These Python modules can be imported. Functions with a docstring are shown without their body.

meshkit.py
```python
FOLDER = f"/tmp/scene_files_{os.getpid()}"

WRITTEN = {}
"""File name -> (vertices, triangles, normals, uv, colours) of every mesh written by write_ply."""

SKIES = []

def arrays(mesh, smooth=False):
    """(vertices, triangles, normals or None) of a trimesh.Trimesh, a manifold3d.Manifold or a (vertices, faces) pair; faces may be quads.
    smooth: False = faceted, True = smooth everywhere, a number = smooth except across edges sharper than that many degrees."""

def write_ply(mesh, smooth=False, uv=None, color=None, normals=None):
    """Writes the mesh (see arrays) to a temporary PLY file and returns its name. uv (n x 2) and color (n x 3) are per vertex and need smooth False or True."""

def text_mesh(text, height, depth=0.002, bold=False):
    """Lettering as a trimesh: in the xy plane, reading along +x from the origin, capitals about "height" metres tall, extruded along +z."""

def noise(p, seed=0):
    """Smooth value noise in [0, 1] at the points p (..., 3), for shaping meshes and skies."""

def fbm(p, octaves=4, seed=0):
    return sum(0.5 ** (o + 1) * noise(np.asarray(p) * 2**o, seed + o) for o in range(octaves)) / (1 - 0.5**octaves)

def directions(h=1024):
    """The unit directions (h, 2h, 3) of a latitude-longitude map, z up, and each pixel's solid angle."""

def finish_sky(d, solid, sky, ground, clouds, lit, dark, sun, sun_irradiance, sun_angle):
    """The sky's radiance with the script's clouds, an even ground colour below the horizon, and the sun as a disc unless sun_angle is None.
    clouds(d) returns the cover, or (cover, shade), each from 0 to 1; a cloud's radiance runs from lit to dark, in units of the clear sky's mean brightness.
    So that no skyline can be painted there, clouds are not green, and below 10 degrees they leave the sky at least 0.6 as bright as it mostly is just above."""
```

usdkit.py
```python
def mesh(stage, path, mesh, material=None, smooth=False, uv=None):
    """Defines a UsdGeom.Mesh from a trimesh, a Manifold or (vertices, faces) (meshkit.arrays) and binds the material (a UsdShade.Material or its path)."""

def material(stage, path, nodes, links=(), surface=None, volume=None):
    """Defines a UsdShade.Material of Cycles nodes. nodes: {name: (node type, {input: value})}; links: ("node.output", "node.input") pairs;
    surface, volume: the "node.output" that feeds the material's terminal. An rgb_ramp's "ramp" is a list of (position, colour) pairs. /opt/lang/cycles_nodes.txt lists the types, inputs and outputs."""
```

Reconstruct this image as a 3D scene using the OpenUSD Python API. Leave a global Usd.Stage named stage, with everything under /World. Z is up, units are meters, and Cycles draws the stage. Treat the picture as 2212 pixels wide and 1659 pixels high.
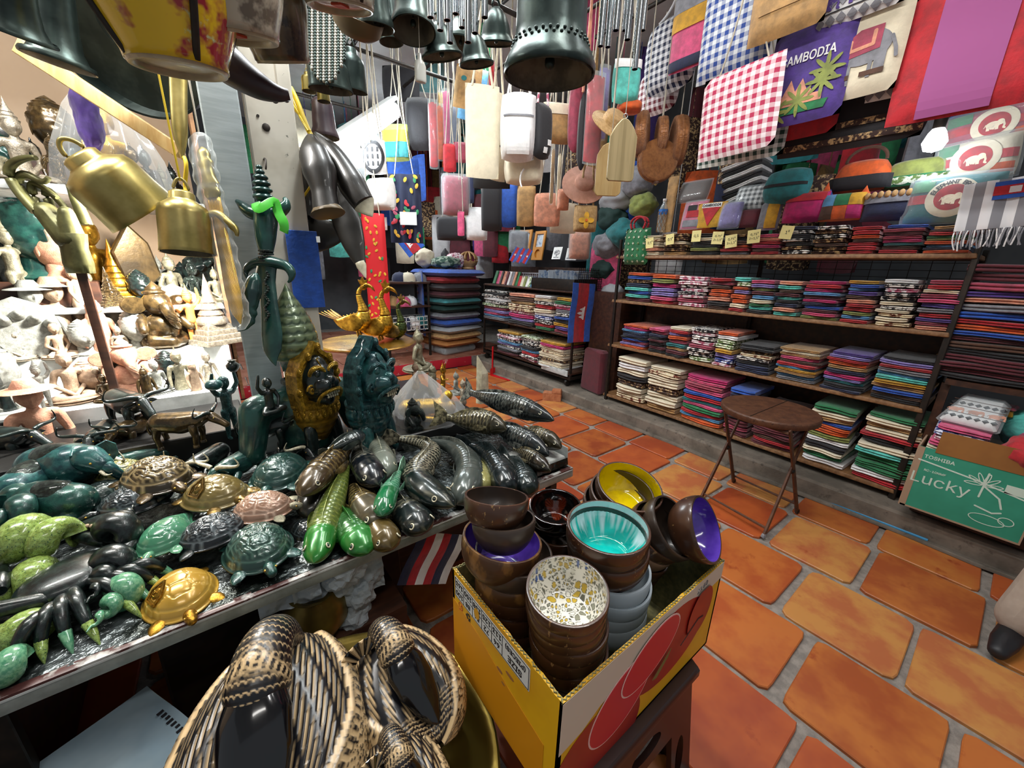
import math,random,numpy as np,trimesh,usdkit,meshkit
import manifold3d as m3
from shapely.geometry import Polygon,Point,LineString,box as sbox
from shapely.ops import unary_union
from shapely import affinity
from pxr import Usd,UsdGeom,UsdLux,UsdShade,Gf,Sdf,Vt
stage=Usd.Stage.CreateInMemory()
UsdGeom.SetStageUpAxis(stage,'Z');UsdGeom.SetStageMetersPerUnit(stage,1.0)
UsdGeom.Xform.Define(stage,'/World');UsdGeom.Scope.Define(stage,'/World/Looks')
rnd=random.Random(7);nrg=np.random.default_rng(7)
PI=math.pi
V=lambda*a:np.array(a,float)
# --------- camera
CAMH,FPX=1.2,839.06
CR=np.array([[0.7956098,-0.6053577,0.0233911],[0.1577674,0.2443205,0.9567742],[0.5849055,0.7575286,-0.2898895]])
CP=V(0,0,CAMH)
cam=UsdGeom.Camera.Define(stage,'/World/camera')
M4=np.eye(4);M4[0,:3],M4[1,:3],M4[2,:3],M4[3,:3]=CR[0],CR[1],-CR[2],CP
cam.AddTransformOp().Set(Gf.Matrix4d(M4 .tolist()))
cam.CreateHorizontalApertureAttr(36.0);cam.CreateVerticalApertureAttr(27.0)
cam.CreateFocalLengthAttr(FPX/2212*36);cam.CreateClippingRangeAttr(Gf.Vec2f(0.02,200))
cam.CreateExposureAttr(0.55)
# --------- light
def rect_light(name,pos,w,h,power,color=(1,1,1),aim=(0,0,-1)):
 l=UsdLux.RectLight.Define(stage,'/World/'+name);l.CreateWidthAttr(w);l.CreateHeightAttr(h)
 l.CreateIntensityAttr(power);l.CreateColorAttr(Gf.Vec3f(*color))
 z=-V(*aim)/np.linalg.norm(aim);x=np.cross([0,1,0]if abs(z[1])<.9 else[1,0,0],z);x/=np.linalg.norm(x);y=np.cross(z,x)
 m=np.eye(4);m[0,:3],m[1,:3],m[2,:3],m[3,:3]=x,y,z,pos
 l.AddTransformOp().Set(Gf.Matrix4d(m.tolist()));return l
def dome(c,k):
 d=UsdLux.DomeLight.Define(stage,'/World/sky_light');d.CreateColorAttr(Gf.Vec3f(*c));d.CreateIntensityAttr(k)
dome((.9,.95,1),.07)
rect_light('tube_light_statues',(-.55,1.55,2.35),1.1,.12,80,(1,.97,.92),(-.1,.25,-1))
rect_light('spot_light_figures',(-.13,1.99,1.375),.24,.07,1000,(1,.95,.86),(-.35,.12,-1))
rect_light('tube_light_table',(.55,1.45,2.62),.12,1.2,62,(.95,1,1))
rect_light('tube_light_bowls',(.95,.55,2.55),.12,1.2,40,(1,.98,.95))
rect_light('tube_light_aisle',(1.7,2.7,2.85),.12,1.2,45,(.93,.98,1))
rect_light('tube_light_back',(1.35,5.2,2.75),1.2,.12,70,(.9,.97,1))
rect_light('tube_light_bags',(1.75,.7,2.85),.12,1.2,14,(1,.98,.95))
rect_light('tube_light_rear',(-.3,-.6,2.8),1.2,.12,14,(1,.97,.92))
# --------- helpers: pixels to points on real planes (photograph 2212 x 1659)
def ray(u,v):return V((u-1106)/FPX,-(v-829.5)/FPX,1)@CR
def on(u,v,axis,val):d=ray(u,v);return CP+d*((val-CP[axis])/d[axis])
def ax(u,v,X):return on(u,v,0,X)
def ay(u,v,Y):return on(u,v,1,Y)
def az(u,v,Z):return on(u,v,2,Z)
def ad(u,v,d):return CP+ray(u,v)*d
def px(n,d):return n*d/FPX
def srgb(c):
 if isinstance(c,str):
  c=c.lstrip('#');c=[int(c[i:i+2],16)/255 for i in(0,2,4)]
 return tuple(x/12.92 if x<=.04045 else((x+.055)/1.055)**2.4 for x in c)
 # --------- helpers: naming and tagging
_n={}
def numbered(parent,name):
 k=(parent,name);i=_n.get(k,0);_n[k]=i+1
 return f'{parent}/{name}' if i==0 else f'{parent}/{name}_{i:03d}'
def tag(p,label=None,cat=None,group=None,kind=None):
 p=p.GetPrim()if hasattr(p,'GetPrim')else p
 for k,v in(('label',label),('category',cat),('group',group),('kind',kind)):
  if v:p.SetCustomDataByKey(k,v)
 return p
def obj(name,mesh,mat,parent=None,smooth=35,uv=None,col=None,label=None):
 path=numbered(str(parent.GetPath())if parent is not None else '/World',name)
 v,f=np.asarray(mesh.vertices,float),np.asarray(mesh.faces)
 t=v[f];fn=np.cross(t[:,1]-t[:,0],t[:,2]-t[:,0])
 if np.einsum('ij,ij->',t[:,0],fn)<np.einsum('j,ij->',v.mean(0),fn):f,fn=f[:,::-1],-fn
 n=None
 if smooth:
  n=np.zeros_like(v)
  for k in range(3):np.add.at(n,f[:,k],fn)
  n/=np.maximum(np.linalg.norm(n,axis=1,keepdims=True),1e-30);fu=fn/np.maximum(np.linalg.norm(fn,axis=1,keepdims=True),1e-30)
  if smooth is not True and col is None and uv is None:
   hard=np.einsum('ijk,ik->ij',n[f],fu)<math.cos(math.radians(smooth));i,k=np.nonzero(hard)
   if len(i):f=f.copy();v=np.vstack([v,v[f[i,k]]]);n=np.vstack([n,fu[i]]);f[i,k]=len(v)-len(i)+np.arange(len(i))
 m=usdkit.mesh(stage,path,(v,f),MT(mat),False,uv)
 if n is not None:m.CreateNormalsAttr(Vt.Vec3fArray.FromNumpy(n.astype(np.float32)));m.SetNormalsInterpolation('vertex')
 if col is not None:
  UsdGeom.PrimvarsAPI(m).CreatePrimvar('Cd',Sdf.ValueTypeNames.Color3fArray,'vertex').Set(Vt.Vec3fArray.FromNumpy(np.asarray(col,np.float32)))
 if label:tag(m,label)
 return m.GetPrim()
def frame(pos=(0,0,0),rz=0,x=None,y=None,z=None,s=1.0):
 """4x4 column matrix: rz degrees about z, or explicit axes."""
 m=np.eye(4)
 if x is None and z is None:
  c,sn=math.cos(math.radians(rz)),math.sin(math.radians(rz));m[:2,:2]=[[c,-sn],[sn,c]]
 else:
  z=V(0,0,1)if z is None else V(*z)/np.linalg.norm(z)
  x=V(*x)if x is not None else np.cross([0,1,0]if abs(z[1])<.99 else[0,0,1],z)
  x=x-z*(x@z);x=x/np.linalg.norm(x);m[:3,0],m[:3,1],m[:3,2]=x,np.cross(z,x),z
 m[:3,:3]*=s;m[:3,3]=pos;return m
def rot(ax_,deg):
 return trimesh.transformations.rotation_matrix(math.radians(deg),ax_)
def thing(name,label,cat,group=None,T=None):
 x=UsdGeom.Xform.Define(stage,numbered('/World',name))
 x.AddTransformOp().Set(Gf.Matrix4d((np.eye(4)if T is None else T).T.tolist()))
 return tag(x,label,cat,group)
def copy_of(src,label,T,group=None,cat=None,name=None):
 was=src.GetCustomData()
 r=thing(name or src.GetName().rstrip('0123456789').rstrip('_'),label,cat or was['category'],group or was.get('group'),T)
 r.GetReferences().AddInternalReference(src.GetPath());r.SetInstanceable(True)
 UsdGeom.Xformable(r).ClearXformOpOrder();UsdGeom.Xformable(r).AddTransformOp(opSuffix='place').Set(Gf.Matrix4d(T.T.tolist()))
 return r
 # --------- helpers: shapes
def tm(v,f):return trimesh.Trimesh(np.asarray(v,float),np.asarray(f),process=False)
def cat(*ms):
 ms=[m for k in ms for m in(k if isinstance(k,(list,tuple))else[k])]
 return trimesh.util.concatenate(ms)if len(ms)>1 else ms[0]
def xf(m,T):m=m.copy();m.apply_transform(T);return m
def mv(m,x=0,y=0,z=0):m=m.copy();m.apply_translation([x,y,z]);return m
def sc(m,x=1,y=None,z=None):m=m.copy();y=x if y is None else y;z=x if z is None else z;m.apply_transform(np.diag([x,y,z,1.0]));return m
def grid_faces(a,b,wrap_b=False,wrap_a=False):
 i,j=np.meshgrid(np.arange(a if wrap_a else a-1),np.arange(b if wrap_b else b-1),indexing='ij')
 i2,j2=(i+1)%a,(j+1)%b
 q=np.stack([i*b+j,i2*b+j,i2*b+j2,i*b+j2],-1).reshape(-1,4)
 return np.vstack([q[:,[0,1,2]],q[:,[0,2,3]]])
def lathe(prof,n=28,sx=1,sy=1,closed=True):
 """prof: [(r, z)] from bottom to top, revolved round z; ends on the axis are capped by r ~ 0."""
 p=np.asarray(prof,float);a=np.arange(n)*2*PI/n
 v=np.stack([p[:,:1]*np.cos(a)*sx,p[:,:1]*np.sin(a)*sy,np.repeat(p[:,1:],n,1)],-1).reshape(-1,3)
 f=grid_faces(len(p),n,True)[:,::-1]
 m=tm(v,f);return m
def spline(pts,n=24):
 p=np.asarray(pts,float)
 if len(p)<3:return np.linspace(p[0],p[-1],n)
 from scipy.interpolate import CubicSpline,PchipInterpolator
 t=np.r_[0,np.cumsum(np.linalg.norm(np.diff(p[:,:3],axis=0),axis=1)+1e-9)]
 return(CubicSpline if p.shape[1]<=3 else PchipInterpolator)(t,p)(np.linspace(0,t[-1],n))
def sweep(path,ra,rb=None,n=14,side=(0,0,1),cap=True,k=None):
 """Elliptical tube along path; ra is the half width across, rb the half height towards 'side'."""
 p=np.asarray(path,float);ra=np.broadcast_to(ra,(len(p),));rb=ra if rb is None else np.broadcast_to(rb,(len(p),))
 t=np.gradient(p,axis=0);t/=np.linalg.norm(t,axis=1,keepdims=True)+1e-12
 s=np.broadcast_to(np.asarray(side,float),p.shape);s=s-t*np.sum(s*t,1,keepdims=True)
 nn=np.linalg.norm(s,axis=1,keepdims=True);s=np.where(nn>1e-3,s/np.maximum(nn,1e-9),np.cross(t,[0.3,1,0.2]))
 a=np.cross(t,s);g=np.arange(n)*2*PI/n
 c,d=np.cos(g),np.sin(g)
 if k:c,d=np.sign(c)*np.abs(c)**k,np.sign(d)*np.abs(d)**k
 v=p[:,None]+ra[:,None,None]*c[None,:,None]*a[:,None]+rb[:,None,None]*d[None,:,None]*s[:,None]
 v,f=v.reshape(-1,3),grid_faces(len(p),n,True)
 if cap:
  b=len(v);v=np.vstack([v,p[:1],p[-1:]]);j=np.arange(n);j2=(j+1)%n;e=(len(p)-1)*n
  f=np.vstack([f,np.stack([np.full(n,b),j,j2],1),np.stack([np.full(n,b+1),e+j2,e+j],1)])
 return tm(v,f[:,::-1])
def tube(pts,r,n=8,m=24,side=(0,0,1)):
 p=spline(pts,m)if len(pts)>2 else np.asarray(pts,float)
 r=np.interp(np.linspace(0,1,len(p)),np.linspace(0,1,len(np.atleast_1d(r))),np.atleast_1d(r))
 return sweep(p,r,r,n,side)
def ball(p,r,n=2,s=(1,1,1)):
 m=trimesh.creation.icosphere(n,1.0);m.apply_transform(np.diag([r*s[0],r*s[1],r*s[2],1]));m.apply_translation(p);return m
def bx(x0,y0,z0,x1,y1,z1,b=0.0):
 if b<=0:
  m=trimesh.creation.box([x1-x0,y1-y0,z1-z0]);m.apply_translation([(x0+x1)/2,(y0+y1)/2,(z0+z1)/2]);return m
 pts=[(x,y,z)for x,bxs in((x0,1),(x1,-1))for y,bys in((y0,1),(y1,-1))for z,bzs in((z0,1),(z1,-1))for x,y,z in((x,y+bys*b,z+bzs*b),(x+bxs*b,y,z+bzs*b),(x+bxs*b,y+bys*b,z))]
 return trimesh.convex.convex_hull(np.array(pts))
def bar(a,b,w,h=None,side=(0,0,1)):
 a,b=V(*a),V(*b);h=h or w
 return sweep(np.array([a,b]),w/2*1.4142,h/2*1.4142,4,side)if False else _bar(a,b,w,h,side)
def _bar(a,b,w,h,side):
 t=(b-a)/np.linalg.norm(b-a);s=V(*side)-t*(V(*side)@t)
 s=s/np.linalg.norm(s)if np.linalg.norm(s)>1e-6 else np.cross(t,[1,0.1,0])/np.linalg.norm(np.cross(t,[1,0.1,0]));c=np.cross(t,s)
 m=bx(-w/2,-h/2,0,w/2,h/2,np.linalg.norm(b-a),min(w,h)*.12)
 T=np.eye(4);T[:3,0],T[:3,1],T[:3,2],T[:3,3]=c,s,t,a
 if np.linalg.det(T[:3,:3])<0:T[:3,0]=-c
 return xf(m,T)
def ext(poly,d,bevel=0.0):
 """Extrude a shapely polygon (or point list) by d along +z, optionally with a bevelled top edge."""
 if not hasattr(poly,'geom_type'):poly=Polygon(poly)
 poly=poly if poly.is_valid else poly.buffer(0)
 gs=list(getattr(poly,'geoms',[poly]));out=[]
 for g in gs:
  if g.area<1e-10:continue
  if bevel and len(g.interiors)==0:
   i=g.buffer(-bevel)
   if i.geom_type=='Polygon' and i.area>0:
    n=48;a=np.array([g.exterior.interpolate(t,True).coords[0]for t in np.arange(n)/n])
    c=np.array([i.exterior.interpolate(i.exterior.project(Point(q))).coords[0]for q in a])
    if not Polygon(a).exterior.is_ccw:a,c=a[::-1],c[::-1]
    v=np.vstack([np.c_[a,np.zeros(n)],np.c_[a,np.full(n,d-bevel)],np.c_[c,np.full(n,d)]])
    f=grid_faces(3,n,True)[:,::-1]
    try:
     tv,tf=trimesh.creation.triangulate_polygon(Polygon(c),engine='earcut')
     tv0,tf0=trimesh.creation.triangulate_polygon(Polygon(a),engine='earcut')
     out.append(tm(np.vstack([v,np.c_[tv,np.full(len(tv),d)],np.c_[tv0,np.zeros(len(tv0))]]),np.vstack([f,tf+3*n,tf0[:,::-1]+3*n+len(tv)])));continue
    except Exception:pass
  out.append(trimesh.creation.extrude_polygon(g,d,engine='earcut'))
 return cat(out)
def hull(pts):return trimesh.convex.convex_hull(np.asarray(pts,float))
def blob(bones,fine=0.0,it=8,seg=14):
 """Organic solid: the union of hulls of sphere pairs ((p, r), (q, s)), refined and smoothed."""
 parts=[]
 for a,b in bones:
  sp=[m3 .Manifold.sphere(r,seg).translate(list(map(float,p)))for p,r in(a,b)]
  parts.append(m3 .Manifold.batch_hull(sp)if a is not b else sp[0])
 m=m3 .Manifold.batch_boolean(parts,m3 .OpType.Add)
 if fine:m=m.refine_to_length(fine)
 q=m.to_mesh();t=trimesh.Trimesh(q.vert_properties[:,:3],q.tri_verts,process=True)
 if it:trimesh.smoothing.filter_taubin(t,lamb=.5,nu=.52,iterations=it)
 return t
def text(s,h,d=.001,bold=True,center=True):
 m=meshkit.text_mesh(s,h,d,bold)
 if center:b=m.bounds;m.apply_translation([-(b[0][0]+b[1][0])/2,-(b[0][1]+b[1][1])/2,0])
 return m
def sheet(w,h,nx,ny,f=None,t=.002,z0=0):
 """A thin cloth or paper sheet (with thickness) in the x-z plane hanging from z=0 to -h; f(x, z) gives y. Returns mesh and uv in metres."""
 x,z=np.meshgrid(np.linspace(-w/2,w/2,nx),np.linspace(0,-h,ny),indexing='ij')
 y=f(x,z)if f else 0*x
 a=np.stack([x,y-t/2,z],-1).reshape(-1,3);b=np.stack([x,y+t/2,z],-1).reshape(-1,3)
 fa=grid_faces(nx,ny);N=nx*ny
 ring=np.r_[np.arange(0,N,ny),np.arange((nx-1)*ny+1,N),np.arange(N-1-ny,-1,-ny),np.arange(ny-2,0,-1)]
 r2=np.roll(ring,-1)
 fr=np.vstack([np.stack([ring,r2,r2+N],1),np.stack([ring,r2+N,ring+N],1)])
 uv=np.stack([x+w/2,z+h],-1).reshape(-1,2)
 return tm(np.vstack([a,b]),np.vstack([fa[:,::-1],fa+N,fr])),np.vstack([uv,uv])
def fixn(m):
 m=trimesh.Trimesh(m.vertices,m.faces,process=True);m.fix_normals();return m
 # --------- materials
_m={}
def MT(k):
 if not isinstance(k,str):return k
 if k in _m:return _m[k]
 _m[k]=_make(k);return _m[k]
DEFS={}
def D(name,col,**kw):DEFS[name]=(col,kw)
def _make(k):
 col,kw=DEFS[k];return build_mat(k,col,**kw)
def build_mat(name,col,rough=.6,metal=0.,spec=.5,mott=None,mscale=14,mlo=.4,mhi=.62,detail=4,bump=0.,bscale=60,btype='noise',coat=0.,sheen=0.,trans=0.,alpha=None,emit=0.,cd=False,stripes=None,gingham=None,stretch=None,rvar=0.,vscale=(1,1,1),ior=1.5,mott2=None,m2=(.55,.6),m2scale=40,translucent=0.,space='object',coatr=.05,bdist=.004):
 name=name.replace('#','_')
 c=srgb(col)if col is not None else(.5,.5,.5)
 N,L={'p':('principled_bsdf',dict(roughness=rough,metallic=metal,specular_ior_level=spec,coat_weight=coat,coat_roughness=coatr,sheen_weight=sheen,transmission_weight=trans,ior=ior,base_color=c))},[]
 N['tc']=('texture_coordinate',{});N['mp']=('mapping',{'scale':vscale});
 co='geo.position' if space=='world' else 'tc.object'
 if space=='world':N['geo']=('geometry',{})
 L.append((co,'mp.vector'));src=None
 if cd:
  N['cd']=('attribute',{'attribute':'Cd'});src='cd.color'
 if gingham or stripes:
  N['uv']=('attribute',{'attribute':'st'});N['sx']=('separate_xyz',{});L.append(('uv.vector','sx.vector'))
  def band(tagn,axis,period,duty):
   N[tagn+'m']=('math',dict(math_type='multiply',value2=1/period));N[tagn+'f']=('math',dict(math_type='fraction'));N[tagn+'l']=('math',dict(math_type='less_than',value2=duty))
   L.extend([(f'sx.{axis}',tagn+'m.value1'),(tagn+'m.value',tagn+'f.value1'),(tagn+'f.value',tagn+'l.value1')]);return tagn+'l.value'
  if gingham:
   c2,per=gingham;a,b=band('ga','x',per,.5),band('gb','y',per,.5)
   N['ad']=('math',dict(math_type='add'));N['hf']=('math',dict(math_type='multiply',value2=.5));N['gm']=('mix',dict(color1=srgb(c2),color2=c))
   L.extend([(a,'ad.value1'),(b,'ad.value2'),('ad.value','hf.value1'),('hf.value','gm.fac')]);src='gm.color'
  else:
   axis,per,cols=stripes
   N['sm']=('math',dict(math_type='multiply',value2=1/per));N['sf']=('math',dict(math_type='fraction'));N['sr']=('rgb_ramp',dict(ramp=[(i/len(cols),srgb(q))for i,q in enumerate(cols)],interpolate=False))
   L.extend([(f'sx.{axis}','sm.value1'),('sm.value','sf.value1'),('sf.value','sr.fac')]);src='sr.color'
 if mott:
  N['n']=('noise_texture',dict(scale=mscale,detail=detail,roughness=.6));L.append(('mp.vector','n.vector'))
  N['mr']=('map_range',dict(from_min=mlo,from_max=mhi,clamp=True));L.append(('n.fac','mr.value'))
  N['mx']=('mix',dict(color1=c,color2=srgb(mott)));
  if src:L.append((src,'mx.color1'))
  L.append(('mr.result','mx.fac'));src='mx.color'
 if mott2:
  N['n2']=('noise_texture',dict(scale=m2scale,detail=5,roughness=.65));L.append(('mp.vector','n2.vector'))
  N['mr2']=('map_range',dict(from_min=m2[0],from_max=m2[1],clamp=True));L.append(('n2.fac','mr2.value'))
  N['mx2']=('mix',dict(color1=c,color2=srgb(mott2)))
  if src:L.append((src,'mx2.color1'))
  L.append(('mr2.result','mx2.fac'));src='mx2.color'
 if src:L.append((src,'p.base_color'))
 if bump:
  if btype=='scales':N['b']=('voronoi_texture',dict(scale=bscale));out='b.distance'
  elif btype=='wave':N['b']=('wave_texture',dict(scale=bscale,distortion=6.,detail=2.));out='b.fac'
  elif btype=='bands':N['b']=('wave_texture',dict(scale=bscale,distortion=.4));out='b.fac'
  else:N['b']=('noise_texture',dict(scale=bscale,detail=3));out='b.fac'
  L.append(('mp.vector','b.vector'));N['bp']=('bump',dict(strength=bump,distance=bdist));L.extend([(out,'bp.height'),('bp.normal','p.normal')])
 if emit:N['p'][1].update(emission_color=c,emission_strength=emit)
 surf='p.BSDF'
 if translucent:
  N['tr']=('translucent_bsdf',dict(color=c));N['mc']=('mix_closure',dict(fac=translucent));L.extend([('p.BSDF','mc.closure1'),('tr.BSDF','mc.closure2')]);surf='mc.closure'
  if src:L.append((src,'tr.color'))
 if alpha is not None:
  N['ta']=('transparent_bsdf',dict(color=(.97,.98,.98)));N['ma']=('mix_closure',{});N['fr']=('layer_weight',dict(blend=.35));N['fm']=('map_range',dict(from_min=0,from_max=1,to_min=alpha,to_max=min(1,alpha+.45)))
  L.extend([('fr.facing','fm.value'),('fm.result','ma.fac'),('ta.BSDF','ma.closure1'),(surf,'ma.closure2')]);surf='ma.closure'
 return usdkit.material(stage,'/World/Looks/'+name,N,L,surface=surf)
for i,(a,b)in enumerate([('#a8562a','#b87838'),('#ac5428','#964022'),('#984a24','#b0662e'),('#b2642e','#a04c24'),('#8a3e20','#a45828'),('#aa603a','#ba8044')]):
 D(f'terracotta_{i}',a,mott=b,mscale=3.2+.7*i,mlo=.42,mhi=.6,mott2='#8a3417',m2=(.62,.74),m2scale=9,rough=.42,spec=.45,bump=.12,bscale=22,space='world')
D('mortar','#77706a',mott='#908880',mscale=30,rough=.9,bump=.5,bscale=120,bdist=.006)
D('concrete','#5d564d',mott='#7a7065',mscale=6,rough=.9,bump=.35,bscale=50,mott2='#453f38',m2=(.58,.7),m2scale=18)
D('far_tile','#8a5340',mott='#a2705c',mscale=5,rough=.5)
D('red_paint','#a3162b',mott='#c8b6b0',mscale=9,mlo=.6,mhi=.68,rough=.5)
D('plaster_tan','#8f7a64',mott='#a08c76',mscale=2,rough=.9)
D('plaster_grey','#5f6266',mott='#4c4f52',mscale=2,rough=.9)
D('white_panel','#d8dcdc',mott='#c4c8c8',mscale=3,rough=.6)
D('column_white','#cfc9bb',mott='#b5ad9c',mscale=5,mlo=.5,mhi=.7,mott2='#5c5c50',m2=(.66,.7),m2scale=22,rough=.5,bump=.05,bscale=30)
D('column_grey','#a6b0b2',mott='#98a2a4',mscale=8,vscale=(1,1,9),rough=.45)
D('dark_wood','#2e1a11',mott='#46291a',mscale=5,vscale=(1,6,6),rough=.5)
D('wood','#6d4a2a',mott='#8a6440',mscale=6,vscale=(1,8,8),rough=.6)
D('pale_wood','#c9ab74',mott='#b8955c',mscale=5,vscale=(9,9,1),rough=.5)
D('black_metal','#16130f',mott='#2a2018',mscale=30,rough=.55,metal=.3)
D('white_paint','#c8cccb',mott='#a9adac',mscale=12,rough=.5)
D('lamp_white','#f4fbff',emit=16);D('lamp_bulb','#f2f8ff',emit=40)
# --------- the setting
def struct(name,mesh,mat,label,parent=None,**kw):
 o=obj(name,mesh,mat,parent,**kw)
 return tag(o,label,None,None,'structure' if parent is None else None)
floor=struct('floor',bx(-3.2,-1.6,-.1,2.62,4.2,-.012),'mortar','terracotta tiled market aisle floor with wide grey mortar joints')
def tile_mesh(x0,x1,y0,y1,h=.012,r=random):
 j=lambda:r.uniform(-.006,.006)
 q=[(x0+j(),y0+j()),(x1+j(),y0+j()),(x1+j(),y1+j()),(x0+j(),y1+j())]
 c=r.uniform(.012,.03)
 pts=[]
 for k in range(4):
  a,b,d=V(*q[k-1]),V(*q[k]),V(*q[(k+1)%4])
  u,w=(a-b)/np.linalg.norm(a-b),(d-b)/np.linalg.norm(d-b)
  pts+=[b+u*c,b+(u+w)*c*.3,b+w*c]
 return mv(ext(Polygon(pts),h+r.uniform(-.002,.002),.003),z=-.012)
rows=[2.53,2.255,1.865,1.49,1.135,.77,.40,.03,-.34,-.71,-1.08,-1.45]
for i in range(len(rows)-1):
 x1,x0=rows[i]-.012,rows[i+1]+.012
 y=[-.82,-.90,-.72,-.85][i%4]if i<4 else-.9+.17*(i%2)
 y+=[-.03,.02,.0,.0][i%4]
 while y<4.0:
  L=.342+rnd.uniform(-.006,.006)
  if not(x1<-.3 and y<.2):
   obj('tile',tile_mesh(x0,x1,y+.013,min(y+L-.013,4.06),r=rnd),f'terracotta_{rnd.randrange(6)}',floor,smooth=False)
  y+=L
pts=[(2.50+rnd.uniform(-.012,.015),y)for y in np.arange(-1.6,4.2,.12)]
struct('trim_1',cat(ext(Polygon(pts+[(4.6,4.2),(4.6,-1.6)]),.10,.012),ext(Polygon([(x-.02-rnd.uniform(0,.02),y)for x,y in pts]+[(2.6,4.2),(2.6,-1.6)]),.014,.004)),'concrete','rough raised concrete step along the right-hand stall')
plat=struct('trim_2',bx(-3.2,4.1,0,4.6,7.2,.108),'mortar','raised tiled platform at the far end of the aisle with a red painted riser')
obj('painted_riser',bx(-1.0,4.085,0.0,2.5,4.1,.11),'red_paint',plat,label='red painted front of the step, worn white')
for i in range(9):
 for k in range(8):
  obj('tile',mv(tile_mesh(-.2+i*.36+.18*(k%2),.15+i*.36+.18*(k%2),4.11+k*.33,4.43+k*.33,.01,rnd),z=.118),'far_tile',plat,smooth=False)
struct('wall_back',bx(-3.2,7.1,0,4.6,7.25,3.1),'plaster_grey','dim grey wall at the far end of the market')
struct('wall_right',bx(4.3,-1.6,0,4.45,7.1,3.1),'plaster_grey','dim wall behind the right-hand stall')
struct('wall_left',bx(-3.2,2.72,0,.02,2.8,3.1),'plaster_tan','tan wall behind the shelves of bronze figures')
struct('wall_side',bx(-1.9,.9,0,-1.8,2.72,3.1),'plaster_tan','tan side wall of the statue stall')
struct('ceiling',bx(-3.2,-1.6,3.06,4.6,7.2,3.14),'white_panel','pale market ceiling above the hanging goods')
cl=thing('column','white painted sheet-metal column with a grey strip and drilled holes','column')
tag(cl,kind='structure');cl.ClearCustomDataByKey('category')
YC=1.58
obj('post',bx(.175,YC,0,.315,YC+.12,3.06,.004),'column_white',cl)
obj('strip',bx(.063,YC-.01,0,.165,YC+.1,3.06,.004),'column_grey',cl,label='flat grey strip of the column')
for(u,v,r)in[(575,275,.011),(612,632,.0045),(640,640,.004),(617,680,.003),(557,250,.004),(587,720,.003),(628,780,.003)]:
 p=ay(u,v,YC);obj('bolt_hole',xf(trimesh.creation.cylinder(r,.003,sections=12),frame(p,z=(0,-1,0))),'black_metal',cl)
 # --------- soft goods: shapes
PAL=dict(k=('black','#17151b'),n=('navy','#1b2448'),b=('blue','#1f55b8'),l=('light blue','#5a9ccc'),t=('teal','#17757a'),a=('aqua','#5fd0c4'),g=('green','#1f7a48'),G=('olive green','#8a9448'),y=('mustard yellow','#d09a1c'),o=('orange','#dc5a18'),O=('peach','#e29a7c'),r=('red','#bb1624'),m=('maroon','#5e1524'),p=('pink','#d8507e'),M=('magenta','#c01468'),v=('purple','#51368e'),V=('lavender','#8f80c4'),w=('cream','#e2d6bc'),W=('white','#e8e6e6'),c=('tan','#b98f58'),B=('brown','#563524'),s=('grey','#85858c'),R=('rose','#a84058'))
for k,(nm,c)in PAL.items():
 D('cloth_'+k,c,mott='#%02x%02x%02x'%tuple(int(255*min(1,(int(c[i:i+2],16)/255)*(.93 if k in 'wW' else .8)+.02))for i in(1,3,5)),mscale=25,rough=.75,sheen=.25,bump=.25,bscale=90)
D('cloth_f','#e6e2dc',mott='#1e1c22',mscale=42,mlo=.47,mhi=.53,rough=.75);D('cloth_F','#ece0e2',mott='#b0506c',mscale=40,mlo=.48,mhi=.56,rough=.75)
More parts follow.
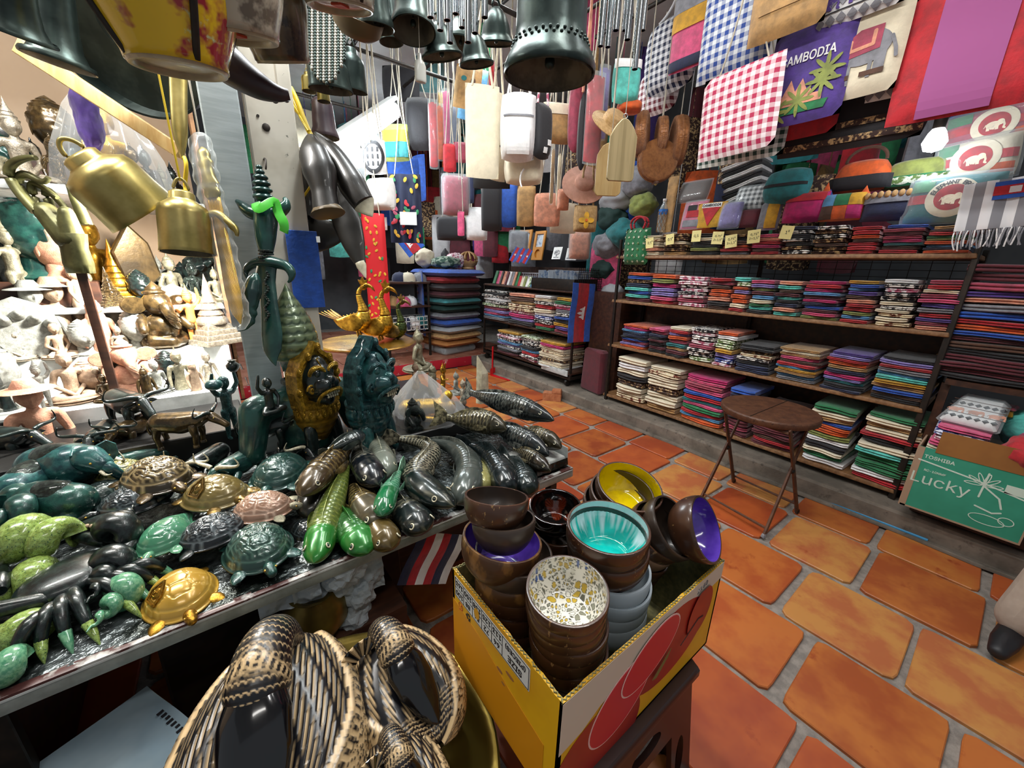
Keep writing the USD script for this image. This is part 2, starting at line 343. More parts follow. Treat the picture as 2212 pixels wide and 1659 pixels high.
D('cloth_e','#dfe4d0',mott='#5f7a3c',mscale=46,mlo=.48,mhi=.55,rough=.75);D('cloth_i','#d8dcea',mott='#2c3a80',mscale=46,mlo=.47,mhi=.53,rough=.75)
D('cloth_h','#e4d4b4',mott='#6a2c1c',mscale=28,mlo=.52,mhi=.58,rough=.75);D('cloth_j','#3a2420',mott='#c8a878',mscale=50,mlo=.5,mhi=.58,rough=.7)
PAL.update(f=('black and white patterned',''),F=('pink and white patterned',''),e=('green and white patterned',''),i=('blue and white patterned',''),h=('cream and brown printed',''),j=('dark brown patterned',''))
D('film','#dfe8ec',rough=.08,alpha=.10,spec=.6)
D('film_dull','#cfd8dc',rough=.2,alpha=.28,spec=.5)
ORD=['top','second','third','fourth','fifth','sixth','seventh','eighth','ninth','tenth','eleventh','twelfth','thirteenth','fourteenth','fifteenth','sixteenth','seventeenth','eighteenth','nineteenth','twentieth']
def folded(w,d,t,r,sag=.0,fl=2):
 """A folded piece of cloth: rounded front fold with a groove between its layers, soft uneven edges."""
 prof=[]
 lay=t/fl
 for i in range(fl):
  z0=i*lay
  prof+=[(.10,z0+lay*.06),(.02,z0+lay*.2),(0,z0+lay*.5),(.02,z0+lay*.8),(.10,z0+lay*.94)]
 prof=[(y*min(.14,d*.6),z)for y,z in prof]+[(d*.6,t),(d,t*.9),(d,t*.1),(d*.6,0)]
 p=np.array(prof);n=9;xs=np.linspace(-.5,.5,n)
 a,b,c=r.uniform(0,6),r.uniform(0,6),r.uniform(-.012,.012)
 v=[]
 for k,x in enumerate(xs):
  e=abs(x)*2;q=p.copy()
  sq=1-.28*max(0,e-.75)*4*.5
  q[:,1]=(q[:,1]-t*.5)*sq+t*.5+sag*t*(1+math.sin(a+x*5))*.5
  q[:,0]+=.006*math.sin(b+x*7)+c*x+(.012*max(0,e-.8)*5)
  v.append(np.c_[np.full(len(q),x*w),q])
 v=np.array(v).reshape(-1,3);m=len(p)
 f=grid_faces(n,m,True)
 v=np.vstack([v,v[:m].mean(0),v[-m:].mean(0)]);N=n*m;j=np.arange(m);j2=(j+1)%m
 f=np.vstack([f,np.stack([np.full(m,N),j2,j],1),np.stack([np.full(m,N+1),N-m+j,N-m+j2],1)])
 return tm(v,f)
def face_frame(p,yaw=0,x=(0,-1,0)):
 T=frame(p,x=x,z=(0,0,1));return T@rot([0,0,1],yaw)
def stack(p,w,d,H,cols,where,group,kind='bag',x=(0,-1,0),r=rnd,noun='folded bag',jit=1.0,fl=2):
 """Folded pieces piled bottom-up on point p (centre of the front edge); cols is read from the top down."""
 n=len(cols);ts=np.array([r.uniform(.75,1.3)for _ in cols]);ts=ts/ts.sum()*H;z=0
 for i in range(n-1,-1,-1):
  c=cols[i];t=ts[i]
  T=face_frame((p[0],p[1],p[2]+z),r.uniform(-4,4)*jit,x)
  T=T@trimesh.transformations.translation_matrix([r.uniform(-.008,.008)*jit,r.uniform(-.012,.014)*jit,0])
  o=obj(noun.replace(' ','_'),xf(folded(w*r.uniform(.9,.99),d,t*.88,r,.11,fl),T),'cloth_'+c,smooth=40)
  tag(o,f'{PAL[c][0]} {noun}, {ORD[i]}{"most" if i == 0 else " from top"}, {where}',kind,group)
  z+=t
 return p[2]+z
def pillow(w,h,t,c=.12,nx=13,ny=13,pinch=.0,up=True,e=.5):
 """A stuffed flat shape standing in the x-z plane, z from 0 to h (or 0 to -h), front towards -y. Returns mesh, uv (metres)."""
 u,v=np.meshgrid(np.linspace(-1,1,nx),np.linspace(-1,1,ny),indexing='ij')
 X=u*np.sqrt(1-c*v*v);Z=v*np.sqrt(1-c*u*u)
 th=(np.clip(1-u**4,0,1)*np.clip(1-v**4,0,1))**e
 X,Z=X*w/2*(1-pinch*(v+1)/2),(Z/math.sqrt(1-c)*math.sqrt(1-c)+1)*h/2
 if not up:Z=Z-h
 a=np.stack([X,-t/2*th,Z],-1).reshape(-1,3);b=np.stack([X,t/2*th,Z],-1).reshape(-1,3);N=nx*ny
 f=grid_faces(nx,ny);uv=np.stack([X+w/2,Z+(0 if up else h)],-1).reshape(-1,2)
 return tm(np.vstack([a,b]),np.vstack([f[:,::-1][:,::-1],f[:,::-1]+N])),np.vstack([uv,uv])
def strap(pts,w,t=.003,side=(0,1,0),n=20):
 p=spline(pts,n);return sweep(p,w/2,t/2,8,side)
CARD=iter(['on cream bags','on the brown patterned stack','on the black folded bags','below the pennant packet','hanging lowest','tilted, below purple pouch','on the patterned purses'])
def tag_card(u,v,X,s,w=.055,h=.05):
 """a pale yellow price card with its handwritten price"""
 p=ax(u,v,X);T=frame(p,x=(0,-1,0),z=(0,0,1))@rot([0,1,0],rnd.uniform(-8,8))
 t=thing('price_tag',f'pale yellow price card reading {s[0].replace("$","")}{" and " + s[1].replace("$","").replace("=", " for ") if len(s) > 1 else ""}, {next(CARD)}','price tag',None,T)
 obj('card',bx(-w/2,0,-h/2,w/2,.0015,h/2),'card_yellow',t,smooth=False)
 R=rot([1,0,0],90)
 for i,q in enumerate(s):
  hh=.016 if len(s)==1 else .0125
  m=xf(text(q.replace('$',''),hh,.0008,False),R);mm=[mv(m,y=-.0002,z=(.0 if len(s)==1 else .011-.022*i))]
  if '$' in q:mm.append(mv(xf(text('$',hh*.55,.0008,False),R),x=m.bounds[1][0]+.005,y=-.0002,z=mm[0].bounds[1][2]))
  obj('price',cat(mm),'ink',t,smooth=False)
 return t
D('card_yellow','#e8dc96',rough=.7);D('ink','#1c1b20',rough=.6);D('paper','#e2e4e2',rough=.7)
# --------- the right-hand rack of folded bags
XF=2.63
rk=thing('display_rack','dark four-tier display rack filled with folded cloth bags along the right wall','rack')
Zs=[.155,.595,.96,1.30]
for i,z in enumerate(Zs):
 obj('shelf_board',bx(XF-.01,.185,z-.022,XF+.42,2.09,z,.003),'wood',rk)
for y in(.19,1.18,2.06):
 for x in((XF+.005,XF+.40)if y!=1.18 else(XF+.40,)):
  obj('post',bx(x-.014,y-.014,.1,x+.014,y+.014,1.42 if y>.3 else 1.33,.003),'black_metal',rk)
gr=[]
for k in range(24):gr.append(bx(XF+.395,.2+k*.08,1.0,XF+.398,.203+k*.08,1.28))
for k in range(8):gr.append(bx(XF+.398,.2,1.0+k*.038,XF+.401,2.05,1.003+k*.038))
obj('wire_grid',cat(gr),'black_metal',rk,smooth=False)
obj('back_board',bx(XF+.425,.2,.12,XF+.435,2.06,1.0),'dark_wood',rk)
LV=['bottom','lower','middle','top']
def rack_stacks(level,rows):
 z=Zs[level]
 for k,(u0,u1,top,cols)in enumerate(rows):
  um=(u0+u1)/2;lo,hi=.0,2.4
  vline=[865+(um-1338)*.276,742+(um-1328)*.199,651+(um-1384)*.086,545+(um-1540)*.012][level]
  y0,y1,ym=ax(u0,vline,XF)[1],ax(u1,vline,XF)[1],ax(um,vline,XF)[1]
  H=ax(um,top,XF)[2]-z
  yield k,(XF+.0,ym,z),abs(y0-y1)*.97,H,cols
ORDL=['first','second','third','fourth','fifth','sixth','seventh','eighth','ninth','tenth','eleventh']
RACK=[[(1322,1384,772,'wWwkjwwh'),(1386,1455,792,'whwwjwwc'),(1458,1552,812,'MpRpbrtpgrlo'),(1556,1612,836,'bnbnkmRm'),(1616,1712,880,'mBmmkmmBrm'),(1722,1822,872,'gwcbooGWkwgW'),(1828,1968,893,'gwcwrkwagggWr')],[(1336,1392,702,'oMlnnkbRVo'),(1395,1432,708,'pRnkmkkmk'),(1434,1478,706,'wrVoRtcmk'),(1480,1532,708,'fFfFRffe'),(1535,1578,716,'oWeeyViF'),(1582,1660,745,'kkjhfknn'),(1665,1758,752,'cwcpBrlycls'),(1766,1862,760,'vVrocnMVtkn'),(1866,2006,772,'kVrslaycbBk')],[(1346,1398,588,'objnabam'),(1400,1452,592,'oGMVVpr'),(1456,1518,596,'FFfFfFRF'),(1521,1570,600,'rRBooOkB'),(1573,1608,598,'aeoVoowr'),(1611,1662,604,'pVGmlwgak'),(1665,1718,606,'OaBmaknOa'),(1722,1806,606,'MrMlmMnbmpG'),(1811,1878,605,'yblvBOrrGlr'),(1882,1962,602,'WfFffwfwhwh'),(1966,2064,603,'RrwRpvsrvRO')],[(1382,1422,508,'whwwOw'),(1426,1480,504,'jjwjjc'),(1484,1548,503,'kwkkGk'),(1552,1612,506,'jkBors'),(1616,1678,505,'pOrMBr'),(1682,1744,488,'nfkfkjf'),(1748,1820,487,'fjfjBjj'),(1824,1888,489,'rroBrrr'),(1892,1984,485,'bRmRMtBr'),(1988,2092,486,'cBrgGolno')]]
for lv,rows in enumerate(RACK):
 for k,p,w,H,cols in rack_stacks(lv,rows):
  stack(p,w,.30,H,cols,f'{ORDL[k]} stack from cart, {LV[lv]} rack shelf',f'folded bags on the {LV[lv]} rack shelf',jit=1.0)
for u,v,s in[(1403,525,['0,5$']),(1447,517,['0.5$']),(1504,510,['0,5']),(1550,514,['0.75$','2=1.5$']),(1579,521,['0,75$','2=1,5$']),(1628,511,['0,75$','2=1,5$']),(1699,502,['1$'])]:
 tag_card(u,v,XF-.02,s,*((.07,.075)if len(s)>1 else(.062,.07)))
 # --------- bags and cushions standing on top of the rack stacks
def standing(name,u,v,wpx,hpx,X,label,cat_,mat,t=.09,c=.14,pinch=.0,yaw=0,lean=8,deco=None,group=None,uvm=False,film=None,roll=0):
 """A soft bag or cushion standing with its base centre at pixel u, v on the plane x = X."""
 p=ax(u,v,X);d=(p-CP)@CR[2];w,h=px(wpx,d),px(hpx,d)
 T=face_frame(p,yaw)@rot([1,0,0],-lean)@rot([0,1,0],roll)
 o=thing(name,label,cat_,group,T)
 m,uv=pillow(w,h,t,c,pinch=pinch)
 obj('body',m,mat,o,uv=uv if uvm else None,smooth=True)
 if deco:deco(o,w,h,t)
 if film:
  fm,_=pillow(w*1.08,h*1.1,t*1.15,.05);obj('plastic_wrap',mv(fm,z=-h*.04),film,o,smooth=True,label='clear plastic wrapping')
 return o
def front_y(w,h,t,x,z):
 u,v=x/(w/2),z/(h/2)-1
 return-t/2*math.sqrt(max(0,1-u**4)*max(0,1-v**4))
def patch(o,name,poly,w,h,t,mat,lift=.0025,label=None):
 """A flat print or applique following the bulged front (a thin extruded shape, subdivided and laid on the surface)."""
 m=ext(poly,.0015);m=m.subdivide_to_size(max(w,h)/14)if len(m.faces)<4000 else m
 v=m.vertices.copy();y=np.array([front_y(w,h,t,a,b)for a,b in v[:,:2]])
 m=tm(np.c_[v[:,0],y-lift-v[:,2],v[:,1]],m.faces)
 return obj(name,m,mat,o,smooth=False,label=label)
def ell(x,y,a,b,n=28):return Polygon([(x+a*math.cos(k*2*PI/n),y+b*math.sin(k*2*PI/n))for k in range(n)])
def ring(x,y,a,b,wd):return ell(x,y,a,b).difference(ell(x,y,a-wd,b-wd))
def elephant(s=1.0,x=0,y=0,flip=1):
 body=unary_union([ell(0,.30,.30,.21),sbox(-.26,0,-.12,.3),sbox(.10,0,.24,.3),ell(.30,.40,.16,.17),LineString([(.42,.38),(.47,.2),(.44,.04),(.50,.0)]).buffer(.045),LineString([(-.3,.38),(-.36,.2)]).buffer(.015),sbox(-.1,.05,-.0,.2),sbox(.0,.03,.08,.2)])
 return affinity.translate(affinity.scale(body,s*flip,s,origin=(0,0)),x,y)
def textpoly(s,h,bold=True):
 m=text(s,h,.001,bold);f=m.faces[np.abs(m.face_normals[:,2]-1)<.1]
 return unary_union([Polygon(m.vertices[q][:,:2]).buffer(1e-5)for q in f])
def arc_text(o,s,R,h,a0,a1,w,hh,t,mat,cx=0,cz=0):
 ps=[]
 for k,ch in enumerate(s):
  if ch==' ':continue
  a=math.radians(a0+(a1-a0)*(k+.5)/len(s))
  ps.append(affinity.translate(affinity.rotate(textpoly(ch,h),math.degrees(a)-90,origin=(0,0)),cx+R*math.cos(a),cz+R*math.sin(a)))
 patch(o,'lettering',unary_union(ps),w,hh,t,mat,.004)
XT=XF+.10
def deco_handbag(col):
 def f(o,w,h,t):
  obj('handle',strap([(-w*.28,0,h*.95),(-w*.2,0,h*1.25),(w*.2,0,h*1.25),(w*.28,0,h*.95)],.015,.008),col,o)
  patch(o,'lower_panel',sbox(-w*.46,h*.06,w*.46,h*.45),w,h,t,'cloth_k')
 return f
def deco_trim(col,n=9):
 def f(o,w,h,t):
  patch(o,'band',sbox(-w*.47,h*.55,w*.47,h*.78),w,h,t,col)
  obj('tassel',cat([ball((-w*.42+k*w*.84/(n-1),front_y(w,h,t,-w*.42+k*w*.84/(n-1),h*.8)-.006,h*.82),.012,1,(1,.6,1.4))for k in range(n)]),'cloth_c',o)
 return f
def deco_patchwork(cols):
 def f(o,w,h,t):
  for k,c in enumerate(cols):
   i,j=k%3,k//3;patch(o,'fabric_square',sbox(-w*.46+i*w*.307,h*.04+j*h*.46,-w*.46+(i+.98)*w*.307,h*.04+(j+.97)*h*.46),w,h,t,'cloth_'+c,.002)
  for s in(-1,1):obj('corner_ear',xf(trimesh.creation.cone(w*.1,h*.3,sections=8),trimesh.transformations.translation_matrix([s*w*.38,0,h*.93])@np.diag([1,.4,1,1])),'cloth_o' if s>0 else 'cloth_b',o)
 return f
def deco_elephant(o,w,h,t,words=True):
 patch(o,'red_band',sbox(-w*.48,h*.40,w*.48,h*.60),w,h,t,'cloth_r',.002)
 patch(o,'green_corner',sbox(-w*.47,h*.66,-w*.22,h*.93),w,h,t,'cloth_g',.002);patch(o,'orange_corner',sbox(w*.2,h*.08,w*.46,h*.3),w,h,t,'cloth_o',.002)
 r=min(w,h)*.42
 patch(o,'cream_disc',ell(0,h*.5,r,r),w,h,t,'cloth_w',.0025);patch(o,'red_disc',ell(0,h*.5,r*.66,r*.66),w,h,t,'cloth_r',.0035)
 patch(o,'elephant_print',elephant(r*1.0,-.05*r,h*.5-r*.36),w,h,t,'cloth_w',.0045)
 if words:arc_text(o,'ELEPHANT BRAND',r*.8,r*.2,165,15,w,h,t,'cloth_k',0,h*.5)
D('glossy_black','#101014',rough=.25,coat=.5)
standing('pouch',1690,441,92,72,XT,'dome-shaped teal zip pouch with a black middle seam standing on the rack','pouch','cloth_t',.10,.35,deco=lambda o,w,h,t:patch(o,'seam',sbox(-w*.45,h*.44,w*.45,h*.52),w,h,t,'cloth_k'))
standing('pouch',1762,425,62,44,XT+.1,'dark brown embroidered pouch behind the pink square bag','pouch','cloth_j',.07)
standing('handbag',1852,418,118,66,XT+.12,'orange brown silk handbag with a black lower half','bag','cloth_o',.13,.3,pinch=.3,lean=4,deco=deco_handbag('cloth_B'))
standing('handbag',1975,410,130,62,XT+.16,'lime green handbag with a leafy green border','bag','cloth_G',.13,.3,pinch=.15,lean=4,deco=lambda o,w,h,t:[patch(o,'leaf_border',sbox(-w*.47,h*.08,w*.47,h*.4),w,h,t,'cloth_g')]+[patch(o,'leaf',ell(x*w,h*.25,.035,.018),w,h,t,'cloth_e',.004)for x in(-.33,-.16,.02,.2,.36)])
standing('shoulder_bag',1731,482,82,62,XT,'hot pink silk bag with pointed orange top corner','bag','cloth_M',.09,.1,deco=lambda o,w,h,t:[obj('corner_ear',xf(trimesh.creation.cone(w*.1,h*.35,sections=8),trimesh.transformations.translation_matrix([w*.36,0,h*.92])@np.diag([1,.4,1,1])),'cloth_o',o),patch(o,'orange_top',sbox(-w*.44,h*.66,w*.44,h*.92),w,h,t,'cloth_r')])
standing('shoulder_bag',1812,478,80,56,XT,'patchwork silk bag of orange, green, red and purple squares','bag','cloth_o',.09,.06,deco=deco_patchwork('BoMlgy'))
standing('cushion',1920,478,106,62,XT,'navy blue pouch with a tasselled grey band across it','pouch','cloth_n',.10,.1,deco=deco_trim('cloth_s'))
standing('cushion',2040,480,138,92,XT-.03,'square souvenir cushion with a red elephant badge in plastic, lower one','cushion','cloth_t',.08,.05,lean=5,deco=deco_elephant,film='film')
standing('cushion',2098,394,120,86,XT+.14,'cream souvenir cushion with a red elephant badge, behind the lower one','cushion','cloth_w',.08,.08,lean=5,deco=lambda o,w,h,t:deco_elephant(o,w,h,t,False),film='film',roll=-6)
standing('cushion',2140,318,150,80,XT+.2,'dark blue and red souvenir cushion at the top of the rack','cushion','cloth_R',.08,.08,lean=5,deco=lambda o,w,h,t:deco_elephant(o,w,h,t,False),film='film',roll=-6)
D('gingham_black','#e4e4e4',gingham=('#1a1a20',.03),rough=.75);D('gingham_blue','#e2e6ea',gingham=('#2a4a9a',.036),rough=.75,translucent=.12);D('gingham_red','#f0e4e6',gingham=('#b0244e',.036),rough=.75,translucent=.12)
D('gingham_navy','#e2e2e6',gingham=('#1a2140',.034),rough=.75,translucent=.1);D('gingham_maroon','#e6dcdc',gingham=('#6e1a2a',.034),rough=.75);D('gingham_green','#dfe4e0',gingham=('#1d3c34',.034),rough=.75)
standing('panel_packet',1438,502,24,110,XT,'narrow orange embroidered panel standing behind the price cards','textile packet','cloth_c',.02,.02,lean=3)
standing('textile_packet',1492,494,50,56,XT-.02,'pink edged textile packet with a red and grey weave','textile packet','cloth_p',.025,.03,lean=12,film='film',deco=lambda o,w,h,t:[patch(o,'red_weave',sbox(-w*.3,h*.4,w*.36,h*.65),w,h,t,'cloth_r'),patch(o,'black_weave',sbox(-w*.3,h*.66,w*.1,h*.85),w,h,t,'cloth_k'),patch(o,'grey_weave',sbox(-w*.4,h*.06,w*.4,h*.3),w,h,t,'cloth_s')])
standing('textile_packet',1492,436,66,46,XT+.04,'brown glossy wrapped textile above the pink packet','textile packet','cloth_B',.04,.05,lean=22,film='film')
def pennant(o,w,h,t):
 patch(o,'triangle',Polygon([(-w*.4,h*.8),(w*.4,h*.8),(0,h*.05)]),w,h,t,'cloth_r');patch(o,'white_strip',sbox(-w*.42,h*.78,w*.42,h*.96),w,h,t,'cloth_W',.003)
 patch(o,'lettering',affinity.translate(textpoly('CAMBODIA',h*.1),0,h*.87),w,h,t,'cloth_k',.005)
standing('pennant_packet',1528,492,50,52,XT-.03,'yellow pennant packet lettered Cambodia under clear plastic','textile packet','cloth_y',.02,.05,pinch=-.3,lean=10,deco=pennant)
standing('pouch',1571,493,44,54,XT-.02,'lavender pouch with white drops standing behind the price cards','pouch','cloth_V',.06,.1,lean=12,film='film')
standing('textile_packet',1612,492,40,38,XT,'dark red striped cloth packet standing between purple and yellow','textile packet','cloth_m',.04,.05,lean=10)
standing('textile_packet',1615,452,62,50,XT+.05,'black and white checked scarf folded in a clear packet','textile packet','gingham_black',.04,.04,lean=18,film='film',uvm=True)
standing('pouch',1655,498,42,58,XT-.0,'grey and mustard striped pouch leaning beside the black one','pouch','cloth_s',.05,.06,lean=8,deco=lambda o,w,h,t:patch(o,'mustard_stripe',sbox(-w*.1,h*.06,w*.42,h*.93),w,h,t,'cloth_y'))
for k in range(9):
 p=ax(1600,452-k*12,XT+.14);T=face_frame(p,rnd.uniform(-6,6))@rot([0,1,0],-14)
 tag(obj('folded_scarf',xf(folded(.24,.2,.026,rnd,.1),T),'cloth_'+('W' if k%2==0 else 'k')),f'{"white" if k % 2 == 0 else "black"} folded scarf, {ORD[8 - k]}{"most" if k == 8 else " from top"}, slanted heap above the checked packet','scarf','slanted heap of black and white scarves')
p=ax(1428,502,XT);o=thing('bottle','clear plastic water bottle in an open rattan sleeve','bottle',None,frame(p))
D('clear_plastic','#e8f2f6',rough=.1,alpha=.22,spec=.6);D('rattan','#a87c4c',mott='#8a6038',mscale=40,rough=.6);D('cap_blue','#1f6fc8',rough=.4)
obj('bottle_body',lathe([(.001,0),(.03,.002),(.033,.02),(.033,.15),(.02,.185),(.0135,.195),(.0135,.21),(.001,.211)],20),'clear_plastic',o);obj('bottle_cap',mv(lathe([(.001,0),(.015,0),(.015,.016),(.001,.017)],16),z=.21),'cloth_W',o);obj('bottle_label',lathe([(.0335,.12),(.034,.12),(.034,.155),(.0335,.155)],20),'cap_blue',o)
obj('rattan_sleeve',cat([tube([(.036*math.cos(a+s*q),.036*math.sin(a+s*q),.14*q/2.0)for q in np.linspace(0,2,9)],.0016,4,12)for a in np.arange(0,6.28,.7)for s in(1,-1)]),'rattan',o)
p=ax(1372,572,XF+.02);T=face_frame(p)
o=thing('tote_bag','dark green tote with pale stars and red handles beside the price cards','bag',None,T);d=(p-CP)@CR[2]
m,uv=pillow(px(60,d),px(74,d),.10,.04);obj('body',m,'cloth_g',o)
for i in range(5):
 for j in range(6):
  x,z=-px(24,d)+i*px(12,d),px(7,d)+j*px(12,d)
  st=Polygon([(x+(.012 if k%2==0 else .005)*math.cos(k*PI/6),z+(.012 if k%2==0 else .005)*math.sin(k*PI/6))for k in range(12)])
  patch(o,'star',st,px(60,d),px(74,d),.10,'cloth_e',.003)
for s in(-.02,.02):obj('handle',tube([(-.05,s,px(72,d)),(-.045,s,px(92,d)),(.045,s,px(92,d)),(.05,s,px(72,d))],.008,8),'cloth_r',o)
p=ax(2162,388,XF-.06);T=face_frame(p);d=(p-CP)@CR[2];w,h=px(104,d),px(100,d)
o=thing('scarf','white and grey striped scarf with a small Cambodian flag badge and grey fringe','scarf',None,T@rot([0,1,0],-4))
m,uv=sheet(w,h,20,10,lambda x,z:.006*np.sin(x*60+z*8),.006);D('stripe_grey','#e6e6e8',stripes=('x',.062,['#e6e6e8','#8c8c92']),rough=.8);obj('cloth',m,'stripe_grey',o,uv=uv)
for k in range(30):x=-w/2+(k+.5)*w/30;obj('fringe',tube([(x,0,-h),(x+rnd.uniform(-.006,.006),-.004,-h-.03),(x+rnd.uniform(-.012,.012),0,-h-.06-rnd.uniform(0,.02))],.0028,5,8),'cloth_s' if k%3 else 'cloth_W',o)
bl=obj('flag_badge',bx(-.01,-.012,-.075,.10,-.009,-.01),'cloth_b',o,smooth=False);obj('red_field',bx(-.01,-.0135,-.06,.10,-.012,-.026),'cloth_r',bl,smooth=False);obj('temple_emblem',bx(.03,-.0145,-.055,.06,-.0135,-.032),'cloth_W',bl,smooth=False)
kx=ax(2150,716,XF+.0)
stack((XF,ax(2168,640,XF)[1]-.02,.76),.30,.3,.50,'mmRvOsbrobmBkmmmk','pile under the striped scarf','folded clothes under the striped scarf','cloth',noun='folded cloth')
tag(obj('side_board',bx(XF-.01,-.2,.73,XF+.4,.15,.755),'dark_wood'),'dark board carrying the pile of folded cloths under the scarf','board')
tag(obj('side_post',bx(XF+.02,.13,.1,XF+.05,.16,.73),'dark_wood'),'dark wooden post holding up the side board','post')
tag(obj('side_post',bx(XF+.02,-.19,.1,XF+.05,-.16,.73),'dark_wood'),'dark wooden post at the outer end of the side board','post')
# --------- black cart of packaged cloths beyond the rack
YE,XC,YL=2.47,2.60,3.98
ct=thing('cart','black wheeled cart with three shelves of wrapped cloths and a flag on its end','cart')
zc=[.24,.60,1.0]
for i,z in enumerate(zc):obj('shelf_board',bx(XC,YE,z-.02,XC+.40,YL,z,.003),'dark_wood',ct)
for y in(YE+.015,YL-.015):
 for x in(XC+.012,XC+.385):obj('post',bx(x-.013,y-.013,.17,x+.013,y+.013,1.0 if x<XC+.2 else 1.22,.003),'black_metal',ct)
obj('bottom_frame',bx(XC,YE,.17,XC+.4,YL,.2,.004),'black_metal',ct)
for y in(YE+.06,YL-.06):
 for x in(XC+.03,XC+.36):obj('wheel',xf(trimesh.creation.cylinder(.033,.025,sections=14),frame((x,y,.136),z=(0,1,0))),'black_metal',ct)
obj('back_panel',bx(XC+.385,YE,.2,XC+.395,YL,1.2),'dark_wood',ct)
obj('end_mesh',cat([bx(XC+.02,YE-.004,z,XC+.38,YE,z+.004)for z in np.arange(1.02,1.2,.02)]+[bx(x,YE-.004,1.02,x+.004,YE,1.2)for x in np.arange(XC+.02,XC+.38,.025)]),'black_metal',ct,smooth=False)
CK=[(1042,1092,'fkfWfeRVpls'),(1096,1150,'OBchhFMVk'),(1152,1190,'WwfrwWifrg'),(1193,1232,'ygFpsfbkyvR')]
for k,(u0,u1,cols)in enumerate(CK):
 y0,y1=ax(u0,700,XC)[1],ax(u1,715,XC)[1]
 stack((XC-.005,(y0+y1)/2,zc[1]),abs(y0-y1)*.97,.3,.335,cols,f'{ORDL[k]} stack from pile, upper cart shelf','wrapped cloths on the middle cart shelf','cloth',noun='folded cloth')
CK=[(1072,1118,'yfFflVfskm'),(1122,1158,'efffkLrfF'.replace('L','l')),(1162,1216,'yMwwhwwjwwW')]
for k,(u0,u1,cols)in enumerate(CK):
 y0,y1=ax(u0,780,XC)[1],ax(u1,795,XC)[1]
 stack((XC-.005,(y0+y1)/2,zc[0]),abs(y0-y1)*.97,.3,.26,cols,f'{ORDL[k]} stack from pile, lower cart shelf','wrapped cloths on the lowest cart shelf','cloth',noun='folded cloth')
tag(obj('foam_tray',bx(XC-.012,YE+.03,.205,XC-.001,YE+.4,.26),'white_paint'),'white foam tray edge at the front of the cart base','tray')
for k in range(16):
 p=ax(1066+k*5.6,612+k*.6,XC+.05);T=face_frame(p,rnd.uniform(-25,5))@rot([1,0,0],-18)
 c='gpkOmWsOgrwGWelV'[k];h=.15 if k<9 else .11
 tag(obj('booklet',xf(bx(-.05,0,0,.05,.013,h,.001),T),'cloth_'+c,smooth=False),f'{PAL[c][0]} souvenir booklet, {(ORDL + ORD[11:])[k]} along the row on the cart','booklet','souvenir booklets on the cart')
o=thing('card_tray','black slotted plastic tray filled with small clear packets on the cart','tray')
obj('tray_wall',bx(XC+.0,YE+.03,1.0,XC+.012,YE+.62,1.10),'black_metal',o);obj('tray_wall',bx(XC+.30,YE+.03,1.0,XC+.312,YE+.62,1.10),'black_metal',o);obj('tray_end',bx(XC+.012,YE+.03,1.0,XC+.30,YE+.04,1.10),'black_metal',o);obj('tray_end',bx(XC+.012,YE+.61,1.0,XC+.30,YE+.62,1.10),'black_metal',o)
obj('tray_floor',bx(XC+.012,YE+.04,1.0,XC+.30,YE+.61,1.006),'black_metal',o)
D('packet','#c8d2dc',mott='#7a93b8',mscale=20,mlo=.5,mhi=.6,rough=.25,coat=.4)
for k in range(22):
 T=frame((XC+.03+.12*(k%2),YE+.07+(k//2)*.048,1.008),rnd.uniform(-3,3))@rot([1,0,0],rnd.uniform(-4,4))
 tag(obj('souvenir_packet',xf(bx(0,0,.002,.11,.006,.14+rnd.uniform(0,.03),.001),T),'packet',smooth=False),'clear souvenir packet standing among others in the black cart tray','packet','clear packets in the black tray')
o=thing('plastic_basket','grey plastic lattice basket of booklets on the cart top','basket')
y0,y1=ax(1172,600,XC+.08)[1],ax(1128,600,XC+.08)[1]
obj('lattice',cat([bx(XC+.08,y0,z,XC+.083,y1,z+.006)for z in np.arange(1.005,1.14,.026)]+[bx(XC+.078,y,1.002,XC+.084,y+.006,1.135)for y in np.arange(y0,y1,.03)]),'cloth_s',o,smooth=False)
obj('rim',bx(XC+.076,y0-.004,1.132,XC+.26,y1+.004,1.14),'cloth_s',o);obj('end_wall',bx(XC+.08,y0,1.002,XC+.25,y0+.004,1.13),'cloth_s',o)
for k,(u,v,w,h)in enumerate([(1128,562,42,62),(1160,562,34,60)]):
 p=ax(u,v,XC+.27);d=(p-CP)@CR[2];W,H=px(w,d),px(h,d);T=face_frame(p,0)@rot([1,0,0],-10)
 o=thing('picture_frame',f'orange wooden frame with a silver panel, {"behind the small flags" if k == 0 else "beside the postcards"}','frame',None,T);D('orange_wood','#c8862e',rough=.5)
 obj('frame',ext(sbox(-W/2,0,W/2,H).difference(sbox(-W*.34,H*.45,W*.34,H*.9)).difference(Point(0,H*.22).buffer(W*.26)),.014).apply_transform(rot([1,0,0],90)),'orange_wood',o,smooth=False);obj('silver_panel',bx(-W*.36,.002,H*.43,W*.36,.004,H*.92),'packet',o,smooth=False);obj('dark_panel',bx(-W*.3,.002,H*.02,W*.3,.004,H*.42),'orange_wood',o,smooth=False)
D('print_grey','#6c6e72',mott='#c8c8c8',mscale=40,mlo=.48,mhi=.56,rough=.8)
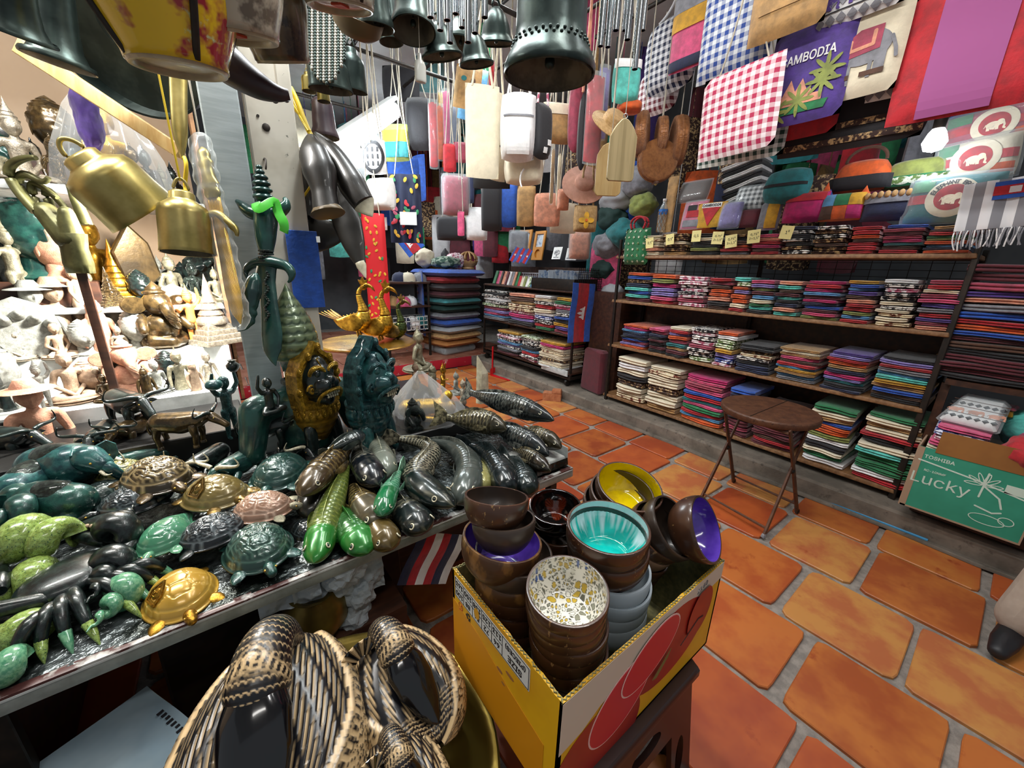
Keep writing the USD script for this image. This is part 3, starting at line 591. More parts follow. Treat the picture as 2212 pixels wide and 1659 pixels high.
for k,(u,v)in enumerate([(1200,560),(1232,562)]):
 p=ax(u,v,XC+.2);d=(p-CP)@CR[2];W,H=px(30,d),px(26,d);T=face_frame(p,-6+12*k)@rot([1,0,0],-14)
 o=thing('postcard',f'white postcard with a grey drawing of {"a spreading tree" if k == 0 else "temple towers"} standing on the cart','postcard',None,T);obj('card',bx(-W/2,0,0,W/2,.002,H),'paper',o,smooth=False)
 pic=unary_union([ell(0,H*.55,W*.34,H*.22),sbox(-W*.05,H*.15,W*.05,H*.5),sbox(-W*.3,H*.12,W*.3,H*.18)])if k==0 else unary_union([Polygon([(x-s,H*.15),(x+s,H*.15),(x+s*.7,H*.4),(x,H*hh)])for x,s,hh in((-W*.22,W*.1,.6),(0,W*.13,.85),(W*.22,W*.1,.6))]+[sbox(-W*.4,H*.1,W*.4,H*.2)])
 obj('drawing',mv(ext(pic,.001).apply_transform(rot([1,0,0],90)),y=-.0002),'print_grey',o,smooth=False)
def khmer_flag(name,label,T,w,h,vert=False,t=.003,wav=.006):
 """Blue-red-blue bands; across if vert, with the white temple in the middle."""
 o=thing(name,label,'flag',None,T)
 f=lambda x,z:wav*np.sin(x*25+1)+wav*np.sin(z*14)
 L=h if not vert else w
 for k,(a,b,c)in enumerate(((0,.25,'cloth_b'),(.25,.75,'cloth_r'),(.75,1,'cloth_b'))):
  if vert:m,uv=sheet((b-a)*w,h,8,24,lambda x,z,s=(a+b)/2*w-w/2:f(x+s,z),t);m.apply_translation([(a+b)/2*w-w/2,0,0])
  else:m,uv=sheet(w,(b-a)*h,24,8,lambda x,z,s=-a*h:f(x,z+s),t);m.apply_translation([0,0,-a*h])
  obj(('blue_band' if k!=1 else 'red_band'),m,c,o)
 s=(w if vert else h)*.42
 tpl=unary_union([sbox(-.5,0,.5,.1),sbox(-.42,.1,.42,.25),sbox(-.36,.25,-.2,.4),sbox(.2,.25,.36,.4),Polygon([(-.36,.4),(-.2,.4),(-.28,.6)]),Polygon([(.2,.4),(.36,.4),(.28,.6)]),sbox(-.1,.25,.1,.55),Polygon([(-.1,.55),(.1,.55),(0,.85)])])
 tpl=affinity.scale(tpl,s,s,origin=(0,0));tpl=affinity.translate(tpl,0,-s*.4)
 if vert:tpl=affinity.rotate(tpl,90,origin=(0,0))
 m=ext(tpl,.0015).subdivide_to_size(.02);v=m.vertices
 obj('temple',tm(np.c_[v[:,0],f(v[:,0],v[:,1]-h/2)-t/2-.0012-v[:,2],v[:,1]-h/2],m.faces),'cloth_W',o,smooth=False)
 return o
p=on(1262,612,1,YE-.03);d=(p-CP)@CR[2]
khmer_flag('flag','Cambodian flag with blue and red bands hung down the end of the cart',frame(p,rz=0)@rot([0,1,0],3),px(56,d)*1.25,px(128,d),True)
p=ad(903,512,4.2);khmer_flag('hand_flag','small Cambodian hand flag slanting above the caps',frame(p,x=CR[0],z=CR[1])@rot([0,1,0],52),px(48,4.2),px(42,4.2),False,.003,.004)
for k in range(3):
 p=ad(1120+13*k,535+2*k,3.55);khmer_flag('table_flag',f'tiny blue and red paper flag before the orange frames, {ORDL[k]} from the booklets',frame(p,x=CR[0],z=CR[1])@rot([0,1,0],28),px(12,3.5),px(34,3.5),True,.002,.001)
 # --------- pile of padded cushions
cx,cy=2.45,4.55
cols=[('blue','b'),('bright red','r'),('black','k'),('maroon','m'),('teal','t'),('dark green','K'),('light grey','s'),('royal blue','b'),('pale grey','S'),('caramel','c'),('tan','C')]
D('cloth_K','#16332f',rough=.8,bump=.2,bscale=70);D('cloth_S','#a0a2a6',rough=.8,bump=.2,bscale=70);D('cloth_C','#a8703c',rough=.8,bump=.2,bscale=70)
ZP=1.15;zb=.21;H=ZP-zb;tt=H/11
Cd=CR[2][:2]/np.linalg.norm(CR[2][:2])
for k,(nm,c)in enumerate(cols):
 z=ZP-(k+1)*tt;w=.74 if k==0 else .66
 u,v=np.meshgrid(np.linspace(-1,1,15),np.linspace(-1,1,15),indexing='ij')
 th=(np.clip(1-u**6,0,1)*np.clip(1-v**6,0,1))**.35*(1+.06*np.sin(u*17)*np.sin(v*15))
 X,Y=u*w/2*(1-.05*v*v),v*w/2*(1-.05*u*u);N=225;f=grid_faces(15,15)
 m=tm(np.vstack([np.stack([X,Y,tt*.5+th*tt*.49],-1).reshape(-1,3),np.stack([X,Y,tt*.5-th*tt*.49],-1).reshape(-1,3)]),np.vstack([f,f[:,::-1]+N]))
 T=frame((cx+rnd.uniform(-.012,.012),cy+rnd.uniform(-.012,.012),z),12+rnd.uniform(-4,4))
 o=tag(obj('folded_jacket',xf(m,T),'cloth_'+c,smooth=True),f'{nm} padded garment, {ORD[k]}{"most" if k == 0 else " from top"} in the tall pile beyond the cart','garment','pile of padded garments')
tag(obj('plastic_bag',xf(blob([((-.26,-.2,.05),.045),((.25,-.2,.05),.05)]and[(((-.26,-.22,.05),.045),((.2,-.22,.05),.045)),(((.2,-.22,.05),.045),((.2,.22,.05),.045)),(((-.26,-.22,.05),.045),((-.2,.22,.05),.045)),(((-.2,.22,.05),.045),((.2,.22,.05),.045))],.03,4),frame((cx,cy,.108),12)),'film_dull'),'crumpled clear plastic bag under the pile of padded garments','bag')
tag(obj('wooden_crate',bx(cx-.22,cy-.18,.108,cx+.2,cy+.2,.2,.004),'dark_wood'),'low wooden base under the pile of padded garments','base')
tag(obj('towel',xf(cat(bx(-.29,-.015,-.78,.1,.012,.0,.01)),frame((cx-.34,cy+.14,ZP-.02),75)),'cloth_b'),'bright blue towel hanging down beside the padded garments','towel')
D('camo','#8c9a8a',mott='#2e4a3e',mscale=18,mlo=.48,mhi=.54,rough=.8);D('wood_carved','#b08a5c',mott='#9a7448',mscale=20,rough=.5,bump=.2)
def crumple(name,label,cat_,p,s,mat,sd,group=None,n=3):
 m=trimesh.creation.icosphere(n,1.0);q=m.vertices*(.72+.56*meshkit.fbm(m.vertices*1.9+sd,3,sd))[:,None]
 m=tm(q*V(*s),m.faces);m.apply_translation(V(*p)+V(0,0,-m.bounds[0][2]))
 return tag(obj(name,m,mat,smooth=50),label,cat_,group)
crumple('scarf_heap','green and white camouflage scarf heaped on the blue garment','scarf',(cx-.08,cy-.1,ZP),(.19,.15,.07),'camo',3)
crumple('hat','cream crumpled sun hat on the pile of garments','hat',(cx-.26,cy+.1,ZP),(.12,.1,.11),'cloth_w',5)
crumple('cloth_doll','black and orange cloth doll lying on the garments','doll',(cx+.02,cy+.1,ZP),(.06,.06,.12),'cloth_k',9)
crumple('scarf_heap','pink crumpled scarf behind the camouflage one','scarf',(cx+.06,cy-.06,ZP),(.13,.1,.1),'cloth_F',8)
p=V(cx+.26,cy-.06,ZP);o=thing('wooden_bowl','carved wooden fruit bowl with arched ribs on the pile of garments','bowl',None,frame(p))
obj('bowl',lathe([(.001,0),(.08,0),(.085,.01),(.075,.03),(.11,.06),(.12,.10),(.11,.10),(.1,.065),(.001,.04)],24),'wood_carved',o)
for k in range(5):a=k*PI/5;obj('arched_rib',tube([(.11*math.cos(a),.11*math.sin(a),.09),(.10*math.cos(a),.1*math.sin(a),.16),(0,0,.21),(-.1*math.cos(a),-.1*math.sin(a),.16),(-.11*math.cos(a),-.11*math.sin(a),.09)],.011,8),'wood_carved',o)
# --------- cap stand behind the bird figures
cs=thing('cap_stand','dark two-tier stand of caps near the red patterned trousers','stand')
pA=ad(890,640,4.0)
X0,Y0=1.55,4.35
for z in(.42,.73,1.0):obj('shelf_board',bx(X0,Y0,z-.02,X0+.55,Y0+.4,z),'dark_wood',cs)
for x in(X0+.02,X0+.53):
 for y in(Y0+.02,Y0+.38):obj('post',bx(x-.012,y-.012,.118,x+.012,y+.012,1.0),'black_metal',cs)
def cap(name,label,T,mat,brim=None,group=None):
 o=thing(name,label,'cap',group,T)
 m=lathe([(.085,0),(.086,.03),(.075,.07),(.045,.098),(.001,.106)],20,1,1.1);obj('crown',m,mat,o)
 b=ext(unary_union([Point(0,0).buffer(.086),affinity.translate(affinity.scale(Point(0,0).buffer(.075),1,1.15),0,-.085)]).difference(sbox(-.2,-.02,.2,.2)),.004);v=b.vertices.copy();v[:,2]-=.8*v[:,0]**2*2
 obj('brim',tm(v,b.faces),brim or mat,o);obj('button',ball((0,0,.107),.008,1),mat,o);return o
k=0
for(u,v,mat,nm,z,dy)in[(885,612,'cloth_W','white',.73,.08),(872,628,'cloth_p','pink',.73,.0),(846,622,'cloth_c','brown straw',.73,.1),(905,548,'cloth_s','grey',1.0,.08),(880,552,'cloth_w','cream',1.0,.05),(862,550,'cloth_n','navy striped',1.0,.1)]:
 p=ay(u,v,Y0+.1+dy);cap('cap',f'{nm} cap on the {"lower" if z < .9 else "upper"} tier of the cap stand',frame((p[0],Y0+.12+dy,z),-25+12*k),mat);k+=1
o=thing('plastic_basket','pale blue-white plastic lattice basket of caps below the white cap','basket',None,frame((X0+.06,Y0-.02,.45)))
for(a,b,c,d)in((0,0,.44,.006),(0,.2,.44,.206),(0,0,.006,.206),(.434,0,.44,.206)):
 obj('side',cat([bx(a,b,z,c,d,z+.01)for z in(0,.05,.1,.15)]+([bx(a+k*.054,b,0,a+k*.054+.008,d,.16)for k in range(9)]if c-a>.1 else[bx(a,b+k*.05,0,c,b+k*.05+.008,.16)for k in range(5)])),'white_paint',o,smooth=False)
for k,(c,nm)in enumerate([('k','black'),('n','navy'),('W','white'),('t','teal')]):cap('cap',f'{nm} cap stuffed into the lattice basket',frame((X0+.13+k*.1,Y0+.08,.5),30*k)@rot([1,0,0],60-10*k),'cloth_'+c)
# --------- folding stool, pipe, brick, dustpan
D('rust_brown','#4a2c1c',mott='#5e3b26',mscale=25,rough=.55,metal=.1,mott2='#2e1a12',m2=(.6,.7),m2scale=60,bump=.1,bscale=200)
D('blue_pipe','#1f7fb0',rough=.4);D('red_plastic','#c0121c',rough=.35);D('brick_clay','#b0714c',mott='#9a5c3c',mscale=25,rough=.9,bump=.3,bscale=120)
st=thing('folding_stool','round brown metal folding stool with crossed legs on the tiles','stool',None,frame((2.12,.655,0),-2))
obj('seat',lathe([(.001,.533),(.195,.533),(.205,.525),(.212,.53),(.213,.552),(.207,.558),(.001,.558)],44),'rust_brown',st)
obj('seat_seam',bx(-.205,-.0015,.557,.205,.0015,.5595),'black_metal',st)
q={}
fe=[(-.205,-.16),(.135,-.17),(-.16,.175),(.19,.16)]
for i,(a,b)in enumerate([((-.205,-.165,.0),(.10,-.15,.53)),((.16,-.175,0),(-.15,-.15,.53)),((-.17,.17,0),(.12,.15,.53)),((.19,.165,0),(-.13,.15,.53))]):
 l=obj('leg',bar(a,b,.024,.012,(0,1,0)),'rust_brown',st);obj('foot_cap',bx(a[0]-.013,a[1]-.009,0,a[0]+.013,a[1]+.009,.018,.002),'cloth_s' if i==0 else 'black_metal',l)
obj('cross_bar',bar((-.185,-.16,.04),(-.15,.165,.04),.012),'rust_brown',st);obj('cross_bar',bar((.15,-.165,.05),(.17,.16,.05),.012),'rust_brown',st);obj('top_bar',bar((.10,-.15,.515),(.12,.15,.515),.014),'rust_brown',st);obj('top_bar',bar((-.15,-.15,.515),(-.13,.15,.515),.014),'rust_brown',st)
[obj('pivot',ball(q,.014,1),'black_metal',st)for q in((-.02,-.158,.29),(.0,.158,.28))]
a,b=az(1493,966,.012),az(2004,1168,.012);tag(obj('pipe',tube([a,b],.011,12),'blue_pipe'),'long thin blue plastic pipe lying along the foot of the concrete step','pipe')
p=az(1212,866,0);T=frame(p,38)
o=thing('brick','hollow clay brick with four round holes lying against the step under the cart','brick',None,T)
hl=sbox(-.042,0,.042,.075)
for x in(-.02,.02):
 for z in(.02,.055):hl=hl.difference(Point(x,z).buffer(.0125))
m=ext(hl,.17).apply_transform(rot([1,0,0],90));obj('brick_body',mv(m,y=.17),'brick_clay',o,smooth=False);obj('broken_top',bx(-.042,.0,.0755,.04,.09,.11,.004),'brick_clay',o)
p=az(1075,808,.0);o=thing('dustpan','red plastic dustpan standing on the floor below the cart','dustpan',None,frame(az(1062,812,0),-70))
obj('pan',ext(Polygon([(-.02,0),(.27,-.05),(.27,.15),(-.02,.1)]),.006),'red_plastic',o);obj('back_wall',bar((-.02,.0,.0),(-.02,.1,.0),.005,.16),'red_plastic',o);obj('upright',bx(-.03,.035,.0,-.015,.065,.33,.003),'red_plastic',o)
for k,(u,v,r)in enumerate([(1463,1559,.006)]):tag(obj('pebble',ball(az(u,v,.004),r,2,(1,.8,.7)),'cloth_W'),'small white pebble lying on the pinkish floor tile','pebble')
# --------- green carton of wrapped cloths, near end of the rack
D('carton_green','#2f8f74',mott='#37997e',mscale=6,rough=.6);D('carton_brown','#8a5a2a',mott='#94642f',mscale=8,rough=.8);D('carton_pale','#a48a72',rough=.8);D('print_white','#c9dccf',rough=.7)
c0,c1,ct_=ax(1945,1082,2.44),ax(2180,1172,2.44),ax(1985,962,2.44)
x0,yA,yB,z0,z1=2.44,c0[1],c1[1]-.02,.17,.47
o=thing('carton','green cardboard carton lettered Toshiba and Lucky, beige edges, full of wrapped cloths','carton')
for(a,b,c,d,e,f,nm)in[(x0,yB,z0,x0+.006,yA,z1,'front_wall'),(x0+.34,yB,z0,x0+.346,yA,z1,'rear_wall'),(x0,yA,z0,x0+.346,yA+.006,z1,'side_wall'),(x0,yB-.006,z0,x0+.346,yB,z1,'side_wall'),(x0+.006,yB,z0,x0+.34,yA,z0+.006,'bottom')]:
 obj(nm,bx(a,b,c,d,e,f),'carton_pale' if nm!='front_wall' else 'carton_green',o,smooth=False)
obj('edge_strip',bx(x0-.001,yA-.018,z0,x0+.002,yA+.006,z1),'carton_pale',o,smooth=False)
obj('edge_strip',bx(x0-.001,yB,z0,x0+.002,yA,z0+.008),'carton_pale',o,smooth=False)
fl=xf(bx(-.0,yB,0,.005,yA-.05,.10),frame((x0-.002,0,z1-.012)));obj('flap',xf(fl,np.eye(4)),'carton_brown',o,smooth=False,label='brown cardboard flap folded outwards')
TF=frame((x0-.0005,yA,z0),x=(0,-1,0),z=(-1,0,0))
TF=np.eye(4);TF[:3,0],TF[:3,1],TF[:3,2],TF[:3,3]=(0,-1,0),(0,0,1),(-1,0,0),(x0-.0003,yA,z0)
W_,H_=yA-yB,z1-z0
def carton_print(nm,poly,mat='print_white'):obj(nm,xf(ext(poly,.0008),TF),mat,o,smooth=False)
carton_print('lettering',affinity.translate(textpoly('TOSHIBA',.015),W_*.2,H_*.87));carton_print('lettering',affinity.translate(textpoly('RC-10NMF',.009),W_*.2,H_*.66))
carton_print('lettering',affinity.translate(textpoly('Lucky',.048,False),W_*.27,H_*.5))
carton_print('ribbon',unary_union([LineString([(W_*.03,H_*.8),(W_*.55,H_*.72),(W_*.96,H_*.62)]).buffer(.003),LineString([(W_*.61,H_*.86),(W_*.6,H_*.5)]).buffer(.003)]+[affinity.rotate(ell(W_*.6+.028,H_*.68,.026,.007),a,origin=(W_*.6,H_*.68)).difference(affinity.rotate(ell(W_*.6+.028,H_*.68,.021,.004),a,origin=(W_*.6,H_*.68)))for a in(10,45,80,115,150,185)]+[LineString([(W_*.62,H_*.66),(W_*.75,H_*.55),(W_*.79,H_*.42)]).buffer(.003)]))
carton_print('drawn_animal',unary_union([ring(W_*.72,H_*.2,.05,.022,.003),ring(W_*.86,H_*.26,.022,.018,.003),LineString([(W_*.6,H_*.36),(W_*.74,H_*.32),(W_*.8,H_*.36)]).buffer(.003)]))
carton_print('sticker',sbox(W_*.76,H_*.66,W_*.95,H_*.78));
yM=(yA+yB)/2
stack((x0+.03,yM+W_*.22,z0+.008),W_*.45,.26,.40,'piFpwlpWoRbmfRoM','pile in the green carton beside its beige edge','wrapped cloths in the green carton','cloth',noun='wrapped cloth')
p=ax(2095,858,x0+.14);T=face_frame((x0+.08,yM+W_*.2,z0+.41),-8)@rot([1,0,0],24)
o=thing('wrapped_purse','cloth purse printed with peach elephants and diamonds, in clear plastic on the carton','purse',None,T);m=bx(-.085,0,0,.085,.2,.03,.008);obj('body',m,'cloth_W',o)
for k in range(3):obj('elephant_print',mv(ext(elephant(.06,-.06+.06*k,.055),.001),z=.0302),'cloth_O',o,smooth=False)
for r_ in(.025,.125):obj('diamond_row',mv(ext(unary_union([Polygon([(x-.011,r_),(x,r_-.014),(x+.011,r_),(x,r_+.014)])for x in np.arange(-.075,.08,.024)]),.001),z=.0302),'cloth_k',o,smooth=False)
for r_ in(.048,.1,.15):obj('line_band',bx(-.084,r_,.0302,.084,r_+.004,.0312),'cloth_B',o,smooth=False)
obj('plastic_wrap',bx(-.095,-.008,-.002,.095,.21,.04,.01),'film',o)
crumple('wrapped_dolls','bright red cloth dolls bagged in clear plastic in the carton','dolls',(x0+.07,yB+.06,z1-.02),(.09,.07,.07),'cloth_r',21)
crumple('wrapped_dolls','pink cloth dolls bagged in clear plastic behind the red ones','dolls',(x0+.2,yB+.03,z1-.02),(.08,.07,.075),'cloth_p',24)
crumple('wrapped_cloth','crumpled teal cloth in plastic behind the red dolls','cloth',(x0+.3,yB+.08,z1+.0),(.09,.08,.09),'cloth_a',26)
p=ax(2115,815,x0+.2);T=face_frame((x0+.26,yM+W_*.15,.62),-10)
o=thing('book','pink covered book lying open-backed on a gold checked cloth above the carton','book',None,T)
obj('cover',cat(xf(bx(-.08,0,.03,.0,.1,.042,.004),rot([0,1,0],12)),xf(bx(0,0,.026,.1,.1,.038,.004),rot([0,1,0],-3))),'cloth_R',o);obj('gold_cloth',bx(-.075,.005,0,.095,.1,.026,.004),'cloth_y',o)
tag(obj('low_table',bx(x0+.1,yB-.3,.108,XF+.5,yA-.03,.165,.005),'dark_wood'),'low dark bench under the green carton','bench')
for k in range(7):
 u,v=[(2105,745),(2090,762),(2130,768),(2070,778),(2110,790),(2140,792),(2095,808)][k]
 p=ax(u,v,2.95);m=sweep(spline([p+V(0,.1,-.03),p+V(0,.03,.01),p+V(-.02,-.05,.012),p+V(0,-.1,-.015)],10),[.004,.018,.024,.026,.026,.025,.022,.018,.012,.004],[.003,.012,.016,.018,.018,.017,.015,.012,.008,.003],8)
 tag(obj('carved_spoon',m,'pale_wood'),f'pale carved wooden scoop, {ORD[k]}{"most" if k == 0 else " from top"} of the heap behind the carton','scoop','wooden scoops behind the carton')
 # --------- display table
TZ,TY=.52,.845
D('foil','#6c7476',metal=.75,rough=.3,bump=.8,bscale=55,bdist=.01,mott='#1c2220',mscale=9,mlo=.36,mhi=.5)
D('dark_plastic','#141414',rough=.35,bump=.3,bscale=30);D('fascia','#9aa29e',mott='#7c847f',mscale=14,rough=.45,metal=.2,mott2='#23302c',m2=(.68,.72),m2scale=34)
D('fascia_lip','#4a2a28',mott='#b0b0ac',mscale=20,mlo=.5,mhi=.6,rough=.4)
D('foam','#c4c6c2',mott='#a8aaa6',mscale=20,rough=.7)
tb=thing('display_table','long metal-edged display table covered with crumpled foil and dark plastic','table')
obj('table_top',bx(-1.7,TY+.002,TZ-.03,.925,YC-.015,TZ-.002),'dark_plastic',tb)
u,v=np.meshgrid(np.linspace(-1.68,.92,160),np.linspace(TY+.004,1.565,70),indexing='ij')
q=np.stack([u,v,0*u],-1);zf=TZ+.001+.007*meshkit.fbm(q*22,3,4)
a=np.stack([u,v,zf],-1).reshape(-1,3);obj('foil_cover',tm(a,grid_faces(160,70)),'foil',tb,smooth=True)
obj('front_fascia',bx(-1.7,TY-.006,TZ-.032,.925,TY+.002,TZ-.002),'fascia',tb);obj('front_lip',bx(-1.7,TY-.008,TZ-.002,.925,TY+.01,TZ+.004),'fascia_lip',tb);obj('lip_wire',bx(-1.7,TY-.009,TZ-.005,.925,TY-.006,TZ-.001),'white_paint',tb)
obj('end_fascia',bx(.925,TY-.006,TZ-.032,.931,1.565,TZ+.002),'fascia',tb)
for x in(-1.6,-.4,.88):
 for y in(TY+.05,1.5):obj('leg',bx(x-.018,y-.018,0,x+.018,y+.018,TZ-.03,.002),'black_metal',tb)
o=thing('foam_box','grey foam box end wrapped in silver film at the outer table corner','box');p=az(1165,1050,TZ)
obj('box_body',bx(.70,TY+.012,TZ+.012,.915,TY+.16,TZ+.045,.004),'foam',o);obj('film_edge',bx(.70,TY+.006,TZ+.012,.918,TY+.012,TZ+.04,.002),'foil',o);obj('side_lip',bx(.915,TY+.012,TZ+.012,.922,TY+.26,TZ+.075,.002),'white_paint',o)
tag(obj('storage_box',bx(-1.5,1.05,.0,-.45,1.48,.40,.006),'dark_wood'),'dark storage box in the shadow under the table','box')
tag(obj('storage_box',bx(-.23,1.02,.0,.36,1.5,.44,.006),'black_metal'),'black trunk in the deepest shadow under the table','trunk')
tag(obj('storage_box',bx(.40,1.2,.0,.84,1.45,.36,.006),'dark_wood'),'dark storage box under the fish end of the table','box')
o=thing('paper_wrap','crumpled translucent white paper hanging under the table edge','paper')
D('tissue','#c8d4dc',rough=.55,translucent=.35)
for k,(u0,v0,u1,v1,dd)in enumerate([(570,1330,690,1330,.07),(650,1310,810,1180,.13)]):
 A,B=ay(u0,v0,TY+.05),ay(u1,v1,TY+.05);w=abs(B[0]-A[0])*1.15
 m,uv=sheet(w,dd,40,30,lambda x,z:.05*(meshkit.fbm(np.stack([x*24+k*9,z*24,0*x+k],-1),3,5+k)-.5),.0015)
 obj('paper_fold',mv(m,x=(A[0]+B[0])/2,y=TY+.035,z=TZ-.035),'tissue',o,smooth=False)
for k,(u,v,s)in enumerate([(775,1280,.038),(760,1330,.045),(740,1225,.05)]):
 m=trimesh.creation.icosphere(3,1.0);q=m.vertices*(.6+.8*meshkit.fbm(m.vertices*2.3+k*7,3,k))[:,None]*s;obj('paper_ball',mv(tm(q,m.faces),*ay(u,v,TY+.045)),'tissue',o,smooth=False)
 # --------- sculpture materials
for n_,c,mo,kw in[('bronze_black','#0e1314','#1d2a28',{}),('bronze_green','#12302e','#1f4a42',{}),('bronze_teal','#123338','#2a5a58',{}),('bronze_brown','#33291a','#5c4a2c',dict(metal=.55)),('bronze_gold','#5a4824','#8a6e34',dict(metal=.7)),('bronze_grey','#3e4440','#6a706a',dict(metal=.5))]:
 D(n_,c,mott=mo,mscale=9,rough=.26,bump=.12,bscale=70,coat=.35,coatr=.12,**{'metal':.25,**kw})
D('bronze_carved','#15201f',mott='#3c4a44',mscale=26,mlo=.45,mhi=.6,rough=.32,bump=.9,bscale=75,btype='wave',coat=.3,metal=.3,bdist=.003)
D('teal_carved','#123a3e',mott='#2f6062',mscale=30,rough=.36,bump=.9,bscale=70,btype='wave',coat=.2,metal=.2,bdist=.003)
D('gold_carved','#8a6a1c',mott='#c49a30',mscale=30,rough=.36,bump=.9,bscale=70,btype='wave',metal=.55,bdist=.003)
D('brown_carved','#3a2e1c',mott='#7a6440',mscale=30,rough=.32,bump=.9,bscale=70,btype='wave',metal=.45,coat=.25,bdist=.003)
D('gold','#b0852c',mott='#7a5618',mscale=12,metal=.85,rough=.3,bump=.15,bscale=60);D('gold_bright','#d0a63e',metal=.9,rough=.25,bump=.4,bscale=120,btype='wave',bdist=.002)
D('brass','#b4a468',mott='#8e8048',mscale=9,metal=.85,rough=.34,bump=.05,bscale=20);D('silver','#b8b4a8',metal=.85,rough=.3,bump=.3,bscale=90)
D('jade','#2c6a3c',mott='#5a7a34',mscale=10,rough=.14,coat=.5,mott2='#1c4a30',m2=(.56,.64),m2scale=30);D('jade_light','#3f7a5c',mott='#6a9a78',mscale=12,rough=.2,coat=.4)
D('jade_olive','#6a7c38',mott='#8aa458',mscale=14,rough=.2,coat=.4,mott2='#2a4a2c',m2=(.56,.62),m2scale=36)
D('jade_deep','#0f5a34',mott='#1a7040',mscale=9,rough=.12,coat=.6)
D('sandstone','#8c7560',mott='#a89078',mscale=14,rough=.75,bump=.3,bscale=80);D('sandstone_pink','#a0705a',mott='#b88a70',mscale=14,rough=.7,bump=.3,bscale=80);D('stone_grey','#8a8c86',mott='#6c6e68',mscale=16,rough=.65,bump=.3,bscale=90);D('bronze_pale','#6e6a58',mott='#8e8a74',mscale=20,rough=.42,metal=.4,bump=.3,bscale=80)
D('silvered','#8a8274',mott='#b4aa98',mscale=24,rough=.35,metal=.6,bump=.5,bscale=90);D('eye_gold','#b08a3c',metal=.6,rough=.25);D('horn_pale','#a8a088',mott='#d0cab0',mscale=20,rough=.35)
D('cdmetal',None,cd=True,rough=.24,metal=.25,coat=.4,coatr=.1);D('cdgloss',None,cd=True,rough=.2,coat=.5);D('cdmatt',None,cd=True,rough=.55);D('cdcloth',None,cd=True,rough=.8)
def scallop(s,q):
 """Overlapping fish or feather scales in lattice units: returns (edge line 0..1, height 0..1)."""
 best_e,h=np.zeros_like(s),np.zeros_like(s);row=np.floor(s)
 x=q+.5*(row%2);x=x-np.floor(x);y=s-row
 d1=np.hypot((x-.5)*1.02,y*.82)
 cur=d1<.66
 x2=q+.5*((row+1)%2);x2=x2-np.floor(x2)
 h=np.where(cur,1-.55*(1-y)*0-.3*d1,.35+.2*y)
 return np.exp(-((d1-.62)/.085)**2),h
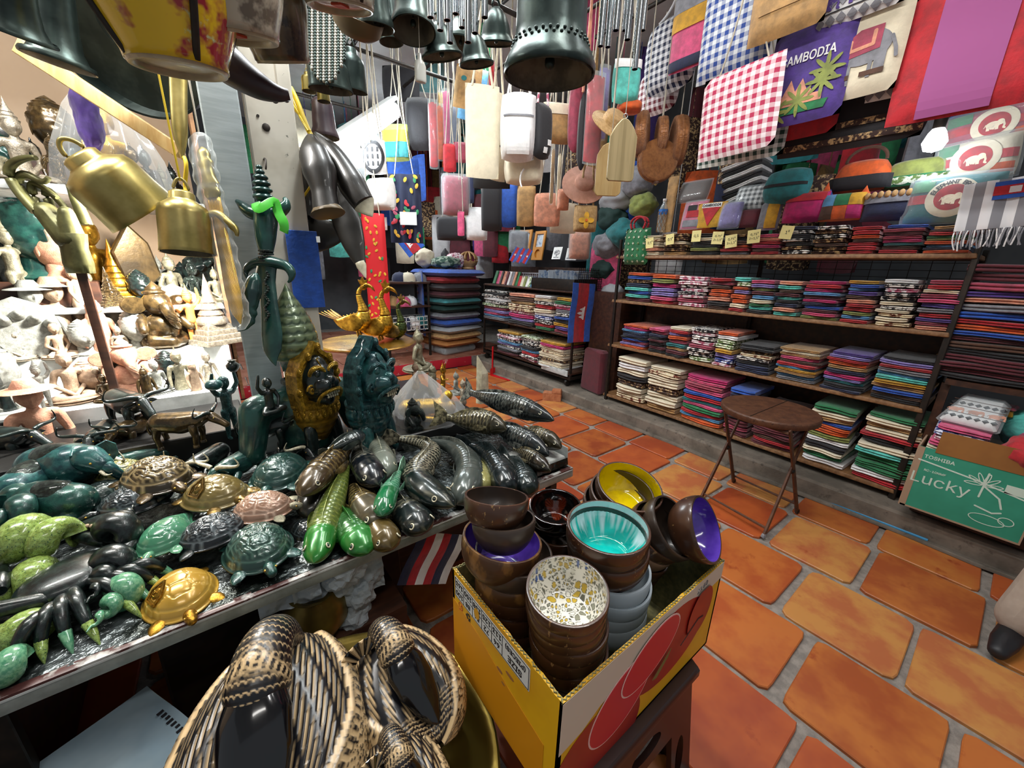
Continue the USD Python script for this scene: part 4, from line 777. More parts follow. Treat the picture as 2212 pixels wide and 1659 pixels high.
def fish(name,label,spine,a,b,dark,light,scales=14,head=.27,prof='snake',fins=True,mat='cdmetal',headcol=None,group=None,tail=1.0,n=40,m=96,eye=True,tailw=.55,twist=0,line=1.0):
 """spine: world points from snout to tail root (z = body centre); a, b: half width, half height."""
 a,b=a*1.14,b*1.1;P=spline(spine,m);t=np.linspace(0,1,m)
 pr=dict(snake=[(0,.04),(.025,.42),(.07,.70),(.15,.92),(.25,1.0),(.45,.95),(.7,.7),(.9,.4),(1,.28)],carp=[(0,.04),(.03,.25),(.1,.52),(.2,.8),(.35,1.0),(.55,.95),(.8,.55),(.94,.3),(1,.34)],cat=[(0,.04),(.03,.5),(.09,.85),(.2,1.0),(.4,.92),(.65,.7),(.85,.42),(1,.18)])[prof]
 from scipy.interpolate import PchipInterpolator
 k=PchipInterpolator(*zip(*pr))(t)
 hb=np.where(t<.2,.75+1.25*t,1.0)if prof=='snake' else 1.0
 body=sweep(P,a*k,b*k*hb,n,(0,0,1),True)
 L=np.sum(np.linalg.norm(np.diff(P,axis=0),axis=1));ii=np.repeat(np.arange(m),n);jj=np.tile(np.arange(n),m)
 s,qq=t[ii]*L/(L/max(8,round(L/(a*2*PI/scales*.8)))),jj/n*scales
 e,hgt=scallop(t[ii]*max(8,round(L/(a*2*PI/scales*.85))),qq)
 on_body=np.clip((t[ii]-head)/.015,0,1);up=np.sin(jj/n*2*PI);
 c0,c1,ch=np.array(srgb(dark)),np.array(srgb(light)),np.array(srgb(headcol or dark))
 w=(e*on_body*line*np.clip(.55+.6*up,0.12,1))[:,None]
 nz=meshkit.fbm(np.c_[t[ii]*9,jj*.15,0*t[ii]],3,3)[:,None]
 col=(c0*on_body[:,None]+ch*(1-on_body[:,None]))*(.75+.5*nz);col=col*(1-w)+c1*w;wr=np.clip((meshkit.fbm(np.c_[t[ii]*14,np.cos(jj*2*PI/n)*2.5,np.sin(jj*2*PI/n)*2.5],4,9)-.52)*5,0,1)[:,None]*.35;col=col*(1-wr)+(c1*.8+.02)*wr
 v=body.vertices.copy();cen=P[ii];rad=v[:m*n]-cen
 gill=np.exp(-((t[ii]-head)/.012)**2)*.06
 v[:m*n]=cen+rad*(1+.055*on_body*(hgt-.6)-gill+0*w[:,0])[:,None]
 mouth=np.exp(-((up+.12)/.10)**2)*np.clip(1-t[ii]/.10,0,1);v[:m*n]-=rad*(mouth*.22)[:,None];lip=np.exp(-((np.abs(up+.12)-.16)/.04)**2)*np.clip(1-t[ii]/.10,0,1)*.7;col=col*(1-.6*mouth[:,None])*(1-lip[:,None])+c1*lip[:,None]
 col=np.vstack([col,col[:1],col[-1:]])
 o=thing(name,label,'fish figure',group)
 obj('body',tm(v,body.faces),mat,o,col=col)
 T=np.gradient(P,axis=0);T/=np.linalg.norm(T,axis=1,keepdims=True);U=V(0,0,1)-T*T[:,2:];U/=np.linalg.norm(U,axis=1,keepdims=True);R=np.cross(T,U)
 D(name+'fin'+dark+light,dark,mott=light,mscale=60,rough=.35,metal=.2,bump=.5,bscale=90);fm=name+'fin'+dark+light
 if eye:
  i=int(m*.105)if prof!='carp' else int(m*.13)
  for sg in(1,-1):
   c=P[i]+R[i]*sg*a*k[i]*.80+U[i]*b*k[i]*.52;er=a*.16
   N_=R[i]*sg*.8+U[i]*.52;ey=obj('eye',xf(trimesh.creation.torus(er*.95,er*.26,major_sections=18,minor_sections=8),frame(c+N_*er*.1,z=N_)),'horn_pale',o);obj('pupil',ball(c,er*.55,2),'bronze_black',ey)
 if fins:
  i0,i1=int(m*(head+.04)),m-2;idx=np.arange(i0,i1,3);hh=(b*.42 if prof!='carp' else b*.3)*np.sin(np.linspace(.1,PI-.15,len(idx)))
  base=P[idx]+U[idx]*(b*k[idx]*.93)[:,None];top=base+U[idx]*hh[:,None]-0*T[idx]
  vv=np.concatenate([base+R[idx]*a*.05,top+R[idx]*a*.02,top-R[idx]*a*.02,base-R[idx]*a*.05],1).reshape(-1,3)
  obj('dorsal_fin',tm(vv,grid_faces(len(idx),4)),fm,o)
  for sg in(1,-1):
   i=int(m*(head+.05));c=P[i]+R[i]*sg*a*k[i]*.96;f=spline([c,c+T[i]*a*.9+R[i]*sg*a*.22-U[i]*b*.15,c+T[i]*a*1.8+R[i]*sg*a*.12-U[i]*b*.3],8)
   obj('side_fin',sweep(f,np.array([.12,.2,.28,.33,.34,.3,.2,.05])*a,a*.04,8,R[i]*sg),fm,o)
 if tail:
  s0=a*1.25*tail;tp=P[-1];fan=Polygon([(0,-.18),(.35,-.5),(1.0,-.85),(.82,-.3),(.78,0),(.82,.3),(1.0,.85),(.35,.5),(0,.18)]if prof=='carp' else[(0,-.2),(.5,-.55),(.95,-.55),(1.15,0),(.95,.55),(.5,.55),(0,.2)])
  m2=ext(fan,.06).subdivide_to_size(.2);vv=m2 .vertices;bend=.25*vv[:,0]**2
  ex,eu,er=T[-1],U[-1],R[-1]
  if twist:eu,er=eu*math.cos(twist)+er*math.sin(twist),er*math.cos(twist)-eu*math.sin(twist)
  obj('tail_fin',tm(tp+np.outer(vv[:,0]*s0*1.2-.1*s0,ex)+np.outer(vv[:,1]*s0,eu)+np.outer((vv[:,2]-.03+bend*0)*s0,er),m2 .faces),fm,o)
 return o
def uvz(*pts):return[az(u,v,TZ+z)for u,v,z in pts]
FG='carved fish on the display table'
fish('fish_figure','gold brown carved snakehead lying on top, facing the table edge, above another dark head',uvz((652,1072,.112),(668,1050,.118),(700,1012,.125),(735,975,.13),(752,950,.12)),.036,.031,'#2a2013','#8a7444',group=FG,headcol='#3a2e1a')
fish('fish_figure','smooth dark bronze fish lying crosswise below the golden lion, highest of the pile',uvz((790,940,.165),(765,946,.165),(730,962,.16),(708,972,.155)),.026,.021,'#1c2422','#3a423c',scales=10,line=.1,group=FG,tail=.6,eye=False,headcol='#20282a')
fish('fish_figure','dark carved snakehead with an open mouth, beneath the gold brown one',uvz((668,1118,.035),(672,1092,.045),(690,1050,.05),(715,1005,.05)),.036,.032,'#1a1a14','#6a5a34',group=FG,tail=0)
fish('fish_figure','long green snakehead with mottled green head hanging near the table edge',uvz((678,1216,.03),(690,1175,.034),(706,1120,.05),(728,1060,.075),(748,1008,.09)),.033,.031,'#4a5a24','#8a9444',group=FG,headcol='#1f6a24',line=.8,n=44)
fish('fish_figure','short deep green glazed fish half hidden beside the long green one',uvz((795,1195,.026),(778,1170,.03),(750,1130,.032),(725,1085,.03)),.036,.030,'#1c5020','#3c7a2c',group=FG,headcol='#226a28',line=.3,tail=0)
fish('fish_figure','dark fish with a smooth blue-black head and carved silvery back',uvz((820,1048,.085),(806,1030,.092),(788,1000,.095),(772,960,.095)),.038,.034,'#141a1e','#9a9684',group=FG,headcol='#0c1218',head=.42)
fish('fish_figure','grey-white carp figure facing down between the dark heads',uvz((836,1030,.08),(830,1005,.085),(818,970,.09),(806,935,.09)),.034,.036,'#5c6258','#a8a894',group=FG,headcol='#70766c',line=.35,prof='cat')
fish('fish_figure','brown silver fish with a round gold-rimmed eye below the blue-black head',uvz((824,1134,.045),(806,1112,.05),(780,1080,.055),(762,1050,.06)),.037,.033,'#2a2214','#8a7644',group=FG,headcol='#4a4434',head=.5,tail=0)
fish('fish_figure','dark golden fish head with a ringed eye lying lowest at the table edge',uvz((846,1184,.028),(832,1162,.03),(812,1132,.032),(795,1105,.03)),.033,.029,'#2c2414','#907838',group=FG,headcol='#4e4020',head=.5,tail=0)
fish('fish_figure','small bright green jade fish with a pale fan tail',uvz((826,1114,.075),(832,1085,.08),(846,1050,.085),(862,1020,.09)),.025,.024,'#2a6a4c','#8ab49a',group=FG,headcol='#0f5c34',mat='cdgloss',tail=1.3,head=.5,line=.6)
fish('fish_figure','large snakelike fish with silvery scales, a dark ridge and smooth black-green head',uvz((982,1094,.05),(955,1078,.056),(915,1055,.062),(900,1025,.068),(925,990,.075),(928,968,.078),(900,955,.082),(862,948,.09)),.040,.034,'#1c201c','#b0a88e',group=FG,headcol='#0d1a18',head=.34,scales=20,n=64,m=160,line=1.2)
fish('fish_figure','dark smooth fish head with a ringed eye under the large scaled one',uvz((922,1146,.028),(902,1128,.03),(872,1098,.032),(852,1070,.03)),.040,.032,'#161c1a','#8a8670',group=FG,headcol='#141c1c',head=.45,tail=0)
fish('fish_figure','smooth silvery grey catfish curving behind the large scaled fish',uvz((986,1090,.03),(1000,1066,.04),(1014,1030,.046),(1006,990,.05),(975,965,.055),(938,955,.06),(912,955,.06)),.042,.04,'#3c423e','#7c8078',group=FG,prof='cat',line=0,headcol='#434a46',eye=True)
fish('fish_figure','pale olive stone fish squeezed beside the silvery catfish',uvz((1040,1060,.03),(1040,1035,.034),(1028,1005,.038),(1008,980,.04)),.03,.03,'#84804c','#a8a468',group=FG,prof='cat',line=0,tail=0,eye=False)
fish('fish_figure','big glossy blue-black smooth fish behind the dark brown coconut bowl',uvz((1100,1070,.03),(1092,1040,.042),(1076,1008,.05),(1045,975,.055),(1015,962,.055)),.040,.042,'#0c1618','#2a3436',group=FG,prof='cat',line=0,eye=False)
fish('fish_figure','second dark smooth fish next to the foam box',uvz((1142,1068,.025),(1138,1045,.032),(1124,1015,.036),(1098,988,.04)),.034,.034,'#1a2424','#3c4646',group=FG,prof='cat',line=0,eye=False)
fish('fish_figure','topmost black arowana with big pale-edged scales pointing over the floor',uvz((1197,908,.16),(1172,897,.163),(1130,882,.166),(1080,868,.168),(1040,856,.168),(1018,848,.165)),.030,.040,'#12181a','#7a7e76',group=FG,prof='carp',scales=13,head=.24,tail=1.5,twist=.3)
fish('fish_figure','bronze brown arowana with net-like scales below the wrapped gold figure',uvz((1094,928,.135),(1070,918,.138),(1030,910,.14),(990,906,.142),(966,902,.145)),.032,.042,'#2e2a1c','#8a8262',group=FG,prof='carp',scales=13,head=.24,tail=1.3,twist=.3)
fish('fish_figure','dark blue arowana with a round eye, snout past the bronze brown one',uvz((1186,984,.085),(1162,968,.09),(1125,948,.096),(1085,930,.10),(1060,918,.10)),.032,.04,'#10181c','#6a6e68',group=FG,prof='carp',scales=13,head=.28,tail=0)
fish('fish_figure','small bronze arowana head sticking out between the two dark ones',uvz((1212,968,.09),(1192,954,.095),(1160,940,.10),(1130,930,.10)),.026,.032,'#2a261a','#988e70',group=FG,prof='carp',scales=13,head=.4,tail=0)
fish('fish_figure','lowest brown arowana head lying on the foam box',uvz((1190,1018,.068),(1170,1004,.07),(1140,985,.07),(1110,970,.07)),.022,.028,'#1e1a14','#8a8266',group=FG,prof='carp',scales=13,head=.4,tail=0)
# --------- turtles
def shell_mesh(lw,lr=48,n=72,point=0.0,swirl=0.0):
 r,th=np.meshgrid(np.r_[np.linspace(0.001,1,lr),1.05,1.09,1.05],np.arange(n)*2*PI/n,indexing='ij')
 x=np.cos(th)*np.minimum(r,1.09);y=np.sin(th)*np.minimum(r,1.09)*.8
 x=x*(1-0.0)+point*np.clip(-x,0,1)**6*-.35
 y=y*(1-point*.25*np.clip(-x,0,1))
 z=.62*np.clip(1-np.minimum(r,1)**2.3,0,1)**.75+.12
 z[-3],z[-2],z[-1]=.115,.085,.05
 cs=np.array([(a,0)for a in(-.78,-.42,0,.42,.78)]+[(a,s*.46)for a in(-.62,-.21,.21,.62)for s in(1,-1)])
 d=np.sqrt((x[...,None]-cs[:,0])**2+((y[...,None]-cs[:,1])*1.1)**2);d.sort(-1)
 g=np.exp(-((d[...,1]-d[...,0])/.035)**2)*(r<.86)
 g=np.maximum(g,np.exp(-((r-.87)/.018)**2));mar=(r>.87)&(r<=1.0);g=np.maximum(g,mar*(np.abs((th/(2*PI)*22)%1-.5)>.42))
 sw=.5+.5*np.sin(d[...,0]*70+2.2*np.sin(th*5+x*9));sw=(sw>.62)*(r<.84)*(d[...,1]-d[...,0]>.06)
 z2=z-.03*g+swirl*.018*sw
 v=np.stack([x,y,z2],-1).reshape(-1,3);f=grid_faces(lr+3,n,True)[:,::-1]
 return tm(v,f),g.reshape(-1),(sw*swirl).reshape(-1)
def turtle(u,v,z,wpx,yaw,label,shell,line,skin,group='carved turtles on the display table',point=0.,swirl=1.,relief=None,mat='cdmetal',tilt=0,roll=0,linew=1.0):
 p=az(u,v,TZ+z);d=(p-CP)@CR[2];R=px(wpx,d)/2*1.0
 T=frame(p,yaw)@rot([0,1,0],tilt)@rot([1,0,0],roll)@np.diag([R,R,R,1.0])
 o=thing('turtle_figure',label,'turtle figure',group,T)
 m,g,sw=shell_mesh(1,point=point,swirl=swirl);c=np.array(srgb(shell));l=np.array(srgb(line));w=np.clip(g*.75*linew+sw*.55,0,1)[:,None]
 nz=.75+.5*meshkit.fbm(m.vertices*2.3,3,2)[:,None]
 obj('shell',m,mat,o,col=c*nz*(1-w)+l*w)
 obj('belly',lathe([(.001,.05),(.8,.03),(.98,.06),(.9,.12),(.001,.13)],24,1,.8),skin,o)
 obj('head',blob([((.85,0,.12),.13),((1.12,0,.16),.17)]and[(((.85,0,.10),.12),((1.1,0,.16),.15)),(((1.1,0,.16),.16),((1.3,0,.13),.12))],.06,6),skin,o)
 for s in(1,-1):obj('eye',ball((1.2,s*.125,.21),.035,1),'eye_gold',o)
 for i,(a,b)in enumerate([((.62,.5,.09),(.98,.8,.04)),((.62,-.5,.09),(.98,-.8,.04)),((-.6,.5,.09),(-.85,.78,.04)),((-.6,-.5,.09),(-.85,-.78,.04))]):
  L=spline([a,(V(*a)+V(*b))/2+V(0,0,.02),b],7);obj('flipper',sweep(L,[.06,.15,.18,.18,.16,.12,.03],[.05,.07,.07,.06,.05,.04,.02],10),skin,o)
 obj('tail',tube([(-.95,0,.1),(-1.12,0,.06),(-1.25,0,.05)],[.08,.05,.015],8,8),skin,o)
 if relief:
  a=math.radians(relief);dirn=V(math.cos(a),math.sin(a),0);rr=.56;c0=V(rr*math.cos(a),rr*math.sin(a)*.8,.12+.62*(1-rr**2.3)**.75)
  nrm=V(math.cos(a)*.75,math.sin(a)*.8,.75);F=frame(c0,x=np.cross([0,0,1],nrm),z=nrm)
  arch=Polygon([(-.22,-.3),(.22,-.3),(.24,.0),(.12,.2),(0,.34),(-.12,.2),(-.24,.0)])
  q=[ext(arch.difference(arch.buffer(-.045)),.05),ext(arch.buffer(-.075).difference(arch.buffer(-.1)),.04),mv(sc(ball((0,0,0),1,3),.12,.16,.07),0,-.02,.01),mv(sc(ball((0,0,0),1,2),.02,.05,.03),0,-.02,.08),mv(sc(ball((0,0,0),1,2),.05,.015,.02),0,-.09,.065)]+[mv(sc(ball((0,0,0),1,2),.03,.01,.02),s*.05,.03,.07)for s in(1,-1)]
  obj('face_relief',xf(cat(q),F),skin,o)
 return o
turtle(393,1292,.0,150,-78,'gold turtle with a raised face relief at the table edge','#b08a34','#d8b860','gold',relief=-75,swirl=.0,linew=.4)
turtle(342,1042,.085,148,-62,'dark brown turtle with pale curling carving on its shell','#2c2416','#a8946a','bronze_brown',roll=0)
turtle(468,1075,.07,132,-55,'olive bronze turtle with a face relief, middle of the table','#6a5c34','#94854e','bronze_gold',relief=-90,swirl=.15,linew=.4)
turtle(570,1105,.05,116,-28,'coppery pink turtle with fine shell engraving','#8a6a58','#c4a894','bronze_pale',swirl=.8,mat='cdmetal')
turtle(608,1030,.06,132,-118,'flat dark green turtle below the golden lion','#1c3834','#3c5c54','bronze_green',swirl=.3,linew=.5)
turtle(560,1192,.02,152,-82,'dark green turtle with round scroll carving near the green fish','#1f3832','#4c6a5e','bronze_green',swirl=.9)
turtle(462,1158,.04,125,188,'glossy black turtle with silver flower carving between green and gold turtles','#10161a','#6a7478','bronze_black',swirl=.8)
turtle(362,1165,.05,118,-112,'smooth jade green turtle with a leaf-pointed shell','#3c7458','#5c947a','jade_light',point=1.3,swirl=0,linew=.15,mat='cdgloss')
turtle(292,1092,.055,120,195,'black turtle with whitish scroll carving beneath the dark brown one','#10161a','#5a666a','bronze_black',swirl=.8)
turtle(225,1078,.04,105,-140,'dull dark turtle squeezed between elephants and the black turtle','#1a2626','#4a5a56','bronze_black',swirl=.4)
turtle(262,1030,.05,95,-120,'small yellowish carved turtle peeking from behind the brown one','#4a4a28','#a8a060','bronze_brown',swirl=.9)
turtle(665,1150,.0,80,-70,'small black turtle mostly hidden under the snakehead fish','#0e1416','#3a4446','bronze_black',swirl=.3)
# --------- animals
def place(u,v,z):p=az(u,v,TZ+z);return p,(p-CP)@CR[2]
def elephant_fig(u,v,z,wpx,yaw,label,mat):
 p,d=place(u,v,z);s=px(wpx,d);o=thing('elephant_figure',label,'elephant figure','reclining elephants',frame(p,yaw,s=s))
 obj('body',blob([((-.25,0,.22),.23),((.12,0,.25),.24)]and[(((-.25,0,.22),.22),((.1,0,.25),.24)),(((-.3,.16,.1),.1),((-.1,.26,.06),.06)),(((-.3,-.16,.1),.1),((-.1,-.26,.06),.06)),(((.15,.18,.1),.08),((.34,.24,.05),.05)),(((.15,-.18,.1),.08),((.34,-.24,.05),.05))],.05,8),mat,o)
 obj('head',blob([(((.3,0,.33),.15),((.42,0,.26),.11)),(((.24,0,.36),.1),((.3,0,.4),.08))],.04,8),mat,o)
 obj('trunk',tube([(.46,0,.25),(.56,.02,.14),(.56,.06,.06),(.48,.1,.04)],[.075,.055,.045,.03],12,16),mat,o)
 for q in(1,-1):
  e=ext(Polygon([(0,.08),(.1,.12),(.17,.05),(.17,-.08),(.1,-.16),(.03,-.1)]),.02,.006);obj('ear',xf(e,trimesh.transformations.translation_matrix([.26,q*.13,.34])@rot([0,0,1],q*55+90*(1-q))@rot([1,0,0],90)),mat,o)
  obj('tusk',tube([(.48,q*.07,.22),(.56,q*.09,.18),(.62,q*.09,.2)],[.02,.015,.004],8,8),'horn_pale',o);obj('eye',ball((.43,q*.1,.32),.014,1),'eye_gold',o)
 obj('saddle_cloth',blob([(((-.12,0,.3),.19),((.0,0,.31),.19))],.05,3),'bronze_carved',o)
 return o
elephant_fig(152,1045,.06,190,-38,'dark teal reclining elephant with a carved saddle cloth, rear of two','bronze_teal')
elephant_fig(120,1120,.035,180,150,'dark green reclining elephant facing the table end, front of two','bronze_green')
def horn_pair(o,base,s,mat,sweep_=1.0,up=.10,th=.035):
 for q in(1,-1):obj('horn',tube([base+V(0,q*.05,.02)*s,base+V(-.02,q*.2*sweep_,.05)*s,base+V(-.06,q*.36*sweep_,up*.6)*s,base+V(-.03,q*.34*sweep_,up+.12)*s],np.array([th,th*.85,th*.6,th*.15])*s,10,18),mat,o)
def buffalo(u,v,z,wpx,yaw,label,mat,lying=False,horn='bronze_black',headpitch=0,group='water buffalo figures'):
 p,d=place(u,v,z);s=px(wpx,d);o=thing('buffalo_figure',label,'buffalo figure',group,frame(p,yaw,s=s));h=.18 if lying else .42
 bones=[(((-.3,0,h+.02),.17),((.0,0,h),.19)),(((.0,0,h),.19),((.22,0,h+.04),.15)),(((.22,0,h+.04),.13),((.34,0,h+.08),.10))]
 obj('body',blob(bones,.045,8),mat,o)
 for sx in(.2,-.32):
  for sy in(1,-1):
   L=[(((sx,sy*.1,h-.05),.075),((sx+(.02 if sx>0 else-.03),sy*.11,.2),.05)),(((sx+(.02 if sx>0 else-.03),sy*.11,.2),.045),((sx,sy*.11,.03),.04))]if not lying else[(((sx,sy*.14,.1),.07),((sx+.12,sy*.2,.05),.045))]
   l=obj('leg',blob(L,.04,4,10),mat,o);obj('hoof',mv(lathe([(.001,0),(.05,0),(.042,.05),(.001,.055)],10),sx if not lying else sx+.14,sy*(.11 if not lying else .21),0),mat,l)
 hd=V(.46,0,h+.08);obj('head',blob([((tuple(hd),.085),(tuple(hd+V(.14,0,-.1)),.06)),((tuple(hd+V(.14,0,-.1)),.06),(tuple(hd+V(.2,0,-.15)),.055))],.03,6),mat,o)
 horn_pair(o,hd+V(-.01,0,.06),1.0,horn)
 for q in(1,-1):obj('ear',sweep(spline([hd+V(-.03,q*.07,.02),hd+V(-.05,q*.14,.0),hd+V(-.06,q*.2,-.01)],6),[.01,.03,.035,.03,.02,.004],.008,8,(1,0,0)),mat,o);obj('eye',ball(hd+V(.06,q*.07,-.0),.012,1),'eye_gold',o)
 obj('tail',tube([(-.46,0,h+.05),(-.52,.02,h-.08),(-.5,.04,h-.2)],[.025,.015,.025],8,10),mat,o)
 return o
buffalo(292,925,.112,138,-62,'standing black buffalo with a glossy bluish forehead, tallest of the buffalo','bronze_black')
buffalo(404,962,.09,125,-25,'dark brown buffalo with head lowered towards the green jar bearer','bronze_brown')
bf=buffalo(588,970,.07,128,-28,'glossy black buffalo carrying a small rider','bronze_black')
buffalo(520,1022,.04,128,225,'lying dark green buffalo with pale ridged horns','bronze_green',True,'horn_pale')
buffalo(452,1012,.045,118,-130,'lying black buffalo with one pale horn showing behind the olive turtle','bronze_black',True,'horn_pale')
def person_fig(T,s,mat,label,arms,name='human_figure',cat_='figure',group=None,legs='stand',head='plain',mat2=None,extra=None,hat=None):
 """A small cast figure about one unit tall; arms: per side (elbow, hand) points."""
 o=thing(name,label,cat_,group,T@np.diag([s,s,s,1.0]));b=[]
 hp=.5 if legs=='stand' else .14
 b+=[(((0,0,hp),.085),((0,0,hp+.13),.075)),(((0,0,hp+.13),.075),((0,.0,hp+.27),.085)),(((0,-.1,hp+.29),.05),((0,.1,hp+.29),.05)),(((0,0,hp+.3),.04),((.01,0,hp+.37),.035))]
 if legs=='stand':b+=[x for q in(1,-1)for x in((((0,q*.055,.48),.065),((.01,q*.06,.27),.045)),(((.01,q*.06,.27),.045),((0,q*.065,.05),.03)),(((0,q*.065,.03),.03),((.06,q*.07,.02),.025)))]
 elif legs=='sit':b+=[x for q in(1,-1)for x in((((0,q*.07,.09),.075),((.12,q*.2,.07),.05)),(((.12,q*.2,.07),.05),((.15,-q*.03,.06),.04)))]
 elif legs=='robe':b+=[(((0,0,.5),.1),((0,0,.03),.12)),(((.05,.05,.02),.03),((.05,-.05,.02),.03))]
 elif legs=='bust':b+=[(((0,0,.14),.1),((0,0,.04),.12))]
 hp0=hp
 for q,(e,hd)in zip((1,-1),arms):
  sh=V(0,q*.12,hp+.29);e,hd=V(*e)*[1,q,1]+[0,0,hp],V(*hd)*[1,q,1]+[0,0,hp]
  b+=[((tuple(sh),.042),(tuple(e),.033)),((tuple(e),.032),(tuple(hd),.025)),((tuple(hd),.026),(tuple(hd+(hd-e)/np.linalg.norm(hd-e)*.05),.02))]
 obj('body',blob(b,.03,5,12),mat,o)
 hz=hp+.46;H=np.array(np.diag([.088,.078,.105,1.0]));H[:3,3]=(.012,0,hz)
 obj('head',xf(head_mesh('hair' if head!='plain' else 'bald',3),H),mat2 or mat,o)
 if head in('buddha',):obj('topknot',mv(lathe([(.06,0),(.055,.03),(.03,.055),(.012,.075),(.014,.1),(.001,.13)],14),.0,0,hz+.075),mat2 or mat,o)
 if head=='crown':obj('crown',mv(lathe([(.082,0),(.09,.02),(.07,.04),(.074,.055),(.05,.085),(.054,.095),(.03,.13),(.012,.19),(.001,.25)],16),.0,0,hz+.045),mat2 or mat,o)
 if hat:obj('hat',mv(lathe([(.001,.09),(.05,.085),(.075,.04),(.085,.02),(.16,.0),(.165,-.006),(.08,.012),(.001,.02)],22),.0,0,hz+.055),mat2 or mat,o)
 if extra:extra(o,hz)
 return o
_hm={}
def head_mesh(kind='hair',sub=4):
 """A human head one unit in half-size, looking along +x, with brow, nose, lips, chin, ears and curls."""
 if(kind,sub)in _hm:return _hm[kind,sub]
 m=trimesh.creation.icosphere(sub,1.0);d=m.vertices.copy();x,y,z=d.T;r=np.ones(len(d))
 G=lambda cy,cz,sy,sz:np.exp(-((y-cy)/sy)**2-((z-cz)/sz)**2)*np.clip(x*3,0,1)
 r*=1-.10*np.clip(-z,0,1)*np.clip(1-np.abs(x-.6),0,1)*0
 r+=.20*G(0,-.10,.09,.16)+.12*G(0,-.22,.11,.07)+.05*G(0,.12,.30,.06)
 for q in(1,-1):r+=-.09*G(q*.30,.02,.13,.07)+.045*G(q*.30,.0,.10,.045)+.05*G(q*.36,-.25,.18,.15)
 r+=.08*G(0,-.42,.20,.05)+.07*G(0,-.52,.17,.05)-.05*G(0,-.47,.2,.025)+.10*G(0,-.72,.22,.14)
 v=d*r[:,None]
 if kind=='hair':
  hair=np.clip((z-.42+.35*np.clip(-x+.45,0,2))*6,0,1);t=np.arctan2(y,x)
  rowz=np.arcsin(np.clip(z,-1,1))*7;cell=np.abs(np.sin(rowz*PI/2))*np.abs(np.sin(t*9*np.cos(np.arcsin(np.clip(z,-.98,.98)))+np.floor(rowz)*1.57))
  v*=(1+hair*(.05+.09*cell))[:,None]
 jaw=np.clip(-z-.2,0,1);v[:,1]*=1-.32*jaw;v[:,0]*=1-.05*jaw
 h=tm(v,m.faces);ears=[sc(ball((0,0,0),1,1),.10,.05,.30)for _ in(0,1)]
 h=cat(h,mv(ears[0],-.08,.96,-.12),mv(ears[1],-.08,-.96,-.12));_hm[kind,sub]=h;return h
DOWN=(((.02,.16,.14),(.08,.17,.02)),((.02,.16,.14),(.08,.17,.02)))
UP=(((.02,.2,.42),(.04,.17,.6)),((.02,.2,.42),(.04,.17,.6)))
LAP=(((-.02,.17,.12),(.1,.04,.0)),((-.02,.17,.12),(.1,.04,.0)))
OUT=(((.05,.2,.2),(.2,.3,.26)),((.05,.2,.2),(.2,.3,.26)))
p,d=place(505,945,.08)
def jar(o,hz):obj('raised_jar',mv(lathe([(.001,0),(.05,0),(.09,.06),(.095,.11),(.06,.15),(.045,.165),(.065,.19),(.05,.19),(.035,.165),(.001,.15)],18),.05,.17,1.12),'bronze_black',o);obj('held_basket',mv(sc(ball((0,0,0),1,2),.12,.12,.085),.12,-.2,1.0),'bronze_teal',o)
person_fig(frame(p,-60),px(128,d),'teal_carved','teal green stooping figure raising a jar over its head',UP,head='hair',extra=jar,mat2='teal_carved')
p,d=place(566,900,.0);p2=ad(586,892,1.22);d=1.22;person_fig(frame(p2,-60),px(112,d),'bronze_black','small black rider with raised hand sitting on the buffalo',(((.05,.16,.16),(.1,.1,.05)),UP[1]),legs='sit',head='plain')
p,d=place(112,1000,.0);person_fig(frame(p,-70),px(255,d),'sandstone_pink','reddish brown half figure of a farmer wearing a ringed brimmed hat',DOWN,legs='bust',hat=True)
p,d=place(52,985,.03);R=px(62,d);pts=[(R*(1-.05*k)*math.cos(k*.55),R*(1-.05*k)*math.sin(k*.55),.012+.0035*k)for k in range(18)]
o=thing('snake_figure','black coiled snake figure with raised flat head at the table end','snake figure',None,frame(p));obj('coil',tube(pts,[.006,.016,.018,.018,.018,.014],12,120),'bronze_black',o)
obj('raised_head',tube([pts[-1],V(*pts[-1])+V(.01,-.01,.04),V(*pts[-1])+V(-.01,-.03,.055)],[.014,.018,.006],10,14),'bronze_black',o)
for k,(u,v,s,mat,nm)in enumerate([(205,945,30,'bronze_green','dark green squatting frog figure behind the rear elephant'),(255,965,34,'bronze_black','glossy black squatting frog figure in front of the tall buffalo'),(320,975,26,'bronze_carved','small carved black frog figure beside the brown buffalo'),(235,900,24,'bronze_pale','pale bronze frog figure near the farmer figure')]):
 p,d=place(u,v,.03);r=px(s,d);o=thing('frog_figure',nm,'frog figure',None,frame(p,-60+25*k,s=r))
 obj('body',blob([(((-.5,0,.45),.45),((.3,0,.7),.36)),(((.3,0,.7),.34),((.7,0,.75),.26))],.14,5),mat,o)
 for q in(1,-1):obj('leg',blob([(((-.5,q*.4,.3),.25),((.1,q*.75,.3),.16)),(((.1,q*.75,.3),.14),((-.2,q*.8,.08),.08))],.1,4),mat,o);obj('arm',blob([(((.4,q*.3,.5),.15),((.6,q*.5,.08),.09))],.1,3),mat,o);obj('eye',ball((.62,q*.22,.98),.1,1),'eye_gold',o)
p,d=place(165,1290,.0);s=px(100,d);Tc=frame(p,-62,s=s);o=thing('crab_figure','dark crab figure with serrated claws and pale green leg tips at the table corner','crab figure',None,Tc)
obj('body',mv(sc(ball((0,0,0),1,4),.62,.8,.3),.05,0,.55),'bronze_black',o)
